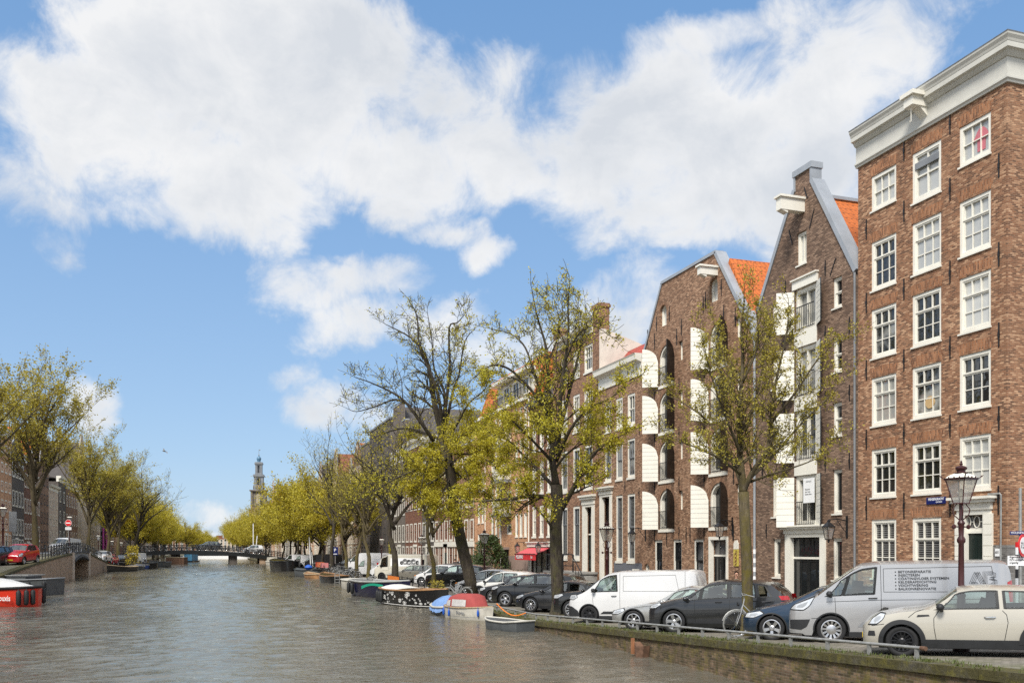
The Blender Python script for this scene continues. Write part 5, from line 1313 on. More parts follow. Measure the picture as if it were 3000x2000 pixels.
    body = mb.build('body', [paint, roofmat or paint, M['plastic']], r, smooth=45)
    # chassis and cabin floor: fills the arches with dark
    q = MB(); q.box(.3, L - .3, -hw * .70, hw * .70, .16, .55); q.box(.12, L - .12, -hw * .60, hw * .60, .22, .48)
    q.build('underbody', M['plastic'], r)
    # glass
    def wpt(x, t_, o, sd):
        be = belt(x); ze = max(T_(x, S_(x, top(x) - .02)), be + .004); z = be + (ze - be) * t_
        return (x, sd * (S_(x, z) + o), z)
    for sd in (-1, 1):
        for (a, b, c, d) in wins:
            g = MB(); sl_ = MB(); rows = []
            for t_ in (.05, .25, .45, .65, .8, .92): 
                x0, x1 = a + (b - a) * t_, c + (d - c) * t_; rows.append([wpt(x0 + (x1 - x0) * k / 8, t_, -.012, sd) for k in range(9)])
            g.grid(rows)
            fr = .026
            for (e0, e1) in ((a, b), (c, d)):
                rr = []
                for t_ in (.04, .25, .45, .65, .8, .93): x = e0 + (e1 - e0) * t_; rr.append([wpt(x - fr, t_, .005, sd), wpt(x + fr, t_, .005, sd)])
                sl_.grid(rr)
            for (ta, tb) in ((.03, .10), (.87, .94)):
                rr = []
                for k in range(9):
                    xa = (a + (b - a) * ta) + ((c + (d - c) * ta) - (a + (b - a) * ta)) * k / 8; rr.append([wpt(xa, ta, .005, sd), wpt(xa, tb, .005, sd)])
                sl_.grid(rr)
            go = g.build('window', M[glassmat], r, smooth='all', recalc=False); sl_.build('window_seal', M['black'], go, recalc=False)
    for scr in (screen, rear_screen):
        if scr:
            g = MB(); rows = []
            for k in range(9):
                x = scr[0] - .03 + (scr[1] - scr[0] + .06) * k / 8; yr = S_(x, top(x) - .02) * .97
                rows.append([(x, yr * f_, T_(x, yr * f_) - .006) for f_ in (-1, -.75, -.4, 0, .4, .75, 1)])
            g.grid(rows); g.build('windscreen' if scr is screen else 'rear_window', M[glassmat], r, smooth='all', recalc=False)
    # seams
    q = MB()
    for pl in doors:
        for sd in (-1, 1):
            pts = []
            for (x0, z0), (x1, z1) in zip(pl, pl[1:]):
                for k in range(5): x, z = x0 + (x1 - x0) * k / 5, z0 + (z1 - z0) * k / 5; pts.append((x, sd * (S_(x, z) + .003), z))
            pts.append((pl[-1][0], sd * (S_(*pl[-1]) + .003), pl[-1][1])); ribbon(q, pts, .011)
    if q.v: q.build('door_seam', M['black'], r, recalc=False)
    # arch and sill cladding
    q = MB()
    th = R * (.26 if cladding else .07)
    for sd in (-1, 1):
        for xc in (xf, xr):
            rr = []
            for a in np.linspace(-.08, pi + .08, 25):
                row = []
                for rad in (ar - .01, ar + th * .5, ar + th):
                    x = min(max(xc + rad * math.cos(a), .01), L - .01); z = max(R + rad * math.sin(a), sill); row.append((x, sd * (S_(x, z) + (.018 if cladding else .004)), z))
                rr.append(row)
            q.grid(rr)
        if trim:
            rr = []
            for x in np.linspace(xf + ar, xr - ar, 10): rr.append([(x, sd * (S_(x, z) + .012), z) for z in (sill - .02, sill + .05, sill + (.15 if cladding else .09))])
            q.grid(rr)
    q.build('arch_trim', M['plastic'] if cladding else (M['black'] if paint.name.startswith('black') else M['plastic']), r, smooth=40, recalc=False)
    def decal(nm, poly, mat, o=.006, both=True, parent=None):
        """patch on the flank given by its outline in (x,z)"""
        x0, x1 = min(p[0] for p in poly), max(p[0] for p in poly)
        for sd in ((1, -1) if both else (-1,)):
            qq = MB(); rr = []
            for x in np.linspace(x0 + 1e-4, x1 - 1e-4, 12):
                zs = []
                for (xa, za), (xb, zb) in zip(poly, poly[1:] + poly[:1]):
                    if (xa - x) * (xb - x) <= 0 and xa != xb: zs.append(za + (zb - za) * (x - xa) / (xb - xa))
                lo, hi = min(zs), max(zs); rr.append([(x, sd * (S_(x, lo + (hi - lo) * k / 4) + o), lo + (hi - lo) * k / 4) for k in range(5)])
            qq.grid(rr); oo = qq.build(nm, mat, parent or r, smooth='all', recalc=False)
        return oo
    if lights:
        for pl, nm, mt in lights:
            if mt is LENS:
                cx_, cz_ = sum(p[0] for p in pl) / len(pl), sum(p[1] for p in pl) / len(pl)
                decal('headlight_surround', [(max(.03, cx_ + (a - cx_) * 1.16), cz_ + (b - cz_) * 1.28) for a, b in pl], M['black'], .003)
                decal('headlight', pl, mt); decal('lamp_reflector', [(cx_ + (a - cx_) * .5, cz_ + (b - cz_) * .5) for a, b in pl], M['zinc'], .009)
            else: decal(nm, pl, mt)
    # mirrors, handles, seats
    if wins and detail:
        a = wins[0]; xm = a[0] + .12
        for sd in (-1, 1):
            q = MB(); c = wpt(xm, .16, .13, sd)
            ring = []
            for k in range(7):
                u_ = -1 + 2 * k / 6; rad = math.sqrt(max(.02, 1 - u_ * u_)); ring.append([(c[0] + u_ * .075, c[1] + .095 * rad * math.cos(v_), c[2] + .04 + .075 * rad * math.sin(v_)) for v_ in np.linspace(0, 2 * pi, 11)])
            q.grid(ring); q.bar((c[0] + .02, c[1] - sd * .03, c[2] - .01), (c[0] + .03, c[1] - sd * .15, c[2] - .05), .05, .03); q.build('mirror', M['plastic'] if van or cladding or roofmat else paint, r, smooth=50)
        q = MB()
        for hx, hz in ((d_[0], d_[1]) for d_ in (extra or {}).get('handles', ())):
            for sd in (-1, 1): q.tube([(hx, sd * (S_(hx, hz) + .005), hz), (hx + .03, sd * (S_(hx, hz) + .035), hz + .005), (hx + .16, sd * (S_(hx, hz) + .035), hz + .008), (hx + .19, sd * (S_(hx, hz) + .005), hz + .008)], .014, 6)
        if q.v: q.build('door_handle', M[(extra or {}).get('hmat', 'plastic')], r, smooth=50)
        q = MB(); sx = (wins[0][0] + wins[0][2]) / 2
        for k, xx in enumerate((sx + .35, sx + 1.15)):
            if xx > L - 1.0 or (van and k): continue
            for yy in (-.36, .36):
                q.box(xx - .45, xx + .05, yy - .24, yy + .24, .45, .6); q.bar((xx + .02, yy, .55), (xx + .2, yy, belt(xx) + .12), .44, .12, (0, 1, 0)); q.bar((xx + .2, yy, belt(xx) + .14), (xx + .22, yy, belt(xx) + .33), .10, .26, (1, 0, 0))
        q.box(wins[0][0] - .1, wins[0][0] + .35, -hw * .78, hw * .78, .5, belt(wins[0][0]) - .03)
        q.build('seat', plain('dark_upholstery', (.03, .03, .032), .8) if 'dark_upholstery' not in bpy.data.materials else bpy.data.materials['dark_upholstery'], r)
    # number plate and grille
    q = MB(); q.box(-.03, .005, -.26, .26, .34, .45); q.build('number_plate', plain('yellow_plate', (.6, .42, .03), .5, var=.02) if 'yellow_plate' not in bpy.data.materials else bpy.data.materials['yellow_plate'], r)
    # wheels
    tm, rm = wheel_mesh(R, wheel)
    for (x, sd) in ((xf, -1), (xr, -1), (xf, 1), (xr, 1)):
        wo = link('wheel', tm, r, (x, sd * (hw * .985 - .12), R)); wo.rotation_euler = (0, RG.uniform(0, 1.2), 0) if sd < 0 else (0, RG.uniform(0, 1), pi)
        link('rim', rm, wo)
    r['_L'] = L
    CARFN[r.name] = (S_, T_, top, belt, decal, xf, hw)
    return r
CARFN = {}
def park(r, u, yc, psi=25.0, zfix=None):
    """stand the car with its near front wheel at the sighted spot"""
    S_, T_, top, belt, decal, xf, hw = CARFN[r.name]
    px, py = ray(u, yc); p = math.radians(psi)
    ex = Vector((math.cos(p) * CA - math.sin(p) * SA, -math.cos(p) * SA - math.sin(p) * CA)); ey = Vector((-ex.y, ex.x))
    o = Vector((px, py)) - ex * xf + ey * (hw - .05)
    rz = math.atan2(ex.y, ex.x); f = o + ex * xf; b = o + ex * (xf + 2.6)
    zf = zr if o.x > 0 else zl
    z0, z1 = zf(f.y), zf(b.y); pitch = -math.atan2(z1 - z0, 2.6)
    r.location = (o.x, o.y, (z0 if zfix is None else zfix) + math.tan(pitch) * xf * 1.0); r.rotation_euler = (0, pitch, rz)
    return r
LENS = pbr('headlight_lens', (.62, .64, .66), .08, .3, 1.5, .8)[0]; TAIL = pbr('tail_light_lens', (.40, .008, .01), .12, 0, 1.5, .8)[0]; AMBER = pbr('indicator_lens', (.6, .2, .02), .15, 0, 1.5, .6)[0]
PT = {k: carpaint(k + '_car_paint', c, m_) for k, c, m_ in (('beige', (.43, .405, .345), 0), ('silver', (.43, .43, .435), .4), ('silver_grey', (.40, .40, .385), .5), ('blue', (.010, .030, .062), .3), ('black_grey', (.016, .017, .019), .1), ('white', (.64, .64, .635), 0),
      ('black', (.010, .011, .012), .0), ('graphite', (.030, .032, .037), .3), ('off_white', (.66, .66, .63), 0), ('champagne', (.32, .30, .25), .4), ('old_cream', (.58, .55, .46), 0), ('red', (.55, .01, .018), 0), ('dark', (.02, .022, .026), .2))}
G = None
c = car('parked_car', 'beige two door hatchback with black wheel arch trim and black wheels, nearest on the quay', 'car', 'mini', 3.82, 1.73, 1.41, .31, .74, 3.235, PT['beige'], [(1.33, 1.76, 2.46, 2.44), (2.58, 2.56, 3.25, 3.12)], 'multi', cladding=True, screen=(1.36, 1.76), rear_screen=(3.58, 3.7), tumble=.26,
        lights=[([(.13, .66), (.22, .78), (.36, .875), (.44, .86), (.40, .76), (.28, .665)], 'headlight', LENS), ([(.10, .42), (.12, .52), (.24, .52), (.25, .42)], 'fog_light', M['plastic']), ([(3.6, .72), (3.6, .92), (3.76, .9), (3.76, .72)], 'tail_light', TAIL), ([(1.02, .80), (1.04, .845), (1.24, .85), (1.26, .82)], 'side_badge', M['black'])],
        doors=[[(1.37, .3), (1.33, .6), (1.33, .78), (1.43, .93)], [(2.53, .93), (2.60, .85), (2.62, .7), (2.55, .34)], [(1.37, .3), (2.55, .34)], [(.18, .62), (.42, .66)], [(.87, .79), (1.0, .9), (1.15, .95)]], extra={'handles': [(2.22, .80)], 'hmat': 'chrome'})
park(c, 2643.6, 18.4, 24)
c = car('parked_van', 'silver panel van with a list of concrete repair services lettered on its side', 'van', 'transit', 4.97, 1.98, 1.98, .345, 1.0, 3.93, PT['silver'], [(.86, 1.28, 1.24, 1.42), (1.29, 1.46, 1.98, 2.05)], 'cover', van=True, tumble=.10, screen=(.72, 1.52), plan_c=.62,
        lights=[([(.06, .84), (.14, .94), (.62, 1.13), (.50, .92), (.36, .83)], 'headlight', LENS), ([(.03, .36), (.03, .58), (.52, .60), (.44, .42), (.3, .34)], 'bumper_corner', M['plastic']), ([(4.86, 1.0), (4.82, 1.45), (4.93, 1.5), (4.95, 1.0)], 'tail_light', TAIL), ([(1.60, .42), (1.72, .55), (2.75, .55), (2.75, .42)], 'side_moulding', M['lead'])],
        doors=[[(1.12, .6), (1.1, 1.12)], [(2.12, .36), (2.14, 1.15), (2.14, 1.88)], [(2.2, 1.80), (2.2, 1.25)], [(2.2, 1.8), (4.5, 1.82)], [(4.5, 1.82), (4.58, 1.2)], [(.55, .62), (1.05, .64)], [(2.2, 1.25), (4.55, 1.24)], [(.9, 1.02), (2.1, 1.06), (4.8, 1.08)]], extra={'handles': [(1.86, 1.10)]})
VAN = c; park(c, 2436.7, 22.3, 21)
hw_ = CARFN[c.name][6]
Sv = CARFN[c.name][0]
def on_van(r, body, size, x, z, mat, **k):
    y = -(max(Sv(x + d_, z + e_) for d_ in (0, .5, 1) for e_ in (-.08, .08)) + .006)
    lean = math.atan2(Sv(x, z - .1) - Sv(x, z + .1), .2)
    return text_mesh('lettering', body, size, mat, r, plane_m((x, y, z), (1, 0, 0), (0, math.sin(lean), math.cos(lean))), **k)
dots = MB()
for k, s_ in enumerate(('BETONREPARATIE', 'INJECTEREN', 'COATINGVLOER SYSTEMEN', 'KELDERAFDICHTING', 'VOCHTWERING', 'BALKONRENOVATIE')):
    z = 1.72 - k * .08; on_van(c, s_, .078, 2.52, z, M['ink'], squeeze=1.12, bold=.0012)
    y = -(Sv(2.48, z) + .008); dots.add([(2.465 + .016 * math.cos(a), y, z + .016 * math.sin(a)) for a in np.linspace(0, 2 * pi, 9)[:-1]], [tuple(range(8))])
dots.build('bullet_dots', M['ink'], c, recalc=False)
q = MB()
def stroke(pts, w_=.0085):
    P3 = [(x, -(Sv(x, z) + .009), z) for x, z in pts]; ribbon(q, P3, w_)
for k in range(4):
    o = k * .034
    stroke([(4.0 + o * 1.0, 1.36), (4.14 + o, 1.68)]); stroke([(4.14 + o, 1.70), (4.30 + o * .9, 1.36)])
    i = k * .026
    stroke([(4.32 + i, 1.38 + i * .3), (4.32 + i, 1.70 - i), (4.50 - i * .2, 1.70 - i), (4.58 - i, 1.66 - i * .6), (4.58 - i, 1.58), (4.53 - i, 1.545 + i * .2)]); stroke([(4.52 - i, 1.54 - i * .2), (4.60 - i, 1.50), (4.60 - i, 1.41 + i * .5), (4.54 - i, 1.37 + i * .6), (4.36, 1.37 + i * .6)])
stroke([(4.08, 1.46), (4.2, 1.46)]); stroke([(4.07, 1.43), (4.22, 1.43)])
q.build('logo', M['ink'], c, recalc=False)
on_van(c, 'b betonrenovatie', .07, 3.98, 1.28, M['ink'])
c = car('parked_car', 'dark blue hatchback whose bonnet shows between the bicycle and the silver van', 'car', 'hatch', 4.32, 1.77, 1.42, .325, .78, 3.47, PT['blue'], [(1.42, 1.98, 2.32, 2.30), (2.42, 2.40, 3.3, 3.25)], 'five', lights=[([(.10, .60), (.14, .70), (.5, .76), (.58, .70), (.34, .60)], 'headlight', LENS), ([(4.1, .75), (4.0, .9), (4.22, .9), (4.25, .76)], 'tail_light', TAIL)], screen=(1.3, 1.95), rear_screen=(3.9, 4.05),
        doors=[[(1.45, .3), (1.42, .86)], [(2.4, .3), (2.42, .9)]], extra={'handles': [(2.1, .80), (3.1, .82)]})
park(c, 2262, 23.6, 26)
c = car('parked_car', 'dark grey electric hatchback with star shaped alloy wheels behind the near elm', 'car', 'hatch', 4.26, 1.81, 1.57, .345, .84, 3.61, PT['black_grey'], [(1.12, 1.62, 1.6, 1.68), (1.66, 1.74, 2.46, 2.44), (2.54, 2.52, 3.28, 3.2), (3.36, 3.28, 3.72, 3.5)], 'star', lights=[([(.08, .74), (.12, .82), (.42, .90), (.46, .86), (.3, .76)], 'headlight', LENS), ([(3.98, .98), (3.9, 1.10), (4.15, 1.1), (4.2, .98)], 'tail_light', TAIL)], screen=(1.22, 1.84), rear_screen=(3.8, 4.0),
        doors=[[(1.5, .33), (1.48, .98)], [(2.5, .33), (2.52, 1.0)], [(3.4, .75), (3.45, 1.02)]], extra={'handles': [(2.1, .92), (3.1, .95)]}, dark_low=.36)
q = MB(); pts = [(.98, 1.09), (1.25, 1.22), (1.6, 1.40), (2.0, 1.505), (2.6, 1.515), (3.3, 1.45), (3.9, 1.30)]
ID = c; park(c, 1974.8, 27.5, 25)
c = car('parked_car', 'silver coupe with seven spoke wheels parked in front of the white panel van', 'car', 'coupe', 4.58, 1.78, 1.39, .32, .80, 3.56, PT['silver_grey'], [(1.66, 2.16, 2.95, 2.9), (3.0, 2.95, 3.62, 3.32)], 'seven', lights=[([(.08, .52), (.12, .62), (.48, .70), (.52, .63), (.3, .53)], 'headlight', LENS), ([(4.35, .7), (4.3, .85), (4.5, .85), (4.53, .7)], 'tail_light', TAIL)], screen=(1.6, 2.2), rear_screen=(3.3, 3.95),
        doors=[[(1.62, .3), (1.55, .6), (1.62, .86)], [(3.0, .3), (3.08, .88)], [(.85, .73), (1.5, .80)]], extra={'handles': [(2.72, .78)]})
park(c, 1856.5, 29.2, 25)
c = car('parked_van', 'plain white panel van with black bumpers in front of the arched warehouse', 'van', 'jumpy', 5.0, 1.92, 1.94, .335, .90, 4.18, PT['white'], [(1.0, 1.40, 2.02, 1.98)], 'steel', van=True, tumble=.10, screen=(.84, 1.5), plan_c=.6,
        lights=[([(.08, .92), (.16, 1.06), (.42, 1.08), (.44, .98), (.28, .90)], 'headlight', LENS), ([(.02, .26), (.02, .66), (.22, .64), (.5, .46), (.52, .27)], 'bumper_corner', M['plastic']), ([(4.9, .9), (4.88, 1.3), (4.95, 1.3), (4.97, .9)], 'tail_light', TAIL), ([(1.34, .36), (1.40, .46), (2.9, .46), (2.9, .36)], 'side_moulding', M['plastic'])],
        doors=[[(1.1, .62), (1.06, .9), (1.1, 1.12)], [(2.12, .34), (2.12, 1.85)], [(2.25, 1.74), (2.25, 1.2)], [(2.25, 1.74), (4.2, 1.76)], [(4.2, 1.76), (4.32, 1.2)], [(2.25, 1.2), (4.3, 1.18)], [(4.55, .5), (4.55, 1.88)]], extra={'handles': [(1.8, 1.02), (4.5, 1.2)]})
park(c, 1727, 34.3, 25)
c = car('parked_car', 'black sport utility car with silver multi spoke wheels half hidden by the big elm', 'car', 'suv', 4.88, 1.93, 1.72, .375, .88, 3.82, PT['black'], [(1.32, 1.9, 2.5, 2.46), (2.6, 2.56, 3.5, 3.4), (3.6, 3.5, 4.2, 4.0)], 'ten', lights=[([(.08, .82), (.12, .94), (.5, 1.0), (.54, .95), (.3, .83)], 'headlight', LENS)], screen=(1.34, 1.95), rear_screen=(4.42, 4.6), doors=[[(1.45, .4), (1.42, 1.08)], [(2.55, .4), (2.55, 1.1)]], extra={'handles': [(2.2, 1.0), (3.3, 1.02)]})
park(c, 1673, 37.2, 25)
c = car('parked_car', 'graphite fastback saloon with bright ten spoke wheels behind the big elm trunk', 'car', 'fast', 4.69, 1.85, 1.44, .34, .84, 3.72, PT['graphite'], [(1.3, 1.98, 2.6, 2.58), (2.68, 2.66, 3.55, 3.3), (3.62, 3.38, 3.95, 3.6)], 'ten', lights=[([(.08, .60), (.14, .70), (.5, .80), (.52, .74), (.3, .62)], 'headlight', LENS)], screen=(1.28, 2.02), rear_screen=(3.4, 4.2), doors=[[(1.5, .3), (1.46, .9)], [(2.64, .3), (2.66, .94)]], extra={'handles': [(2.2, .84), (3.2, .86)], 'hmat': 'chrome'})
park(c, 1554, 41, 25)
c = car('parked_car', 'black sport utility car with double spoke wheels facing the red canopied boat', 'car', 'suv', 4.7, 1.89, 1.66, .365, .86, 3.72, PT['black'], [(1.28, 1.85, 2.42, 2.38), (2.5, 2.46, 3.4, 3.3), (3.5, 3.4, 4.05, 3.85)], 'five', lights=[([(.06, .82), (.1, .93), (.45, .99), (.5, .94), (.28, .83)], 'headlight', LENS)], screen=(1.3, 1.88), rear_screen=(4.25, 4.4), doors=[[(1.4, .4), (1.38, 1.05)], [(2.46, .4), (2.46, 1.06)]], extra={'handles': [(2.1, .98), (3.2, 1.0)]})
SUVT = c; park(c, 1479.6, 45, 25)
c = car('parked_car', 'dark grey estate car squeezed between the black sport utility car and two white cars', 'car', 'wagon', 4.5, 1.8, 1.48, .33, .85, 3.5, PT['graphite'], [(1.4, 1.95, 2.5, 2.46), (2.58, 2.54, 3.4, 3.35)], 'five', lights=[([(.06, .62), (.1, .74), (.42, .80), (.46, .74), (.28, .64)], 'headlight', LENS)], screen=(1.4, 1.9), extra={'handles': [(2.2, .85)]})
park(c, 1442, 48.2, 25)
c = car('parked_car', 'white compact car with dark wheel arches between the white people carrier and grey estate car', 'car', 'mpv', 4.2, 1.76, 1.60, .33, .82, 3.4, PT['off_white'], [(1.05, 1.66, 2.2, 2.18), (2.28, 2.26, 3.1, 3.05)], 'five', cladding=True, lights=[([(.08, .70), (.13, .84), (.45, .92), (.5, .86), (.3, .72)], 'headlight', LENS)], screen=(1.0, 1.68), doors=[[(1.2, .4), (1.15, .95)]], extra={'handles': [(2.0, .9)]})
park(c, 1405, 51.2, 25)
c = car('parked_car', 'white people carrier with an amber indicator standing next to the leaning elm', 'car', 'mpv', 4.1, 1.73, 1.64, .33, .80, 3.35, PT['white'], [(.98, 1.6, 2.15, 2.13), (2.23, 2.21, 3.05, 3.0)], 'five', lights=[([(.07, .74), (.1, .82), (.26, .86), (.28, .78)], 'indicator_light', AMBER), ([(.06, .6), (.09, .73), (.3, .77), (.3, .66)], 'headlight', LENS)], screen=(.95, 1.64), doors=[[(1.15, .4), (1.1, .95)], [(2.2, .4), (2.2, 1.0)]], extra={'handles': [(1.9, .92)]})
MPV = c; park(c, 1362, 54.2, 25)
c = car('parked_car', 'black sport utility car with closed tinted windows beyond the leaning elm', 'car', 'suv', 4.9, 1.95, 1.78, .38, .85, 3.75, PT['black'], [(1.35, 1.95, 2.6, 2.56), (2.7, 2.66, 3.6, 3.5), (3.7, 3.6, 4.4, 4.2)], 'five', screen=(1.35, 1.95), extra={'handles': [(2.2, 1.05)]})
BSUV = c; park(c, 1272, 62, 27)
c = car('parked_car', 'champagne estate car beside the rail with the orange board', 'car', 'wagon', 4.6, 1.8, 1.5, .33, .85, 3.55, PT['champagne'], [(1.42, 1.98, 2.5, 2.46), (2.58, 2.54, 3.45, 3.4), (3.52, 3.46, 4.05, 3.9)], 'five', lights=[([(.06, .62), (.1, .74), (.42, .80), (.46, .74), (.28, .64)], 'headlight', LENS)], screen=(1.42, 1.95), extra={'handles': [(2.2, .85)]})
WAG = c; park(c, 1160, 77, 27)
c = car('delivery_van', 'old cream and white box van with black and white drawings on its side', 'van', 'oldvan', 5.6, 2.0, 2.35, .35, .95, 4.3, PT['old_cream'], [(.78, .95, 1.55, 1.53)], 'steel', van=True, tumble=.04, plan_c=.4, doors=[[(1.65, .3), (1.65, 2.2)], [(.8, .9), (1.6, .95)], [(1.65, 1.1), (5.5, 1.1)]], detail=True)
decal = CARFN[c.name][4]
decal('side_panel', [(1.85, 1.3), (1.85, 2.0), (4.9, 2.0), (4.9, 1.3)], M['sign_white'], .01); Sx = CARFN[c.name][0]
q = MB()
for (cx, cz, rr_) in ((2.3, 1.65, .22), (3.35, 1.65, .27), (3.75, 1.62, .24), (4.2, 1.66, .25), (3.0, 1.6, .14), (4.6, 1.62, .16)):
    for f_ in (1, .7, .42): ribbon(q, [(cx + rr_ * f_ * math.cos(a), -(Sx(cx, cz) + .018), cz + rr_ * f_ * math.sin(a)) for a in np.linspace(.4, 6.2 if f_ < 1 else 5.6, 16)], .05)
q.build('drawing', M['ink'], c, recalc=False); decal('rear_window', [(5.05, 1.35), (5.05, 1.9), (5.3, 1.9), (5.3, 1.35)], M['black'], .012)
park(c, 1119, 80, 27)
c = car('parked_van', 'white van whose nose stands beside the old box van', 'van', 'jumpy', 4.8, 1.9, 1.95, .33, .9, 4.0, PT['white'], [(1.0, 1.40, 2.0, 1.96)], 'cover', van=True, tumble=.10, screen=(.84, 1.5), plan_c=.6, lights=[([(.02, .26), (.02, .62), (.22, .6), (.5, .46), (.52, .27)], 'bumper_corner', M['plastic'])]); JV = c; park(c, 1104, 81, 26)
c = car('parked_van', 'small white delivery van with red and grey lettering behind the mossy tree', 'van', 'caddy', 4.4, 1.8, 1.8, .32, .88, 3.6, PT['white'], [(1.12, 1.66, 2.0, 1.98)], 'five', van=True, tumble=.12, screen=(1.0, 1.7), plan_c=.5, lights=[([(.06, .66), (.1, .8), (.4, .88), (.44, .8), (.28, .68)], 'headlight', LENS)], doors=[[(2.1, .35), (2.1, 1.7)]])
text_mesh('lettering', 'LINNEMA', .26, M['lead'], c, plane_m((2.2, -.945, 1.32), (1, 0, 0), (0, .05, 1))); q = MB(); q.box(3.58, 3.78, -.955, -.945, 1.24, 1.44); q.build('lettering', M['redpaint'], c)
CAD = c; park(c, 1040, 92, 27)
# further down the quay: copies of the cars above and a black van
def cp(src, u, yc, lab, psi=26, group=None):
    n = copy_tree(src, label=lab); CARFN[n.name] = CARFN[src.name]; return park(n, u, yc, psi)
c = car('parked_van', 'tall white panel van standing behind the small lettered delivery van', 'van', 'transit', 5.2, 2.0, 2.35, .345, 1.0, 4.1, PT['white'], [(.86, 1.28, 1.98, 2.05)], 'cover', van=True, tumble=.08, screen=(.72, 1.52), plan_c=.62); TV = c; park(c, 1028, 103, 26)
c = car('parked_van', 'long black van among the tree trunks behind the bicycles', 'van', 'jumpy', 5.0, 1.95, 2.1, .34, .9, 4.1, PT['dark'], [(1.0, 1.4, 2.0, 1.98)], 'five', van=True, tumble=.1, screen=(.84, 1.5), plan_c=.6, glassmat='tint_glass'); BV = c; park(c, 905, 121, 26)
cp(BSUV, 984, 104, 'dark sport utility car between the tall white van and the bicycles'); cp(MPV, 884, 124, 'white car beside the long black van'); cp(JV, 862, 127, 'white van, third from the far bridge on the right quay'); cp(MPV, 868, 135, 'white car in front of the distant white van'); cp(JV, 838, 139, 'white van nearest the far bridge on the right quay')
cp(BSUV, 826, 146, 'dark car last before the far bridge'); cp(MPV, 1235, 69, 'white car roof hidden behind the black sport utility car and the chairs'); cp(SUVT, 1248, 73, 'black car with its tail gate towards the white chairs')
# left bank
def face(r, x, y, rz):
    z0 = zl(y); dy = math.sin(rz) * 2.6; pitch = -math.atan2(zl(y + dy) - z0, 2.6); r.location = (x, y, z0); r.rotation_euler = (0, pitch, rz); return r
c = car('parked_car', 'small red car with white lettering beside the big left bank tree', 'car', 'hatch', 3.6, 1.65, 1.55, .30, .65, 3.0, PT['red'], [(1.05, 1.55, 2.0, 1.98), (2.08, 2.06, 2.85, 2.8)], 'five', lights=[([(.06, .66), (.1, .82), (.40, .92), (.46, .84), (.3, .68)], 'headlight', LENS)], screen=(1.0, 1.6))
q = MB(); q.prism([(1.5, .62), (1.72, .62), (1.78, .8), (1.66, .95), (1.52, .86)], lambda p: (p[0], .835, p[1]), lambda p: (p[0], .845, p[1])); q.build('lettering', M['sign_white'], c)
RED = c; face(c, *ray(28, 69.5), math.radians(76))
n = copy_tree(WAG, label='dark car cut off by the left edge beside the red car'); b_ = [k for k in kids(n) if k.name.startswith('body')][0]; b_.data = b_.data.copy(); b_.data.materials[0] = PT['dark']; b_.data.materials[1] = PT['dark']; face(n, *ray(-105, 66), math.radians(66))
n = copy_tree(TV, label='white minibus standing on the humped bridge behind the bicycles'); face(n, *ray(160, 104), math.radians(68)); n.scale = (.85,) * 3
n = copy_tree(MPV, label='white car coming down the far side of the humped bridge'); face(n, *ray(286, 122), math.radians(80)); n = copy_tree(RED, label='small red car beyond the humped bridge'); face(n, *ray(312, 131), math.radians(80))
n = copy_tree(MPV, label='pale car parked beyond the red one, towards the leaning tree'); face(n, *ray(360, 150), math.radians(60)); n = copy_tree(BSUV, label='dark car parked between the pale cars past the humped bridge'); face(n, *ray(334, 143), math.radians(60)); n = copy_tree(JV, label='white van parked last before the leaning left bank tree'); face(n, *ray(372, 165), math.radians(60))
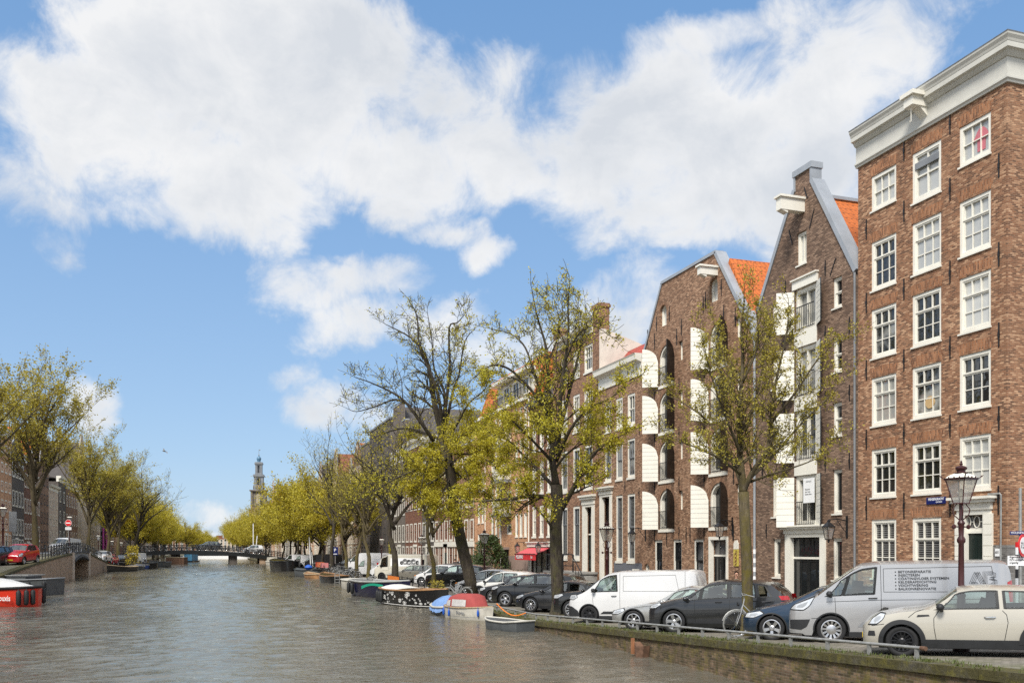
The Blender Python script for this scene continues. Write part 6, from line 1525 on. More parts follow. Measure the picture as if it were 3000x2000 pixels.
# ================================================================ boats
def hull_fn(L, Bm, fb, bow, transom=.75, sheer=.25):
    """x from 0 (stern) to L (stem): half beam and sheer height"""
    def hb(x): s = x / L; return Bm / 2 * (transom + (1 - transom) * math.sin(min(1, s / .45) * pi / 2)) * (1 if s < .5 else max(.0, 1 - ((s - .5) / .5) ** 2.2)) if True else 0
    def sh(x): s = x / L; return fb + (bow - fb) * max(0, (s - .3) / .7) ** 2 + sheer * max(0, .25 - s) * 1.0
    return hb, sh
def boat(name, label, L, Bm, fb, bow, mat, rim_mat, inside, group=None, transom=.75, keel=.35, floor=.12, rim=.05, round_stern=False, cat='boat', stripes=0, deck=None):
    r = thing(name, label, cat, (0, 0, 0), 0, group); hb, sh = hull_fn(L, Bm, fb, bow, transom)
    if round_stern:
        h0 = hb
        hb = lambda x: h0(x) * (math.sqrt(max(0, 1 - (1 - min(x, .7) / .7) ** 2)) if x < .7 else 1)
    xs = [0, .05, .12, .2, .35, .5, .7] + list(np.linspace(.9, L * .85, 12)) + [L * .9, L * .94, L * .97, L * .99, L]
    prof = [(0, -1.0), (.5, -.9), (.82, -.45), (.95, 0.05), (1.0, .5), (1.02, 1.0)]
    q = MB(); rows = []
    for x in xs:
        b_, s_ = hb(x), sh(x); rake = (x / L) ** 6
        pts = []
        for (f, z) in prof:
            zz = z * keel * (1 - rake) if z < 0 else z * s_
            zz = min(zz, s_); pts.append((x + .25 * L * .12 * max(0, z) * rake, -b_ * f * (1 if z > 0 else 1 - .3 * rake), zz))
        rows.append(pts + [(a, -b2, c_) for a, b2, c_ in pts[::-1]][1 if False else 0:])
    q.grid(rows); q.f.append(tuple(range(len(rows[0])))); q.mi.append(0)
    q.build('hull', mat, r, smooth=35)
    q = MB(); path = [(x, -hb(x) * 1.02 - .01, sh(x)) for x in xs] ; path2 = [(a, -b2, c_) for a, b2, c_ in path]
    full = path + path2[::-1]
    q.tube(full, rim, 8, closed=True); q.build('gunwale', rim_mat, r, smooth=60)
    q = MB(); fl = deck if deck is not None else floor
    q.grid([[(x, -hb(x) * .93, (sh(x) - .03) if deck is None else sh(x) - deck), (x, -hb(x) * .80, floor if deck is None else sh(x) - deck), (x, hb(x) * .80, floor if deck is None else sh(x) - deck), (x, hb(x) * .93, (sh(x) - .03) if deck is None else sh(x) - deck)] for x in xs]); q.build('inside', inside, r, recalc=False, smooth=40)
    if deck is None:
        q = MB()
        for xx in (.8, L * .5): q.box(xx - .18, xx + .18, -hb(xx) * .9, hb(xx) * .9, fb * .62, fb * .62 + .05)
        q.build('bench', M['teak'], r)
    if stripes:
        q = MB()
        for k in range(stripes):
            f = .25 + .6 * k / max(1, stripes - 1)
            for sd in (-1, 1): ribbon(q, [(x, sd * (hb(x) * (.955 + .06 * f) + .008), f * sh(x)) for x in xs[4:-1]], .014)
        q.build('strake_line', M['lead'], r, recalc=False)
    BOATFN[r.name] = (hb, sh, L)
    return r
BOATFN = {}
def fender(r, x, sd, mat, L=.5, rad=.09, z=None, hb=None, sh=None):
    hb, sh, _ = BOATFN[r.name]; zt = sh(x)
    q = MB(); zz = zt - .12 - L if z is None else z
    prof = [(.02, 0), (rad * .7, .04), (rad, .1), (rad, L - .1), (rad * .7, L - .04), (.03, L), (.012, L + .02), (.012, zt - zz + .02)]
    q.lathe(prof, 10, (x, sd * (hb(x) + rad + .03), zz)); q.build('fender', mat, r, smooth=50)
def moor(r, x, y, hx, hy, z=None):
    """stern at (x,y), bow towards (hx,hy)"""
    r.location = (x, y, WZ if z is None else z); r.rotation_euler = (0, 0, math.atan2(hy - y, hx - x)); return r
FB = plain('blue_fender', (.015, .09, .42), .5, var=.1); FK = plain('black_fender', (.016, .017, .018), .6, var=.2); FG = plain('pale_fender', (.5, .48, .42), .6, var=.2)
HW = plain('white_boat_paint', (.50, .47, .40), .5, var=.12, scale=2, dirt=.6); HN = pbr('navy_boat_paint', (.010, .011, .035), .22, 0, 1.5, .5)[0]; HK = pbr('black_boat_paint', (.008, .008, .009), .2, 0, 1.5, .5)[0]; HG = plain('grey_boat_paint', (.075, .082, .085), .5, var=.2, dirt=.4); HR = pbr('red_boat_paint', (.62, .035, .015), .35, 0, 1.5, .4)[0]
INW = plain('pale_boat_lining', (.48, .46, .40), .6, var=.12, dirt=.4); ING = plain('grey_boat_lining', (.14, .14, .135), .7, var=.25); TARP = plain('blue_tarpaulin', (.16, .27, .50), .6, var=.2, scale=3, bump=.3); CANV = plain('dusty_red_canvas', (.30, .055, .05), .85, var=.12, scale=4); RIMK = M['rubber']
# white sloop with red canopy
b = boat('sloop', 'white wooden sloop with dusty red canopy and blue fenders at the mossy quay wall', 4.7, 1.6, .60, .74, HW, M['teak'], INW, round_stern=True, stripes=4, rim=.04)
hb, sh, L = BOATFN[b.name]
q = MB(); cs = [(.45, .22, .80), (.75, .48, .97), (1.05, .74, 1.0), (1.5, .86, 1.0), (2.8, .86, 1.0), (3.1, .78, .97), (3.55, .2, .82), (3.65, .03, .75)]
rows = []
for (x, hh, f) in cs:
    z0 = sh(x) + .02; w0 = hb(x) * f; hh *= .80
    rows.append([(x, -w0, z0), (x, -w0 * .93, z0 + hh * .6), (x, -w0 * .78, z0 + hh * .88), (x, -w0 * .4, z0 + hh), (x, 0, z0 + hh * 1.02), (x, w0 * .4, z0 + hh), (x, w0 * .78, z0 + hh * .88), (x, w0 * .93, z0 + hh * .6), (x, w0, z0)])
q.grid(rows); cv = q.build('canopy', CANV, b, smooth=50)
q = MB(); CW = plain('canopy_sheet', (.52, .50, .48), .25, var=.15, scale=6)
for sd in (-1, 1):
    for (x0, x1, k0, k1) in ((.85, 1.36, .08, .56), (1.55, 3.0, .08, .60)):
        rr = []
        for x in np.linspace(x0, x1, 6):
            hh = np.interp(x, [c_[0] for c_ in cs], [c_[1] for c_ in cs]) * .8; f = np.interp(x, [c_[0] for c_ in cs], [c_[2] for c_ in cs]); w0 = hb(x) * f; z0 = sh(x) + .02
            rr.append([(x, sd * (w0 * (1 - .07 * k / .6) + .03), z0 + hh * k) for k in (k0, k1)])
        q.grid(rr)
q.build('window', CW, cv, recalc=False)
for (x, sd) in ((.2, -1), (.6, -1), (1.35, -1), (4.0, -1), (3.8, 1)): fender(b, x, sd, FB, .36, .07)
moor(b, *ray(1316, 41.2), *ray(1450, 38.3)); b.scale = (.72, .72, .82)
hb_, sh_, _ = BOATFN[b.name]
text_mesh('lettering', 'De Jordaan', .22, M['lead'], b, plane_m((2.1, -(hb(2.5) + .035), .36), (1, -.01, 0), (0, -.06, 1)), squeeze=.9, bold=.004)
# dinghy
b = boat('dinghy', 'small grey dinghy with pale rim below the quay wall', 2.7, 1.15, .36, .44, HG, INW, INW, transom=.8, rim=.04); moor(b, *ray(1540, 33.6), *ray(1446, 35.2)); b.scale = (.92, .92, .92)
b = boat('tarp_boat', 'small boat covered by a crumpled blue tarpaulin behind the white sloop', 3.0, 1.3, .35, .5, HG, INW, ING, transom=.7)
hb, sh, L = BOATFN[b.name]; q = MB(); rows = []
for i in range(15):
    x = .05 + (L - .4) * i / 14; w0 = hb(x) * 1.12; zz = .22 + .24 * math.sin(pi * min(1, i / 12)) + RG.uniform(-.05, .05)
    rows.append([(x, w0 * f * RG.uniform(.96, 1.05), sh(x) - .18 * (abs(f) > .9) + zz * (1 - abs(f) ** 2.2) + RG.uniform(-.05, .05)) for f in (-1.02, -.95, -.75, -.5, -.2, .1, .4, .7, .95, 1.02)])
q.grid(rows); q.build('tarpaulin', TARP, b, smooth=60); moor(b, *ray(1288, 43.6), *ray(1335, 41.6))
# black sloop painted with eyes
b = boat('sloop', 'black sloop painted with white eyes and a brown wooden rim', 6.3, 2.2, .82, .98, HK, M['wood'], INW, round_stern=True, deck=.12, rim=.05)
hb, sh, L = BOATFN[b.name]; q = MB(); EY = plain('white_figure', (.6, .59, .56), .5, var=.15)
RE = random.Random(5)
for k in range(40):
    x = RE.uniform(1.3, 5.6); f = RE.uniform(.2, .85); s_ = RE.uniform(.04, .085) if k > 6 else .14
    a0 = RE.uniform(-.5, .5)
    P_ = lambda u_, v_: (x + u_, -(hb(x + u_) * (.965 + .05 * (f + v_ / .9)) + .012), f * sh(x) + v_)
    for (ra, rb, w_) in (((s_, s_ * .55, s_ * .3), (s_ * .3, s_ * .3, s_ * .25)) if k < 18 else ((s_ * .8, s_ * .5, s_ * .45),)):
        ribbon(q, [P_(ra * math.cos(t) * math.cos(a0) - rb * math.sin(t) * math.sin(a0), ra * math.cos(t) * math.sin(a0) + rb * math.sin(t) * math.cos(a0)) for t in np.linspace(0, 2 * pi, 11)], w_)
    if k < 10:
        for j in range(5): t = .5 + j * .52; ribbon(q, [P_(s_ * 1.15 * math.cos(t), s_ * .75 * math.sin(t)), P_(s_ * 1.5 * math.cos(t), s_ * 1.05 * math.sin(t))], s_ * .14)
q.build('eye_pattern', EY, b, recalc=False)
q = MB(); ribbon(q, [(x, -(hb(x) * .965 + .012), .08) for x in np.linspace(.8, 5.9, 20)], .035); q.build('water_line', EY, b, recalc=False)
q = MB(); rows = []
for i in range(9):
    x = .25 + 2.4 * i / 8; w0 = hb(x) * .9; rows.append([(x, w0 * f, sh(x) + .02 + .22 * (1 - f * f) * math.sin(pi * min(.9, .15 + i / 9))) for f in (-1, -.6, -.2, .2, .6, 1)])
q.grid(rows); q.build('deck_cover', plain('white_deck_cover', (.62, .61, .57), .6, var=.08), b, smooth=60)
for (x, sd) in ((.12, -1), (.45, -1), (.95, -1), (1.25, -1), (.1, 1)): fender(b, x, sd, FK, .62, .10)
moor(b, *ray(1140, 51.8), *ray(1318, 46.4))
# navy sloop with green cover
b = boat('sloop', 'navy blue sloop with a grey rim and bright green cover strip', 6.6, 2.2, .95, 1.1, HN, plain('grey_rim', (.30, .30, .28), .7, var=.2), ING, round_stern=True, rim=.07)
hb, sh, L = BOATFN[b.name]; q = MB(); q.grid([[(x, -(hb(x) * 1.0 + .03), sh(x) * (.52 + .25 * math.sin((x - 2.6) * 1.1))), (x, -(hb(x) * 1.02 + .03), sh(x) * (.72 + .2 * math.sin((x - 2.6) * 1.1)))] for x in np.linspace(2.6, 5.0, 12)]); q.build('cover_strip', plain('green_cover', (.01, .32, .20), .5, var=.05), b, recalc=False)
q = MB(); q.tube([(1.8 + .3 * math.cos(a), .0 + .3 * math.sin(a), 1.15 + .1 * math.cos(a)) for a in np.linspace(0, 2 * pi, 16)[:-1]], .03, 6, closed=True); q.tube([(1.8, 0, .3), (1.8, 0, 1.15)], .05, 6); q.build('steering_wheel', M['steel'], b)
for (x, sd) in ((.1, 1), (.12, -1), (.5, -1), (1.3, -1)): fender(b, x, sd, FK, .7, .11)
moor(b, *ray(1052, 60.5), *ray(1208, 54.8))
for (lab, L, Bm, fb, bw, mt, rm, ins, p, q2) in (
    ('white open boat with a pale rim between the navy sloop and the wooden boat', 5.2, 2.0, .7, .8, HW, INW, INW, (1020, 69.5), (1105, 65.5)),
    ('dark hulled open boat with varnished wooden lining and a ladder beside it', 5.6, 2.0, .6, .85, HK, M['wood'], M['wood'], (1002, 80), (937, 86)),
    ('dark grey sloop with a round blue ball on deck', 5.4, 2.0, .7, .9, HG, M['black'], ING, (930, 97), (872, 101)),
    ('large black barge low in the water before the far bridge', 9.5, 3.2, 1.3, 1.6, HK, M['black'], ING, (855, 122), (802, 131)),
    ('small white cabin boat next to the black barge under the far bridge', 4.6, 1.9, .7, .9, HW, INW, INW, (806, 158), (783, 163)),
    ('low brown rowing boat behind the dark grey sloop', 4.5, 1.6, .4, .6, M['wood'], M['teak'], M['teak'], (935, 92), (900, 96)),
    ('black open boat at the foot of the humped bridge on the left bank', 5.5, 2.0, .6, .9, HK, M['teak'], M['teak'], (397, 124), (351, 121)),
    ('grey dinghy between the black open boat and the blue boat on the left bank', 4.5, 1.8, .5, .7, HG, INW, ING, (412, 133), (388, 129)),
    ('blue covered boat on the left bank past the humped bridge', 4.8, 1.8, .55, .7, plain('blue_boat_paint', (.03, .08, .3), .5, var=.1), INW, TARP, (428, 140), (402, 135)),
    ('black steel boat on the left bank nearest the leaning tree', 6, 2.2, .8, 1.0, HK, M['black'], ING, (462, 140), (424, 139)),
    ('dark tarpaulined boat on the left bank beside the rusty pontoon', 6, 2.2, .8, 1.1, HG, M['black'], ING, (491, 150), (458, 146))):
    b = boat('boat', lab, L, Bm, fb, bw, mt, rm, ins, round_stern=True); moor(b, *ray(*p), *ray(*q2))
    if 'ball' in lab: q = MB(); q.lathe([(.05, .5), (.3, .6), (.42, .8), (.3, 1.0), (.05, 1.1)], 12, (2.2, 0, .2)); q.build('ball', FB, b, smooth=60); fender(b, 5.0, -1, FG, .6, .1); fender(b, 4.6, -1, FG, .6, .1)
    if 'cabin' in lab: q = MB(); q.prism([(1.2, .7), (3.2, .8), (2.9, 1.5), (1.4, 1.5)], lambda p: (p[0], -.7, p[1]), lambda p: (p[0], .7, p[1])); q.build('cabin', HW, b)
    if 'ladder' in lab:
        lx, ly = ray(988, 79.5); ld = thing('ladder', 'short steel ladder standing in the water by the wooden lined boat', 'ladder', (lx, ly, WZ)); q = MB()
        for d_ in (-.2, .2): q.tube([(d_, 0, -.5), (d_, 0, .95)], .03, 6)
        for k in range(4): q.tube([(-.2, 0, .1 + k * .25), (.2, 0, .1 + k * .25)], .025, 6)
        q.build('frame', M['steel'], ld)
# left: red motor boat and grey launch
b = boat('motor_boat', 'bright red boat with white lining, black rim and black fenders at the left edge', 6.0, 2.3, .95, 1.02, HR, RIMK, plain('white_boat_lining', (.66, .66, .63), .5, var=.06), round_stern=True, rim=.075, floor=.5)
hb, sh, L = BOATFN[b.name]; q = MB(); rows = []
for i in range(11):
    x = .35 + 4.6 * i / 10; w0 = hb(x) * .92; hgt = .55 * math.sin(pi * min(.5, i / 9)) if i < 9 else .5 * (1 - (i - 8) / 3)
    rows.append([(x, w0 * f, sh(x) - .02 + max(.02, hgt) * (1 - abs(f) ** 2.4)) for f in (-1, -.8, -.5, -.2, .2, .5, .8, 1)])
q.grid(rows); q.build('deck_cover', plain('white_cover', (.66, .65, .62), .55, var=.06), b, smooth=60)
for (x, sd) in ((.03, 1), (.17, 1), (.42, 1), (.3, -1)): fender(b, x, sd, FK, .8, .12)
moor(b, *ray(112, 48.6), *ray(-225, 49.4))
text_mesh('lettering', 'Nouxis', .42, M['sign_white'], b, plane_m((1.66, hb(1.3) + .06, .46), (-1, .03, 0), (0, .03, 1)), squeeze=.72, bold=.006)
b = boat('launch', 'dark grey steel launch behind the red boat with black fenders', 6.0, 2.2, 1.0, 1.1, HG, M['lead'], ING, transom=.95, rim=.05)
for (x, sd) in ((1.1, 1), (.08, 1)): fender(b, x, sd, FK, .6, .12)
q = MB(); q.box(1.5, 5.0, -.9, .9, 1.0, 1.22); q.build('deck_house', HG, b); q = MB(); q.tube([(1.3, -.95, 1.28), (5.2, -.95, 1.28), (5.2, .95, 1.28), (1.3, .95, 1.28)], .035, 6, closed=True); q.build('handrail', M['steel'], b)
moor(b, *ray(163, 60.5), *ray(-60, 60.9))
# rusty pontoon, blue container hull, far white boat
def at_water(u, yc): x, y = ray(u, yc); return (x, y, WZ)
p = thing('pontoon', 'rust brown steel pontoon beside the left end of the far bridge', 'pontoon', at_water(518, 176), -A); q = MB()
for k in range(7): q.box(-1.75 + k * .5, -1.27 + k * .5, -1, 1, -.4, 1.25 + .04 * (k % 2))
q.build('hull', M['rust'], p); q = MB(); q.box(-1.8, 1.8, -1.05, 1.05, 1.26, 1.34); q.build('deck', M['teak'], p)
p = thing('work_boat', 'bright blue box cabin boat under the left arch of the far bridge', 'boat', at_water(560, 205), -A); q = MB(); q.box(-.85, .85, -2, 2, .3, 1.75); q.build('cabin', plain('blue_container', (.06, .20, .33), .5, var=.1), p); q = MB(); q.box(-1.6, 1.1, -2.4, 2.4, -.4, .29); q.build('hull', HK, p); q = MB(); q.box(-1.5, -.9, -1, 1, .3, 1.4); q.build('wheel_house', M['sign_white'], p)
p = thing('tour_boat', 'long white canal boat beyond the far bridge', 'boat', at_water(655, 262), -A); q = MB(); q.box(-8, 8, -2, 2, -.3, .9); q.build('hull', M['sign_white'], p); q = MB(); q.box(-7, 7, -1.8, 1.8, .9, 1.9); q.build('cabin', M['pane_dark'], p); q = MB(); q.box(-7.2, 7.2, -1.9, 1.9, 1.9, 2.05); q.build('roof', M['sign_white'], p)
# ================================================================ trees
class Tree:
    """limbs as tapered tubes, twigs grown from them, leaf sprays on the twigs"""
    def __init__(s, seed, rmin=.005, kids=None, tipk=1.0): s.tipk = tipk; s.rmin = rmin; s.kids = kids; s.rg = random.Random(seed); s.w = MB(); s.tips = []; s.lv = []
    def limb(s, pts, r0, r1, n=7):
        k = len(pts); r0, r1 = r0 * 1.03, r1 * 1.2; s.w.tube(pts, [r0 + (r1 - r0) * (i / (k - 1)) ** .8 for i in range(k)], n, cap=True)
    def wob(s, a, b, n, amp):
        a, b = Vector(a), Vector(b); out = [a]; L = (b - a).length
        for i in range(1, n): out.append(a.lerp(b, i / n) + Vector((s.rg.gauss(0, 1), s.rg.gauss(0, 1), s.rg.gauss(0, .7))) * amp * L)
        return out + [b]
    def grow(s, p, d, L, r, lev, up=.25, spread=.75, kids=(3, 4), ratio=.66, leaf=1.0, droop=0):
        """one branch and its offspring"""
        rg = s.rg; d = Vector(d).normalized(); pts = [Vector(p)]; k = 4 if lev > 1 else 3; dd = d.copy()
        for i in range(k):
            dd = (dd + Vector((rg.gauss(0, .13), rg.gauss(0, .13), rg.gauss(0, .1) + up * .18 - droop * .1))).normalized(); pts.append(pts[-1] + dd * L / k)
        r = max(r, s.rmin); s.limb(pts, r, max(s.rmin * .7, r * .5), 6 if r > .06 else (4 if r > .02 else 3))
        if lev <= 0:
            s.tips.append((pts, leaf)); return
        nk = rg.randint(*(s.kids or kids))
        for j in range(nk):
            t_ = .3 + .7 * (j + rg.random() * .8) / nk; t_ = min(t_, 1); f = t_ * k; i = min(int(f), k - 1); q = pts[i].lerp(pts[i + 1], f - i)
            base = (pts[min(i + 1, k)] - pts[i]).normalized(); perp = base.orthogonal().normalized(); perp = Matrix.Rotation(rg.uniform(0, 2 * pi), 3, base) @ perp
            nd = (base * (1 - spread * rg.uniform(.6, 1.1) * .6) + perp * spread + Vector((0, 0, up))).normalized()
            s.grow(q, nd, L * ratio * rg.uniform(.75, 1.2), r * .55, lev - 1, up, spread, kids, ratio, leaf, droop)
        s.grow(pts[-1], dd, L * ratio, r * .5, lev - 1, up, spread, kids, ratio, leaf, droop)
    def along(s, pts, r0, r1, lev, L, every, t0=.25, leaf=1.0, up=.3, spread=.8, tip=True, n=7, ratio=.66, kids=(2, 4), side=None, droop=0):
        """a drawn limb with side branches"""
        pts = [Vector(p) for p in pts]; rg = s.rg
        sm = []          # soften the drawn line
        for i in range(len(pts) - 1):
            p0, p1, p2, p3 = pts[max(i - 1, 0)], pts[i], pts[i + 1], pts[min(i + 2, len(pts) - 1)]
            for k in range(4):
                t = k / 4; sm.append(.5 * ((2 * p1) + (p2 - p0) * t + (2 * p0 - 5 * p1 + 4 * p2 - p3) * t * t + (3 * p1 - p0 - 3 * p2 + p3) * t ** 3))
        sm.append(pts[-1])
        s.limb(sm, r0, r1, n)
        tot = sum((b - a).length for a, b in zip(sm, sm[1:])); acc = 0; nxt = tot * t0
        for a, b in zip(sm, sm[1:]):
            l = (b - a).length
            while acc + l > nxt:
                q = a.lerp(b, (nxt - acc) / l); base = (b - a).normalized(); perp = Matrix.Rotation(rg.uniform(0, 2 * pi), 3, base) @ base.orthogonal().normalized(); fr = nxt / tot
                nd = (base * .7 + perp * spread + Vector((0, 0, up))).normalized()
                s.grow(q, nd, L * rg.uniform(.7, 1.25) * (1.1 - .55 * fr), max(.008, (r0 + (r1 - r0) * fr) * .42), lev, up, spread, kids, ratio, leaf, droop); nxt += every * rg.uniform(.6, 1.4)
            acc += l
        if tip: s.grow(sm[-1], (sm[-1] - sm[-2]), L * s.tipk, r1, lev - (s.tipk < 1), up, spread, kids, ratio, leaf, droop)
    def leaves(s, per, size, jit, elong=1.5, cluster=1):
        rg = s.rg; V = []
        for pts, lf in s.tips:
            n = per * lf; n = int(n) + (rg.random() < n - int(n))
            for i in range(n):
                f = rg.random() * (len(pts) - 1); k = int(f); p = pts[k].lerp(pts[min(k + 1, len(pts) - 1)], f - k) + Vector((rg.gauss(0, jit), rg.gauss(0, jit), rg.gauss(0, jit)))
                for c in range(cluster):
                    if c: p = p + Vector((rg.gauss(0, size), rg.gauss(0, size), rg.gauss(0, size)))
                    a = Vector((rg.gauss(0, 1), rg.gauss(0, 1), rg.gauss(0, .8))).normalized(); b = a.orthogonal(); b = Matrix.Rotation(rg.uniform(0, 6.28), 3, a) @ b.normalized(); sz = size * rg.uniform(.6, 1.35)
                    e = a * sz * elong; w_ = b * sz * .5; nrm = a.cross(b) * sz * .18
                    V.append((p, p + e * .5 + w_ + nrm, p + e, p + e * .5 - w_ + nrm))
        return V
    def build(s, name, label, base, bark, leafm, per, size, jit=.05, elong=1.5, group=None, cluster=1, rz=0):
        r = thing(name, label, 'tree', base, rz, group); b = Vector(base)
        s.w.v = [(x - b.x, y - b.y, z - b.z) for x, y, z in s.w.v]
        s.w.build('trunk', bark, r, smooth='all')
        V = s.leaves(per, size, jit, elong, cluster)
        if V:
            me = bpy.data.meshes.new('crown'); a = np.array([[tuple(q) for q in v] for v in V]).reshape(-1, 3) - np.array(tuple(b)); nq = len(V)
            me.vertices.add(nq * 4); me.vertices.foreach_set('co', a.astype(np.float32).ravel()); me.loops.add(nq * 4); me.loops.foreach_set('vertex_index', np.arange(nq * 4, dtype=np.int32))
            me.polygons.add(nq); me.polygons.foreach_set('loop_start', np.arange(0, nq * 4, 4, dtype=np.int32)); me.materials.append(leafm); me.update(calc_edges=True); me.validate()
            link('crown', me, r)
        s.nleaf = len(V)
        return r
def flare(t, x, y, z0, r):
    t.w.lathe([(r * 1.9, -.25), (r * 1.5, .05), (r * 1.2, .3), (r * 1.03, .7)], 10, (x, y, z0))
def pix(yc):                      # limbs sighted against the tree's own distance; third number moves them nearer or farther
    return lambda u, v, dy=0: sight(u, v, yc + dy)
# near elm with fine fresh leaves, right of centre
t = Tree(3); P = pix(25.6); z0 = zr(ray(2187, 25.6)[1])
base = Vector((*ray(2188, 25.6), z0)); fk = P(2178, 1440)
flare(t, base.x, base.y, z0, .135)
t.limb([base, P(2190, 1780), P(2188, 1650), P(2183, 1540), fk], .145, .125, 10)
for pts, r0, r1 in (([fk, P(2174, 1390), P(2166, 1300, .2), P(2168, 1180, .1), P(2176, 1060, .3), P(2172, 960, .2), P(2178, 900)], .122, .014),
                    ([fk, P(2205, 1380, -.2), P(2250, 1310, -.5), P(2258, 1220, -.6), P(2275, 1110, -.9), P(2300, 1000, -.9), P(2310, 930, -1)], .085, .012),
                    ([P(2196, 1400, -.1), P(2260, 1340, .4), P(2330, 1260, .8), P(2390, 1200, 1.0), P(2450, 1140, 1.2)], .055, .010),
                    ([fk, P(2150, 1360, .3), P(2110, 1285, .6), P(2070, 1230, .9), P(2010, 1185, 1.2), P(1960, 1160, 1.3)], .06, .010),
                    ([P(2172, 1390), P(2120, 1350, -.6), P(2060, 1318, -1.0), P(1985, 1290, -1.2)], .05, .010),
                    ([P(2170, 1330), P(2130, 1230, -.6), P(2090, 1120, -1), P(2062, 1010, -1.2)], .05, .010),
                    ([P(2168, 1280, .2), P(2210, 1180, .9), P(2235, 1070, 1.3), P(2240, 960, 1.5)], .045, .010),
                    ([P(2256, 1240, -.6), P(2330, 1150, -1.2), P(2390, 1060, -1.3), P(2440, 1010, -1.4)], .042, .009),
                    ([P(2200, 1410), P(2270, 1385, -.9), P(2350, 1360, -1.2), P(2420, 1330, -1.3)], .04, .009),
                    ([P(2172, 1200, .1), P(2130, 1090, .8), P(2110, 980, 1.2)], .04, .009), ([P(2176, 1120), P(2220, 1010, -.4), P(2215, 900, -.6)], .035, .008)):
    t.along(pts, r0, r1, 2, .62, .20, t0=.12, up=.28, spread=.75, ratio=.62, kids=(3, 4))
t.build('tree', 'slim elm with mossy trunk and small fresh leaves before the dark grey electric hatchback', base, M['bark_moss'], M['leaf_olive'], 2.5, .038, .03, 1.6, cluster=2)
print('near elm leaves', t.nleaf)
# big elm left of it
t = Tree(8, .010, (3, 4), .72); P = pix(39.6); base = Vector((*ray(1636, 39.6), 0))
flare(t, base.x, base.y, 0, .27); fk = P(1630, 1420)
t.limb([base, P(1634, 1740), P(1630, 1640), P(1628, 1540), P(1633, 1480), fk], .27, .215, 12)
LMB = [([fk, P(1618, 1340), P(1622, 1270), P(1610, 1190, .3), P(1606, 1090, .6), P(1598, 1010, .5), P(1575, 930, .5), P(1560, 860, .8)], .17, .018, .5),
       ([P(1628, 1330), P(1640, 1250, -.6), P(1642, 1160, -.9), P(1655, 1060, -1), P(1665, 980, -1.1), P(1664, 900, -1.2), P(1668, 840, -1.3)], .13, .016, .5),
       ([P(1640, 1260, -.5), P(1665, 1160, .2), P(1690, 1060, .5), P(1710, 980, .5), P(1715, 900, 1.1)], .10, .014, .5),
       ([P(1618, 1300), P(1595, 1200, -.8), P(1545, 1130, -1.2), P(1490, 1080, -1.5), P(1440, 1070, -1.7), P(1390, 1105, -1.8)], .10, .014, .8),
       ([P(1612, 1220), P(1570, 1110, .5), P(1540, 1020, .8), P(1500, 980, 1.6), P(1450, 965, 1.8)], .075, .012, .5),
       ([P(1630, 1350), P(1670, 1260, -1.2), P(1720, 1200, -1.7), P(1790, 1165, -2), P(1850, 1120, -2.2)], .09, .012, 1.7),
       ([P(1645, 1490), P(1680, 1430, -.6), P(1715, 1360, -1), P(1760, 1310, -1.4), P(1830, 1270, -1.8)], .14, .016, 2.3),
       ([P(1636, 1440), P(1590, 1390, .5), P(1540, 1340, 1.4), P(1490, 1290, 1.8), P(1440, 1270, 2)], .10, .014, 2.2),
       ([P(1622, 1470), P(1580, 1452, -.6), P(1520, 1458, -1.2), P(1450, 1465, -1.6), P(1395, 1468, -1.8)], .11, .03, 1.5),
       ([P(1626, 1560), P(1600, 1520, -.5), P(1565, 1480, -.8), P(1540, 1430, -1.2)], .07, .012, 1.6),
       ([P(1622, 1380), P(1660, 1330, .8), P(1720, 1290, 1.8), P(1780, 1260, 2.2)], .07, .012, 2.0),
       ([P(1616, 1350), P(1570, 1300, -1.4), P(1520, 1250, -2.2), P(1480, 1210, -2.4)], .08, .012, 2.0),
       ([P(1655, 1060, -1), P(1690, 985, -1.6), P(1735, 955, -1.8), P(1790, 985, -1.8)], .045, .009, .5), ([P(1606, 1060, .6), P(1640, 960, 1.4), P(1620, 870, 1.6)], .045, .009, .5)]
for pts, r0, r1, lf in LMB: t.along(pts, r0, r1, 2, 1.05, .38, t0=.18, up=.2, spread=.85, leaf=lf, ratio=.62, kids=(2, 4))
t.build('tree', 'big elm with sparse top and yellow green lower leaves standing between the parked cars', base, M['bark'], M['leaf_young'], 4.2, .056, .07, 1.5, cluster=2)
print('big elm leaves', t.nleaf)
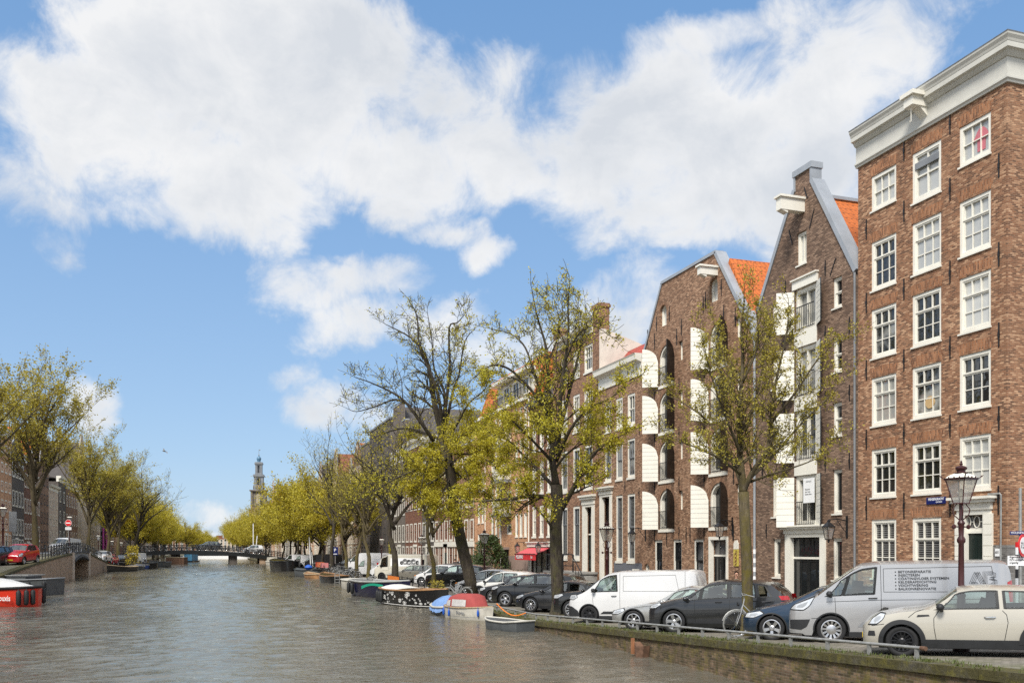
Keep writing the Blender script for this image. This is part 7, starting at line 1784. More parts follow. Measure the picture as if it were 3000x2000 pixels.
# leaning tree
t = Tree(21, .012, (3, 4), .55); P = pix(51.4); b0 = ray(1388, 51.4); base = Vector((*b0, 0))
fk = P(1298, 1280)
t.limb([base, P(1376, 1690), P(1352, 1590), P(1330, 1490), P(1322, 1400), P(1310, 1330), fk], .36, .22, 12)
LMB = [([P(1308, 1330), P(1370, 1330, -1), P(1430, 1350, -1.8), P(1480, 1400, -2.2)], .08, .012, 3.6), ([P(1312, 1370), P(1360, 1400, .8), P(1420, 1440, 1.4), P(1465, 1480, 1.8)], .06, .010, 3.2), ([fk, P(1275, 1190), P(1262, 1110, .5), P(1245, 1040, .8), P(1205, 990, 1), P(1130, 950, 1.3)], .21, .016, .22),
       ([fk, P(1288, 1180, -.6), P(1265, 1100, -.9), P(1230, 1020, -1.1), P(1222, 930, -1.2), P(1205, 890, -1.3)], .12, .016, .22),
       ([P(1298, 1250), P(1302, 1150, .5), P(1272, 1080, .8), P(1266, 1000, 1), P(1252, 915, 1.2)], .10, .014, .22),
       ([P(1300, 1240), P(1312, 1140, -.4), P(1318, 1070, -.6), P(1316, 960, -.8), P(1340, 945, -.9), P(1362, 920, -1)], .11, .014, .22),
       ([P(1304, 1260), P(1326, 1150, .6), P(1345, 1095, .9), P(1362, 1000, 1), P(1390, 965, 1.2)], .10, .014, .8),
       ([P(1270, 1290), P(1235, 1240, -.6), P(1190, 1180, -.9), P(1150, 1150, -1.1), P(1085, 1120, -1.3), P(1040, 1105, -1.4)], .12, .014, .18),
       ([P(1205, 1190, -.8), P(1160, 1170, -.4), P(1100, 1190, 0), P(1045, 1205, .2), P(1015, 1195, .3)], .07, .010, .18),
       ([P(1180, 1165, -.9), P(1175, 1110, -1), P(1165, 1080, -1)], .03, .008, .2),
       ([P(1300, 1290), P(1262, 1275, 1), P(1200, 1255, 2.2), P(1145, 1262, 2), P(1090, 1285, 2.2)], .11, .012, .5),
       ([P(1310, 1335), P(1285, 1360, -1), P(1225, 1375, -1.6), P(1160, 1400, -2), P(1090, 1440, -2.3), P(1050, 1440, -2.4)], .10, .012, .6),
       ([P(1318, 1370), P(1260, 1415, .8), P(1190, 1420, 1.4), P(1110, 1440, 2), P(1030, 1490, 2.2)], .09, .012, .6),
       ([P(1310, 1340), P(1260, 1350, -1.5), P(1240, 1400, -2), P(1230, 1450, -2.2)], .08, .012, 4.2), ([P(1312, 1360), P(1345, 1350, -1.5), P(1370, 1390, -2), P(1375, 1430, -2.2)], .07, .012, 4.2),
       ([P(1305, 1320), P(1270, 1330, 2.2), P(1245, 1370, 2.2), P(1260, 1430, 3.6)], .08, .012, 4.2), ([P(1308, 1320), P(1350, 1310, 1.2), P(1395, 1330, 1.8), P(1430, 1380, 2)], .08, .012, 4.0),
       ([P(1306, 1300), P(1340, 1240, -1), P(1375, 1180, -1.6), P(1420, 1140, -1.8), P(1440, 1090, -2)], .08, .012, 2.2), ([P(1306, 1310), P(1365, 1270, 1), P(1420, 1260, 2.2), P(1470, 1290, 2)], .08, .012, 3.6), ([P(1318, 1400), P(1300, 1440, -1.8), P(1290, 1480, -2)], .05, .010, 4.0), ([P(1322, 1420), P(1350, 1470, -1), P(1340, 1520, -1.2)], .04, .010, 2.0)]
for pts, r0, r1, lf in LMB: t.along(pts, r0, r1, 2, 1.15, .5, t0=.2, up=.16, spread=.85, leaf=lf, ratio=.62, kids=(2, 4))
t.build('tree', 'leaning elm with bare spreading top and dense yellow green lower leaves beside the white cars', base, M['bark'], M['leaf_young'], 4.3, .064, .085, 1.5, cluster=2)
print('leaning elm leaves', t.nleaf)

# a few kinds for the rows further off; each copy has its own size and turn
def row_tree(seed, hgt, trunk_h, spread_r, leafm, per, size, bark, lev=3, upright=.35, nl=9, name_label='x', tall=1.0):
    t = Tree(seed, .011); rg = t.rg; tr = .016 * hgt + .06
    pts = [Vector((0, 0, -.2)), Vector((rg.gauss(0, .08), rg.gauss(0, .08), trunk_h * .5)), Vector((rg.gauss(0, .2), rg.gauss(0, .2), trunk_h)), Vector((rg.gauss(0, .35), rg.gauss(0, .35), trunk_h + (hgt - trunk_h) * .45)), Vector((rg.gauss(0, .5), rg.gauss(0, .5), trunk_h + (hgt - trunk_h) * .82))]
    t.along(pts, tr, .03, 2, hgt * .15, hgt * .06, t0=.42, up=.4, spread=.7, kids=(2, 3))
    for k in range(nl):
        a = k * 2.4 + rg.uniform(-.4, .4); z = trunk_h * (.9 + .1 * rg.random()) + (hgt - trunk_h) * .5 * (k / nl); out = spread_r * (1 - .35 * k / nl) * rg.uniform(.75, 1.1); rise = (hgt - z) * rg.uniform(.3, .6) * (upright + .5)
        p0 = Vector((0, 0, z)); p3 = Vector((out * math.cos(a), out * math.sin(a), z + rise)); p1 = p0.lerp(p3, .35) + Vector((0, 0, rise * .12)); p2 = p0.lerp(p3, .7) + Vector((0, 0, rise * .05))
        t.along([p0, p1, p2, p3], tr * .5, .02, 2, hgt * .13, hgt * .055, t0=.25, up=upright * .5, spread=.8, kids=(2, 3))
    return t
KINDS = {}
KINDS['round'] = row_tree(31, 12.5, 3.4, 4.6, M['leaf_far'], 4, .14, M['bark'], nl=11).build('tree', 'temp', (0, 0, 0), M['bark'], M['leaf_far'], 13.0, .15, .30, 1.4)
KINDS['round_b'] = row_tree(32, 12.0, 3.0, 5.0, M['leaf_far'], 4, .14, M['bark'], nl=12).build('tree', 'temp', (0, 0, 0), M['bark'], M['leaf_far'], 13.0, .15, .30, 1.4)
KINDS['tall'] = row_tree(33, 17.0, 5.0, 4.2, M['leaf_olive'], 4, .12, M['bark_moss'], upright=.8, nl=12).build('tree', 'temp', (0, 0, 0), M['bark_moss'], M['leaf_olive'], 12.0, .11, .16, 1.6)
KINDS['slim'] = row_tree(34, 11.5, 4.2, 2.8, M['leaf_olive'], 4, .12, M['bark_moss'], upright=.6, nl=9).build('tree', 'temp', (0, 0, 0), M['bark_moss'], M['leaf_olive'], 4.5, .085, .10, 1.6)
KINDS['bare'] = row_tree(35, 15.0, 5.2, 3.6, M['leaf_far'], 4, .1, M['bark'], upright=.6, nl=8).build('tree', 'temp', (0, 0, 0), M['bark'], M['leaf_far'], 1.8, .10, .12, 1.5)
USED = set()
def plant(kind, x, y, h=1.0, label=None, group=None, wide=None, lean=None):
    src = KINDS[kind]; z = (zr if x > 0 else zl)(y); rz = RG.uniform(0, 6.28)
    if kind not in USED: o = src; USED.add(kind)
    else: o = copy_tree(src)
    o.location = (x, y, z); o.rotation_euler = (lean or 0, 0, rz); o.scale = (wide or h, wide or h, h)
    tag(o, label, 'tree', group); return o
def rx(u, yc): return ray(u, yc)
plant('slim', *rx(1269, 58.4), .85, 'thin dark stemmed tree directly left of the leaning elm', None, .8)
plant('bare', *rx(1156, 70.0), .88, 'dark trunked tree in front of the tall dark grey warehouse block', None, 1.05)
plant('slim', *rx(1078, 82.0), .98, 'slim tree with a straight mossy trunk behind the white delivery van')
plant('slim', *rx(1046, 88.0), .95, 'mossy slim tree second from the white delivery van'); plant('slim', *rx(1012, 95.0), .95, 'mossy slim tree third from the white delivery van')
plant('bare', *rx(974, 104.0), 1.02, 'bare topped tall tree beside the blue parking sign', None, .95); plant('round', *rx(944, 113.0), .86, 'rounded leafy tree just past the parking sign')
far = 'leafy trees in the far right bank row'
for k, y in enumerate((124, 133, 142, 152, 163, 175)): plant(('round', 'round_b')[k % 2], 13.9 + RG.uniform(-.4, .5), y, RG.uniform(.95, 1.12), 'yellow green tree in the row hiding the far right bank houses before the bridge', far)
for k in range(16): plant(('round', 'round_b')[k % 2], 13.0 + RG.uniform(-.6, 1.2), 206 + k * 12 + RG.uniform(-3, 3), RG.uniform(.82, 1.0) if k < 8 else 1.1, 'distant yellow green tree in the right bank row beyond the far bridge', 'leafy trees on the right bank beyond the bridge')
for k in range(5): plant(('round', 'round_b')[k % 2], 17 + RG.uniform(0, 2), 130 + k * 15, 1.08, 'yellow green tree standing second from the water in the far right bank row', 'second row of trees on the far right bank')
# left bank
for k, y in enumerate((16, 28, 39, 52)): plant('tall', -14.6, y, .82, ('first', 'second', 'third', 'fourth')[k] + ' tree along the near left bank, mirrored in the windows opposite', 'trees on the near left bank')
plant('tall', *rx(104, 84.0), .98, 'tallest tree on the left bank with upright branches beside the humped bridge', None, 1.12)
plant('tall', -14.8, 66.5, .80, 'leafy tree cut off by the left edge of the picture', None, 1.05)
plant('tall', *rx(260, 123.0), 1.0, 'upright olive tree behind the bicycles on the humped bridge', None, 1.05); plant('tall', *rx(320, 140), .95, 'dense olive tree beyond the humped bridge', None, 1.2)
plant('tall', *rx(345, 165), 1.05, 'olive tree with mossy trunk past the pale cars', None, 1.3); plant('round', *rx(378, 182), 1.15, 'yellow green tree on the left bank before the leaning one'); plant('round_b', *rx(405, 205), 1.25, 'yellow green tree on the left bank behind the leaning one')
o = plant('bare', -12.6, 188, 1.25, 'leaning half bare tree over the water at the left end of the far bridge', None, 1.5, lean=.12); o.rotation_euler = (0, .16, 0)
for k in range(14): plant(('round', 'round_b')[k % 2], -12.8 + RG.uniform(-1.2, .8), 214 + k * 13 + RG.uniform(-3, 3), RG.uniform(1.0, 1.3) * (1 if k < 6 else .92), 'distant yellow green tree in the left bank row beyond the far bridge', 'leafy trees on the left bank beyond the bridge')
for k, (u, yc) in enumerate(((548, 300), (566, 350), (584, 390), (600, 430), (612, 470), (575, 420), (704, 420), (716, 380), (698, 480))): plant(('round', 'round_b')[k % 2], *ray(u, yc), .95 - .03 * k if k < 6 else .95, 'small far tree closing in on the end of the canal', 'trees where the canal bends')
plant('bare', -11.5, 262, 1.15, 'half bare tree rising above the left bank row beyond the bridge', None, 1.3)
# shrubs by the garage and on the left bank
def shrub(label, x, y, z, h_, r_, n, mat, size, seed, cone=False, cat='shrub'):
    rg = random.Random(seed); r = thing('shrub', label, cat, (x, y, z)); q = MB(); w_ = MB()
    for k in range(7): a = k * .9; w_.tube([(0, 0, 0), (.3 * r_ * math.cos(a), .3 * r_ * math.sin(a), h_ * .4), (.5 * r_ * math.cos(a), .5 * r_ * math.sin(a), h_ * .75)], .02, 4)
    w_.build('stem', M['bark'], r)
    for k in range(n):
        f = rg.random() ** .7; a = rg.uniform(0, 6.28); rad = r_ * (1.05 - f * (.75 if cone else .35)) * rg.uniform(.5, 1.05) * (1 + .2 * math.sin(a * 3 + f * 7)); p = Vector((rad * math.cos(a), rad * math.sin(a), h_ * f + rg.gauss(0, .05)))
        d = Vector((rg.gauss(0, 1), rg.gauss(0, 1), rg.gauss(.3, 1))).normalized(); b = d.orthogonal().normalized(); s_ = size * rg.uniform(.6, 1.3); q.add([p, p + d * s_ + b * s_ * .4, p + d * s_ * 2, p + d * s_ - b * s_ * .4], [(0, 1, 2, 3)])
    q.build('foliage', mat, r, recalc=False); return r
def gz(u, y, d): return None
shrub('broad dark green conifer bush in front of the garage opening', XF - 1.6, 71.0, .1, 3.7, 2.0, 4200, M['leaf_bush'], .12, 2, True); shrub('small evergreen bush left of the garage opening', XF - .9, 76.6, .1, 2.1, .9, 1100, M['leaf_bush'], .1, 3); shrub('low green planter bush at the corner of the orange brick block', XF - .8, 66.9, .1, 1.0, .8, 600, M['leaf_bush'], .08, 5)
shrub('climbing plant on the tall dark grey block', XF - .2, 119.0, .1, 3.6, .5, 800, M['leaf_young'], .1, 6); shrub('scraggly weeds hanging on the fence beside the black sloop', QR + .45, 49.6, .05, 1.0, .5, 420, M['leaf_olive'], .06, 7)
shrub('bright yellow flowering shrub by the left bank boats', *ray(388, 126), .6, 2.6, .95, 700, leafmat('forsythia', (.42, .34, .02), .3), .1, 9)
# ================================================================ street furniture, bicycles, bridges, people
# crown lantern
def lantern():
    r = thing('street_lamp', 'temp', 'street lamp', (0, 0, 0), 0, 'crowned lanterns along the canal')
    q = MB(); q.lathe([(.17, -.1), (.17, .10), (.13, .14), (.12, .55), (.14, .60), (.095, .66), (.085, 1.1), (.075, 1.15), (.10, 1.2), (.065, 1.26), (.055, 2.3), (.085, 2.34), (.085, 2.40), (.05, 2.46), (.06, 2.7), (.08, 2.74), (.045, 2.80), (.04, 3.15)], 12)
    q.tube([(-.24, 0, 2.66), (.24, 0, 2.66)], .014, 6)
    for s_ in (-1, 1): q.lathe([(.01, -.05), (.04, -.03), (.045, 0), (.04, .03), (.01, .05)], 8, (s_ * .25, 0, 2.66))
    q.build('post', M['maroon'], r, smooth=40)
    q = MB()
    for k in range(4):
        a = k * pi / 2 + pi / 4; c, s_ = math.cos(a), math.sin(a)
        q.tube([(.03 * c, .03 * s_, 2.8), (.15 * c, .15 * s_, 2.92), (.17 * c, .17 * s_, 3.03), (.10 * c, .10 * s_, 3.15)], .012, 5)
    q.lathe([(.19, 3.14), (.19, 3.17)], 4, rot=pi / 4)
    for k in range(4):
        a = k * pi / 2 + pi / 4; a2 = a + pi / 2; c, s_ = math.cos(a), math.sin(a)
        q.bar((.18 * c, .18 * s_, 3.16), (.36 * c, .36 * s_, 3.80), .022, .022)
        q.bar((.37 * c, .37 * s_, 3.80), (.37 * math.cos(a2), .37 * math.sin(a2), 3.80), .05, .04)
        q.bar((.40 * c, .40 * s_, 3.835), (.40 * math.cos(a2), .40 * math.sin(a2), 3.835), .04, .025)
        q.prism([(0, 0), (.05, .02), (.11, .12), (.05, .09)], lambda p: ((.40 + p[0]) * c - .012 * s_, (.40 + p[0]) * s_ + .012 * c, 3.84 + p[1]), lambda p: ((.40 + p[0]) * c + .012 * s_, (.40 + p[0]) * s_ - .012 * c, 3.84 + p[1]))
        for j in range(1, 4):
            f = j / 4; x, y = .40 * (c + (math.cos(a2) - c) * f), .40 * (s_ + (math.sin(a2) - s_) * f); q.lathe([(.012, 0), (.02, .03), (.008, .05), (.002, .09 if j == 2 else .06)], 5, (x, y, 3.845))
    q.lathe([(.15, 4.02), (.16, 4.06), (.10, 4.08), (.10, 4.14), (.135, 4.19), (.14, 4.25), (.10, 4.30), (.035, 4.33), (.03, 4.36), (.045, 4.40), (.02, 4.44), (.025, 4.48), (.004, 4.54)], 10)
    q.build('lantern_frame', M['maroon'], r)
    q = MB(); q.lathe([(.36, 3.845), (.31, 3.92), (.22, 3.99), (.15, 4.03)], 4, rot=pi / 4); q.build('lantern_roof', M['lamp_inside'], r)
    q = MB(); q.lathe([(.175, 3.17), (.345, 3.79)], 4, rot=pi / 4); q.f = q.f[:4]; q.mi = q.mi[:4]; q.build('lantern_glass', M['lamp_glass'], r, recalc=False)
    q = MB(); q.lathe([(.015, 3.16), (.02, 3.34), (.05, 3.36), (.05, 3.52), (.02, 3.55)], 8); q.build('burner', M['lamp_inside'], r)
    for o in kids(r):                     # proportions of the lantern head
        for v in o.data.vertices:
            z = v.co.z
            if z > 3.14 and o.name.split('.')[0] != 'post':
                v.co.x *= .87; v.co.y *= .87; v.co.z = 3.17 + (z - 3.17) * .80 if z < 3.80 else 3.674 + (z - 3.80) * .55
    return r
LAMP = lantern(); first = True
def lamp(x, y, rz, label, k=1.0):
    global first
    o = LAMP if first else copy_tree(LAMP); first = False
    o.location = (x, y, (zr if x > 0 else zl)(y)); o.rotation_euler = (0, 0, rz); o.scale = (k,) * 3; o['label'] = label
lamp(*ray(2816, 19.3), .2, 'crowned street lamp with maroon post between the beige hatchback and the silver van', .98)
lamp(*ray(1778, 40.0), .3, 'crowned street lamp in front of the white frieze house', 1.0)
lamp(*ray(1419, 58), .4, 'crowned street lamp between the leaning elm and the garage bush', 1.0)
lamp(*ray(1236, 77), .5, 'crowned street lamp behind the old cream box van', 1.0); lamp(*ray(1118, 95), .1, 'crowned street lamp left of the old cream box van', 1.0); lamp(*ray(982, 112), .2, 'crowned street lamp above the blue parking sign', 1.0); lamp(*ray(952, 122), .2, 'crowned street lamp farthest along the right bank', 1.0)
lamp(-14.6, 79.5, .2, 'crowned street lamp by the small red car on the left bank', 1.15); lamp(*ray(203, 101), .4, 'crowned street lamp above the no entry sign', 1.05); lamp(*ray(288, 128), .1, 'crowned street lamp in front of the magenta banners', 1.05); lamp(*ray(328, 139), .3, 'crowned street lamp past the humped bridge railing', 1.0); lamp(*ray(355, 160), .3, 'crowned street lamp farthest along the left bank', 1.0)
# pipe rail on the right quay
r = thing('pipe_rail', 'low galvanised pipe rail with short posts along the mossy quay edge', 'rail')
q = MB(); ys = [13.4 + k * 1.25 for k in range(22)]; xr_ = QR + .36
q.tube([(xr_, y, zr(y) + .30) for y in [13.2] + ys[1:] + [ys[-1] + .4]], .031, 8); q.build('pipe', M['steel'], r, smooth=50)
pm = MB(); pm.box(-.03, .03, -.03, .03, -.1, .27); pm_ = pm.mesh('post', M['steel'])
for y in ys: link('post', pm_, r, (xr_, y, zr(y)))
q = MB(); q.lathe([(.039, 0), (.041, .12)], 10); e = q.build('end_cap', M['rust'], r, loc=(xr_, 13.3, zr(13.3) + .30)); e.rotation_euler = (pi / 2, 0, 0)
# railing with the orange board further on
r = thing('quay_railing', 'black railing with an orange board on the quay before the champagne estate car', 'railing'); q = MB()
for k in range(9): y = 52 + k * 1.6; q.bar((QR + .3, y, 0), (QR + .3, y, 1.05), .05, .05)
for z in (.45, .75, 1.0): q.bar((QR + .3, 52, z), (QR + .3, 64.8, z), .035, .035)
q.build('frame', M['iron'], r); q = MB(); q.box(QR + .25, QR + .27, 59.2, 63.0, .50, .98); q.build('board', M['orange_plastic'], r)
# rusty mooring shield on the quay wall
x, y = QR - .12, 23.4
r = thing('wall_plate', 'rusty broken steel shield bolted to the mossy quay wall', 'plate', (x, y, .0)); q = MB()
for pl in ([(-.3, .2), (0, .06), (0, -.3), (-.24, -.28)], [(0, .06), (.3, .14), (.22, -.26), (0, -.3)]): q.prism(pl, lambda p: (-.16 + abs(p[0]) * .25, -p[0], p[1]), lambda p: (.1, -p[0], p[1]))
q.build('plate', M['rust'], r); q = MB(); q.bar((-.12, .33, -.15), (-.12, .33, .3), .08, .08); q.build('post', plain('orange_rust', (.30, .13, .06), .8, var=.3), r)
# bicycle
def bicycle(paint):
    r = thing('bicycle', 'temp', 'bicycle', (0, 0, 0)); R_ = .335; pale = paint.name.startswith('silver')
    wl = MB(); wl.tube([(R_ * math.cos(a), 0, R_ * math.sin(a)) for a in np.linspace(0, 2 * pi, 29)[:-1]], .019, 6, closed=True); wl.cur = 1; wl.tube([((R_ - .03) * math.cos(a), 0, (R_ - .03) * math.sin(a)) for a in np.linspace(0, 2 * pi, 29)[:-1]], .011, 4, closed=True)
    for k in range(18): a = 2 * pi * k / 18; wl.bar((.02 * math.cos(a + 1), .03 * (-1) ** k, .02 * math.sin(a + 1)), ((R_ - .03) * math.cos(a), 0, (R_ - .03) * math.sin(a)), .0035, .0035)
    wl.lathe([(.03, -.05), (.03, .05)], 8); wm = wl.mesh('wheel', [M['steel'] if pale else M['rubber'], M['chrome']])
    for x in (0, 1.06): link('wheel', wm, r, (x, 0, R_))
    q = MB(); bb = (.62, 0, .29); hd = (.18, 0, .86); sd = (.80, 0, .80); rw = (1.06, 0, R_)
    q.tube([(0, .05, R_), (.10, .05, .62), hd], .011, 5); q.tube([(0, -.05, R_), (.10, -.05, .62), hd], .011, 5); q.tube([hd, (.20, 0, .98)], .016, 6); q.tube([(.145, 0, .72), (.4, 0, .42), bb], .019, 6); q.tube([(.17, 0, .82), (.45, 0, .55), (.72, 0, .55)], .014, 6); q.tube([bb, sd], .016, 6)
    for s_ in (-.05, .05): q.tube([bb, (1.06, s_, R_)], .010, 5); q.tube([(.76, 0, .70), (1.06, s_, R_)], .009, 5)
    q.build('frame', paint, r, smooth=50)
    q = MB(); q.tube([(.20, 0, .98), (.16, 0, 1.06), (.2, .18, 1.09), (.36, .27, 1.05)], .012, 6); q.tube([(.16, 0, 1.06), (.2, -.18, 1.09), (.36, -.27, 1.05)], .012, 6)
    for xc in (0, 1.06): q.tube([(xc + (R_ + .03) * math.cos(a), 0, R_ + (R_ + .03) * math.sin(a)) for a in np.linspace(.3, 2.9, 12)], .016, 4)
    q.tube([(.8, 0, .72), (1.06, .07, .72), (1.32, .07, .72), (1.32, -.07, .72), (1.06, -.07, .72), (.8, 0, .72)], .008, 4); q.lathe([(.09, -.01), (.09, .01)], 10, (.62, -.04, .29)); q.build('handlebar', M['steel'], r, smooth=50)
    q = MB(); q.prism([(.66, .86), (.76, .84), (.94, .86), (.96, .93), (.82, .91), (.66, .90)], lambda p: (p[0], -.05 - .05 * (p[0] > .8), p[1]), lambda p: (p[0], .05 + .05 * (p[0] > .8), p[1])); q.build('saddle', M['plastic'], r, bevel=.01)
    q = MB(); q.lathe([(.01, 0), (.05, .02), (.055, .06)], 8); hl = q.build('headlight', M['plastic'], r, loc=(.08, 0, .84)); hl.rotation_euler = (0, -pi / 2, 0)
    q = MB(); q.lathe([(.02, 0), (.015, .02)], 6); q.box(.5, .72, -.13, -.06, .18, .2); q.box(.53, .75, .06, .13, .38, .4); q.build('pedal', M['plastic'], r)
    return r
BK = {c_: bicycle(plain(c_ + '_bicycle_paint', v, .4, var=.1)) for c_, v in (('black', (.015, .015, .016)), ('silver', (.34, .345, .35)), ('dark', (.04, .05, .06)))}
BUSED = set()
def bike(kind, x, y, z, rz, label, group=None, lean=.0, k=1.0):
    o = BK[kind] if kind not in BUSED else copy_tree(BK[kind]); BUSED.add(kind)
    o.location = (x, y, z); o.rotation_euler = (lean, 0, rz); o.scale = (k,) * 3; tag(o, label, None, group); return o
x, y = ray(2156, 24.8); x2, y2 = ray(2245, 24.9); bike('silver', x, y, zr(y) + .01, math.atan2(y2 - y, x2 - x), 'silver ladies bicycle leaning on the slim mossy elm', None, .06, 1.06)
x, y = ray(1312, 50.8); bike('silver', x, y, .01, math.radians(-30), 'pale bicycle standing next to the black painted sloop', None, .05)
for k in range(34):           # against the rail of the humped bridge
    y = 92.5 + k * .98; kind = ('black', 'dark', 'black', 'silver')[k % 4]
    bike(kind, -13.05 + RG.uniform(-.15, .15), y, zl(y), math.radians(90 + RG.uniform(-25, 25)), 'bicycle crowded against the black railing of the humped bridge', 'bicycles along the humped bridge railing', RG.uniform(-.1, .1), 1.05)
for k in range(9): y = 84 + k * 1.4; bike(('black', 'dark', 'silver')[k % 3], QR + .9 + RG.uniform(-.2, .3), y, 0, math.radians(RG.uniform(-60, 60)), 'bicycle in the tangle beside the white delivery van', 'bicycles heaped beside the white delivery van', .05)
for k in range(14): y = 101 + k * 1.25; bike(('black', 'dark', 'silver')[k % 3], QR + .8 + RG.uniform(-.2, .3), y, 0, math.radians(RG.uniform(-60, 60)), 'bicycle at the quay rail in front of the long black van', 'bicycles in front of the long black van', .05)
bike('black', *ray(1092, 82.5), 0, .2, 'bicycle with white fork by the nose of the white van'); bike('dark', *ray(1003, 93), 0, .1, 'bicycle with a large wheel in front of the small delivery van')
# rail for those bikes
r = thing('quay_railing', 'black bar railing in front of the long black van', 'railing'); q = MB()
for k in range(26): y = 98 + k * .8; q.bar((QR + .3, y, 0), (QR + .3, y, 1.0), .035, .035)
for z in (.5, 1.0): q.bar((QR + .3, 98, z), (QR + .3, 118, z), .04, .04)
q.build('frame', M['iron'], r)
for k in range(3): 
    b = thing('crate', ('orange red crate on the railing before the long black van', 'pale orange basket on the railing beside the orange red crate', 'pink basket on the railing nearest the tall bare topped tree')[k], 'crate', (QR + .5, 104.5 - k * 1.4 - (k == 2) * 1.8, .78)); q = MB(); c_ = .38; q.box(-c_, c_, -c_, c_, 0, .03)
    for (a, b2, c2, d) in ((-c_, c_, -c_, -c_ + .03), (-c_, c_, c_ - .03, c_), (-c_, -c_ + .03, -c_, c_), (c_ - .03, c_, -c_, c_)): q.box(a, b2, c2, d, .03, .5)
    q.build('box', plain(('red_crate', 'orange_crate', 'pink_crate')[k], ((.6, .08, .03), (.6, .18, .08), (.55, .2, .2))[k], .6), b)
# humped bridge on the left bank
r = thing('humped_bridge', 'old brick side canal bridge with arched grey deck and black railing on the left bank', 'bridge')
q = MB(); NB = 12
def deck(f): y = 101.5 + 11.9 * f; return y, zl(y) + .04, 1.55 + .45 * math.sin(pi * f)
rows = []
for i in range(NB + 1): y, a, b = deck(i / NB); rows.append([(QL + .04, y, b), (QL + .04, y, a), (XL + 1, y, a - .03), (XL + 1, y, b), (QL + .04, y, b)])
q.grid(rows); q.build('deck', M['lead'], r)
q = MB(); rows = []
for i in range(NB + 1): y, a, b = deck(i / NB); rows.append([(QL + .05, y, b - .08), (QL + .14, y, b - .08), (QL + .14, y, b + .14), (QL + .05, y, b + .14)])
q.grid(rows); rows = []
for i in range(NB + 1): y, a, b = deck(i / NB); rows.append([(QL + .05, y, a - .02), (QL + .16, y, a - .02), (QL + .16, y, a + .12), (QL + .05, y, a + .12)])
q.grid(rows); q.build('girder', M['render_dark'], r)
q = MB(); q.box(XL + 1, QL - .02, 113.4, 113.9, -1.5, 2.2); q.box(XL + 1, QL - .02, 101.0, 101.5, -1.5, 2.2); q.build('abutment', B['quay_left'], r)
q = MB()
for (ya, yb) in ((99.8, 101.48), (113.42, 115.1)): q.box(QL - .45, QL + .09, ya, yb, -1.5, zl((ya + yb) / 2) + .14)
q.build('pier', B['pink'], r)
q = MB(); ys = [84 + k * 1.55 for k in range(31)]
for y in ys: q.lathe([(.07, 0), (.07, .12), (.04, .18), (.035, .95), (.06, 1.0), (.05, 1.1), (.01, 1.16)], 6, (QL - .25, y, zl(y)))
for z in (.35, .68, 1.0): q.tube([(QL - .25, y, zl(y) + z) for y in ys], .026, 5)
q.build('railing', M['iron'], r)
# far bridge
YB = 190
def dz_(x): return 2.42 - .0042 * (x + 3.5) ** 2
r = thing('arched_bridge', 'low dark girder bridge on brick piers crossing the canal in the distance', 'bridge')
q = MB(); xs = [QL - 4 + (QR + 4 - QL + 4) * k / 20 for k in range(21)]
q.grid([[(x, YB, dz_(x) - .75), (x, YB, dz_(x)), (x, YB + 9, dz_(x)), (x, YB + 9, dz_(x) - .75), (x, YB, dz_(x) - .75)] for x in xs]); q.build('deck', M['black'], r)
for x in (-5.2, 5.6): q = MB(); q.box(x - .75, x + .75, YB + .6, YB + 8.4, -1.5, dz_(x) - .4); q.build('pier', B['dark'], r)
for (a, b) in ((QL - 4, QL + .8), (QR - 1.2, QR + 4)): q = MB(); q.box(a, b, YB + .3, YB + 8.7, -1.5, dz_((a + b) / 2) - .46); q.build('abutment', B['quay_left'], r)
q = MB()
for yy in (YB + .1, YB + 8.9):
    for x in np.linspace(QL - 4, QR + 4, 30): q.box(x - .05, x + .05, yy - .05, yy + .05, dz_(x), dz_(x) + 1.1)
    for z in (.4, .75, 1.05): q.tube([(x, yy, dz_(x) + z) for x in xs], .04, 4)
q.build('railing', M['iron'], r)
for k in range(30): x = QL + .5 + k * .78; bike(('black', 'dark', 'black', 'silver')[k % 4], x, YB + .45, dz_(x), RG.uniform(-.4, .4), 'bicycle leaning on the railing of the far girder bridge', 'bicycles along the far girder bridge', 0, 1.1)
for (x, src, lab) in ((7.5, MPV, 'pale car crossing the far girder bridge'), (-1.5, BSUV, 'dark car crossing the far girder bridge')):
    n = copy_tree(src, label=lab); n.location = (x, YB + 4, dz_(x)); n.rotation_euler = (0, 0, .05)
for k, u in enumerate((742, 748)): x, y = ray(u, 196); p = thing('flag_pole', ('left', 'right')[k] + ' one of two thin white poles on the far bridge', 'pole', (x, y, dz_(x)), 0, 'white poles on the far bridge'); q = MB(); q.tube([(0, 0, 0), (.4 * k, 0, 6.5 - 2.6 * k)], .09, 6); q.build('shaft', M['sign_white'], p)
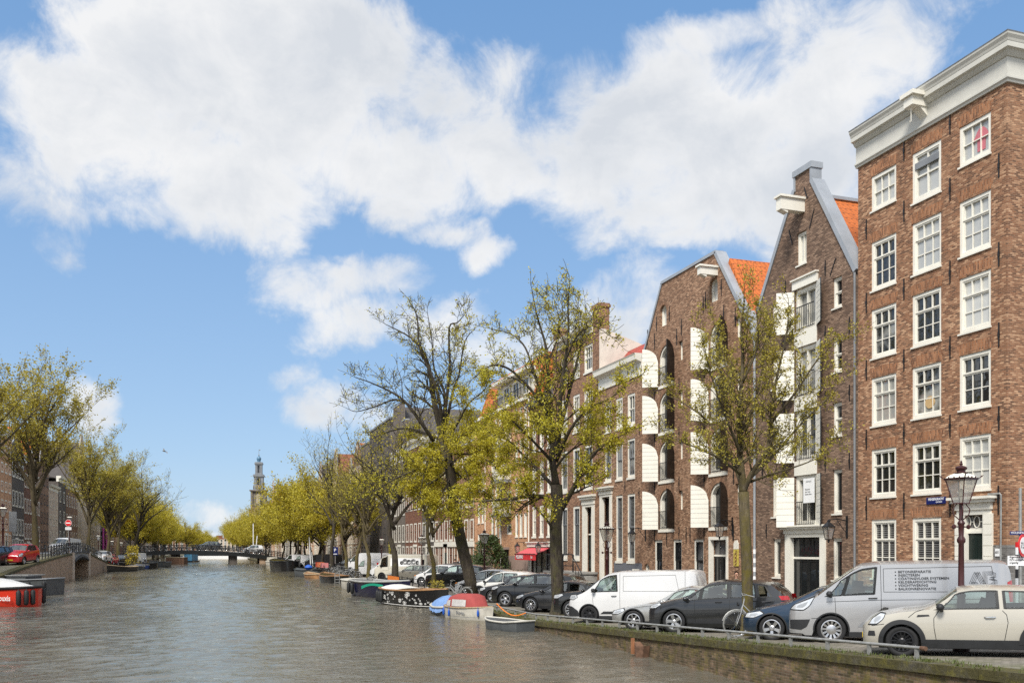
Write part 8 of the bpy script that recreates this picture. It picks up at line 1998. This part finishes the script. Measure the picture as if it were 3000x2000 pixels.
# signs
def sign(x, y, label, z0=None): return thing('road_sign', label, 'road sign', (x, y, (zr if x > 0 else zl)(y) if z0 is None else z0), -A)
s_ = sign(*ray(200, 100), 'round red no entry sign with a white plate under it on the humped bridge'); q = MB(); q.tube([(0, .05, 0), (0, .05, 3.6)], .04, 6); q.build('post', M['steel'], s_)
def disc(r_, mat, z, y, par, nm, n=24): q = MB(); q.add([(r_ * math.cos(a), y, z + r_ * math.sin(a)) for a in np.linspace(0, 2 * pi, n + 1)[:-1]] + [(r_ * math.cos(a), y + .02, z + r_ * math.sin(a)) for a in np.linspace(0, 2 * pi, n + 1)[:-1]], [tuple(range(n)), tuple(range(2 * n - 1, n - 1, -1))] + [(i, (i + 1) % n, (i + 1) % n + n, i + n) for i in range(n)]); return q.build(nm, mat, par)
disc(.36, M['sign_white'], 3.25, 0, s_, 'rim'); disc(.335, M['redpaint'], 3.25, -.006, s_, 'disc'); q = MB(); q.box(-.25, .25, -.012, -.007, 3.19, 3.31); q.build('bar', M['sign_white'], s_); q = MB(); q.box(-.33, .33, 0, .02, 2.5, 2.8); q.build('plate', M['sign_white'], s_); text_mesh('lettering', 'uitgezonderd', .10, M['ink'], s_, plane_m((-.28, -.006, 2.65), (1, 0, 0), (0, 0, 1)))
s_ = sign(*ray(982, 108.0), 'blue square parking sign with white P among the far right trees'); q = MB(); q.tube([(0, .05, 0), (0, .05, 3.0)], .035, 6); q.build('post', M['steel'], s_); q = MB(); q.box(-.34, .34, 0, .03, 2.05, 3.0); q.build('plate', M['blue_sign'], s_); text_mesh('lettering', 'P', .5, M['sign_white'], s_, plane_m((-.14, -.006, 2.62), (1, 0, 0), (0, 0, 1)), bold=.012); q = MB(); q.box(-.22, .22, -.006, -.002, 2.14, 2.22); q.build('sub_plate', M['sign_white'], s_)
x, y = ray(2992, 24.5); s_ = sign(x, y, 'red rimmed weight limit sign with a white text plate at the right edge'); q = MB(); q.tube([(.0, .05, 0), (.0, .05, 3.9)], .04, 8); q.build('post', M['steel'], s_)
Z = lambda v: H + (HV - v) * 24.5 / F - s_.location.z
q = MB()
n_ = 28; zc = Z(1605)
for o in (disc(.30, M['redpaint'], Z(1597), -.06, s_, 'rim', 28), disc(.225, M['sign_white'], Z(1597), -.066, s_, 'disc', 28), text_mesh('lettering', '7,5t', .22, M['ink'], s_, plane_m((-.19, -.072, Z(1597)), (1, 0, 0), (0, 0, 1)), squeeze=.95)): o.rotation_euler = (0, 0, .68)
q = MB(); q.box(-.36, .36, 0, .02, Z(1656), Z(1627)); q.build('text_plate', M['sign_white'], s_); text_mesh('lettering', 'Algemene RVV\nZZV-ontheffing\nongeldig', .075, M['ink'], s_, plane_m((-.32, -.006, Z(1641) + .02), (1, 0, 0), (0, 0, 1)), squeeze=.95)
q = MB(); q.box(-.3, .4, 0, .02, Z(1566), Z(1555)); q.build('street_plate', M['blue_sign'], s_); text_mesh('lettering', 'MOLENPAD', .075, M['sign_white'], s_, plane_m((-.28, -.006, Z(1560)), (1, 0, 0), (0, 0, 1)))
x, y = ray(2979, 25.5); p = thing('striped_post', 'thin black and white striped post behind the rear of the silver van', 'post', (x, y, zr(y)), 0)
for k, (z0, z1, m_) in enumerate(((0, 1.5, 'sign_white'), (1.5, 1.75, 'ink'), (1.75, 1.95, 'sign_white'), (1.95, 2.15, 'ink'), (2.15, 2.35, 'sign_white'), (2.35, 2.5, 'redpaint'))): q = MB(); q.lathe([(.04, z0 + .001), (.04, z1)], 8); q.build('band', M[m_], p)
x, y = ray(45, 88); s_ = sign(x, y, 'grey back of an information board beside the left bank lamp'); q = MB(); q.box(-.62, .1, 0, .06, 2.2, 4.1); q.build('panel', M['zinc'], s_); q = MB(); q.tube([(-.26, .1, 0), (-.26, .1, 4.15)], .05, 6); q.build('post', M['steel'], s_)
# flag arms on the dark block, mooring posts, chairs
for k in range(2): p = thing('flag_pole', ('upper', 'lower')[k] + ' white slanting flag pole on the tall dark grey block', 'pole', (XF, 124 - k * 3, 8.6 - k * .3), 0, 'white flag poles on the dark block'); q = MB(); q.tube([(0, 0, 0), (-3.0, 0, 1.7)], .07, 6); q.build('shaft', M['sign_white'], p)
def chair(x, y, rz, label):
    r = thing('chair', label, 'chair', (x, y, 0), rz, 'white chairs on the quay'); q = MB(); q.box(-.22, .22, -.22, .22, .43, .47); q.build('seat', M['sign_white'], r); q = MB()
    rows = [[(-.2 * math.cos(a) * 1.05, .22, .5 + .42 * k), (-.2 * math.cos(a) * 1.05, .25, .5 + .42 * k)] for k in (0, 1) for a in (0,)]; q.prism([(-.21, .5), (.21, .5), (.2, .8), (.12, .93), (-.12, .93), (-.2, .8)], lambda p: (p[0], .2, p[1]), lambda p: (p[0], .24, p[1])); q.build('backrest', M['sign_white'], r)
    for sx in (-.19, .19):
        for sy in (-.19, .19): q = MB(); q.box(sx - .02, sx + .02, sy - .02, sy + .02, 0, .43); q.build('leg', M['sign_white'], r)
chair(*ray(1256, 63.5), .2, 'white chair next to the bonnet of the black sport utility car'); chair(*ray(1279, 63.5), .3, 'white chair left of the red tail light behind the black sport utility car'); chair(*ray(1290, 65), .1, 'white chair half hidden by the black bonnet')
q = MB()
for (u, yc, hh, lab) in ((911, 112, 4.2, 'white slanted pole by the quay rail'), (918, 113, 2.4, 'short grey pole by the quay rail')):
    x, y = ray(u, yc); p = thing('mooring_pole', lab, 'pole', (x, y, 0)); q = MB(); q.tube([(0, 0, 0), (-.2, 0, hh)], .06, 6); q.build('shaft', M['sign_white'], p)
# mooring rope
p = thing('mooring_rope', 'orange mooring rope between the white sloop and the pipe rail', 'rope'); a = Vector((*ray(1455, 37.2), .62)); b = Vector((QR + .36, 34.5, .3)); q = MB()
q.tube([a.lerp(b, k / 8) - Vector((0, 0, .28 * math.sin(pi * k / 8))) for k in range(9)], .022, 5); q.build('strand', M['orange_plastic'], p)
# post with stickers near stoop
x, y = ray(1779, 45.5); p = thing('sign_post', 'grey slim post with small stickers beside the white frieze house lamp', 'post', (x, y, 0)); q = MB(); q.tube([(0, 0, 0), (0, 0, 3.4)], .035, 8); q.build('shaft', M['steel'], p); q = MB(); q.box(-.06, .06, -.05, -.04, 2.9, 3.3); q.build('sticker', M['sign_white'], p)
# people
def person(label, x, y, z, rz, coat, trousers, hairm, scale=1.0, arm=.1):
    r = thing('person', label, 'person', (x, y, z), rz)
    me = bpy.data.meshes.new('body'); V = [(0, 0, .95), (0, 0, 1.12), (0, 0, 1.36), (0, -.01, 1.47), (0, -.02, 1.54), (0, -.03, 1.66), (0, -.03, 1.76)]
    E = [(0, 1), (1, 2), (2, 3), (3, 4), (4, 5), (5, 6)]; Rr = [(.15, .11), (.145, .10), (.17, .11), (.07, .06), (.055, .055), (.078, .095), (.07, .08)]
    for s_ in (-1, 1):
        o = len(V); V += [(s_ * .19, 0, 1.40), (s_ * .25, .01, 1.14), (s_ * .25, -.06 - arm, .92), (s_ * .25, -.09 - arm, .84), (s_ * .25, -.10 - arm, .77)]; E += [(2, o), (o, o + 1), (o + 1, o + 2), (o + 2, o + 3), (o + 3, o + 4)]; Rr += [(.07, .07), (.05, .05), (.036, .04), (.025, .042), (.02, .03)]
        o = len(V); V += [(s_ * .1, 0, .86), (s_ * .11, -.02, .48), (s_ * .11, .02, .09), (s_ * .12, -.12, .04)]; E += [(0, o), (o, o + 1), (o + 1, o + 2), (o + 2, o + 3)]; Rr += [(.095, .10), (.065, .07), (.045, .05), (.045, .035)]
    me.from_pydata(V, E, []); o = bpy.data.objects.new('body', me); COL.objects.link(o); md = o.modifiers.new('skin', 'SKIN'); md.use_smooth_shade = True
    for i, v in enumerate(me.skin_vertices[0].data): v.radius = Rr[i]; v.use_root = (i == 0)
    o.modifiers.new('sub', 'SUBSURF').levels = 2; o.modifiers['sub'].render_levels = 2
    m2 = bpy.data.meshes.new_from_object(o.evaluated_get(bpy.context.evaluated_depsgraph_get())); bpy.data.objects.remove(o); m2.name = 'body'
    for m_ in (M['skin'], coat, trousers): m2.materials.append(m_)
    for p in m2.polygons: c_ = p.center; p.material_index = 2 if c_.z < .93 and abs(c_.x) < .2 else (1 if .86 < c_.z < 1.5 or (c_.z > .8 and c_.z < 1.4) else 0); p.use_smooth = True
    link('body', m2, r)
    q = MB(); rows = []
    for i in range(7):
        t_ = i / 6 * pi * .62; rows.append([(.092 * math.sin(t_ + .02) * math.cos(a), -.02 + .112 * math.sin(t_ + .02) * math.sin(a) * (1 if math.sin(a) > 0 else .86), 1.70 + .115 * math.cos(t_)) for a in np.linspace(-.5, pi + .5, 14)])
    q.grid(rows); q.build('hair', hairm, r, smooth='all', recalc=False)
    q = MB()
    for s_ in (-1, 1): q.lathe([(.004, -.012), (.013, -.006), (.013, .006), (.004, .012)], 8, (s_ * .034, -.118, 1.665)); q.box(s_ * .018, s_ * .052, -.124, -.112, 1.688, 1.697)
    q.build('eye', M['hair'], r); q = MB(); q.prism([(-.112, 1.66), (-.150, 1.622), (-.112, 1.612)], lambda p: (-.016, *p), lambda p: (.016, *p)); q.build('nose', M['skin'], r)
    q = MB(); q.box(-.026, .026, -.124, -.112, 1.583, 1.592); q.build('mouth', plain('lips', (.3, .09, .07), .6) if 'lips' not in bpy.data.materials else bpy.data.materials['lips'], r)
    for s_ in (-1, 1): q = MB(); q.lathe([(.005, -.03), (.02, -.01), (.024, .015), (.008, .03)], 8, (s_ * .083, -.02, 1.655)); q.build('ear', M['skin'], r)
    q = MB(); q.prism([(-.07, 1.47), (0, 1.30), (.07, 1.47)], lambda p: (p[0], -.125, p[1]), lambda p: (p[0], -.09, p[1])); q.build('shirt', M['sign_white'], r)
    r.scale = (scale,) * 3; return r
x, y = ray(2157, 38.6); person('person with short dark hair and a dark coat walking behind the dark grey electric hatchback', x, y, .08, math.radians(-14), M['coat'], M['coat'], M['hair'], 1.0)
x, y = ray(1344, 88); person('person with light brown hair in dark clothes at the white shop front', x, y, .12, .4, M['coat'], M['render_dark'], M['wood'], 1.0); x, y = ray(1333, 87); person('person with black hair facing the white shop front', x, y, .12, 2.6, M['coat'], M['coat'], M['hair'], .97)
# gull
g = thing('gull', 'lone gull gliding in the sky above the left bank trees', 'bird', sight(481, 1321, 120), math.radians(40)); q = MB(); q.lathe([(.01, -.30), (.07, -.12), (.085, .02), (.055, .2), (.012, .3)], 8); q.build('body', plain('gull_grey', (.22, .22, .22), .7, var=.1), g).rotation_euler = (0, pi / 2, 0)
q = MB()
for s_ in (-1, 1): q.add([(-.14, 0, .03), (.12, 0, .03), (.16, s_ * .45, .18), (-.06, s_ * .45, .2), (.02, s_ * .95, .08), (-.1, s_ * .9, .09)], [(0, 1, 2, 3), (3, 2, 4, 5)])
q.build('wings', bpy.data.materials['gull_grey'], g, recalc=False); g.rotation_euler = (.5, .2, .6)
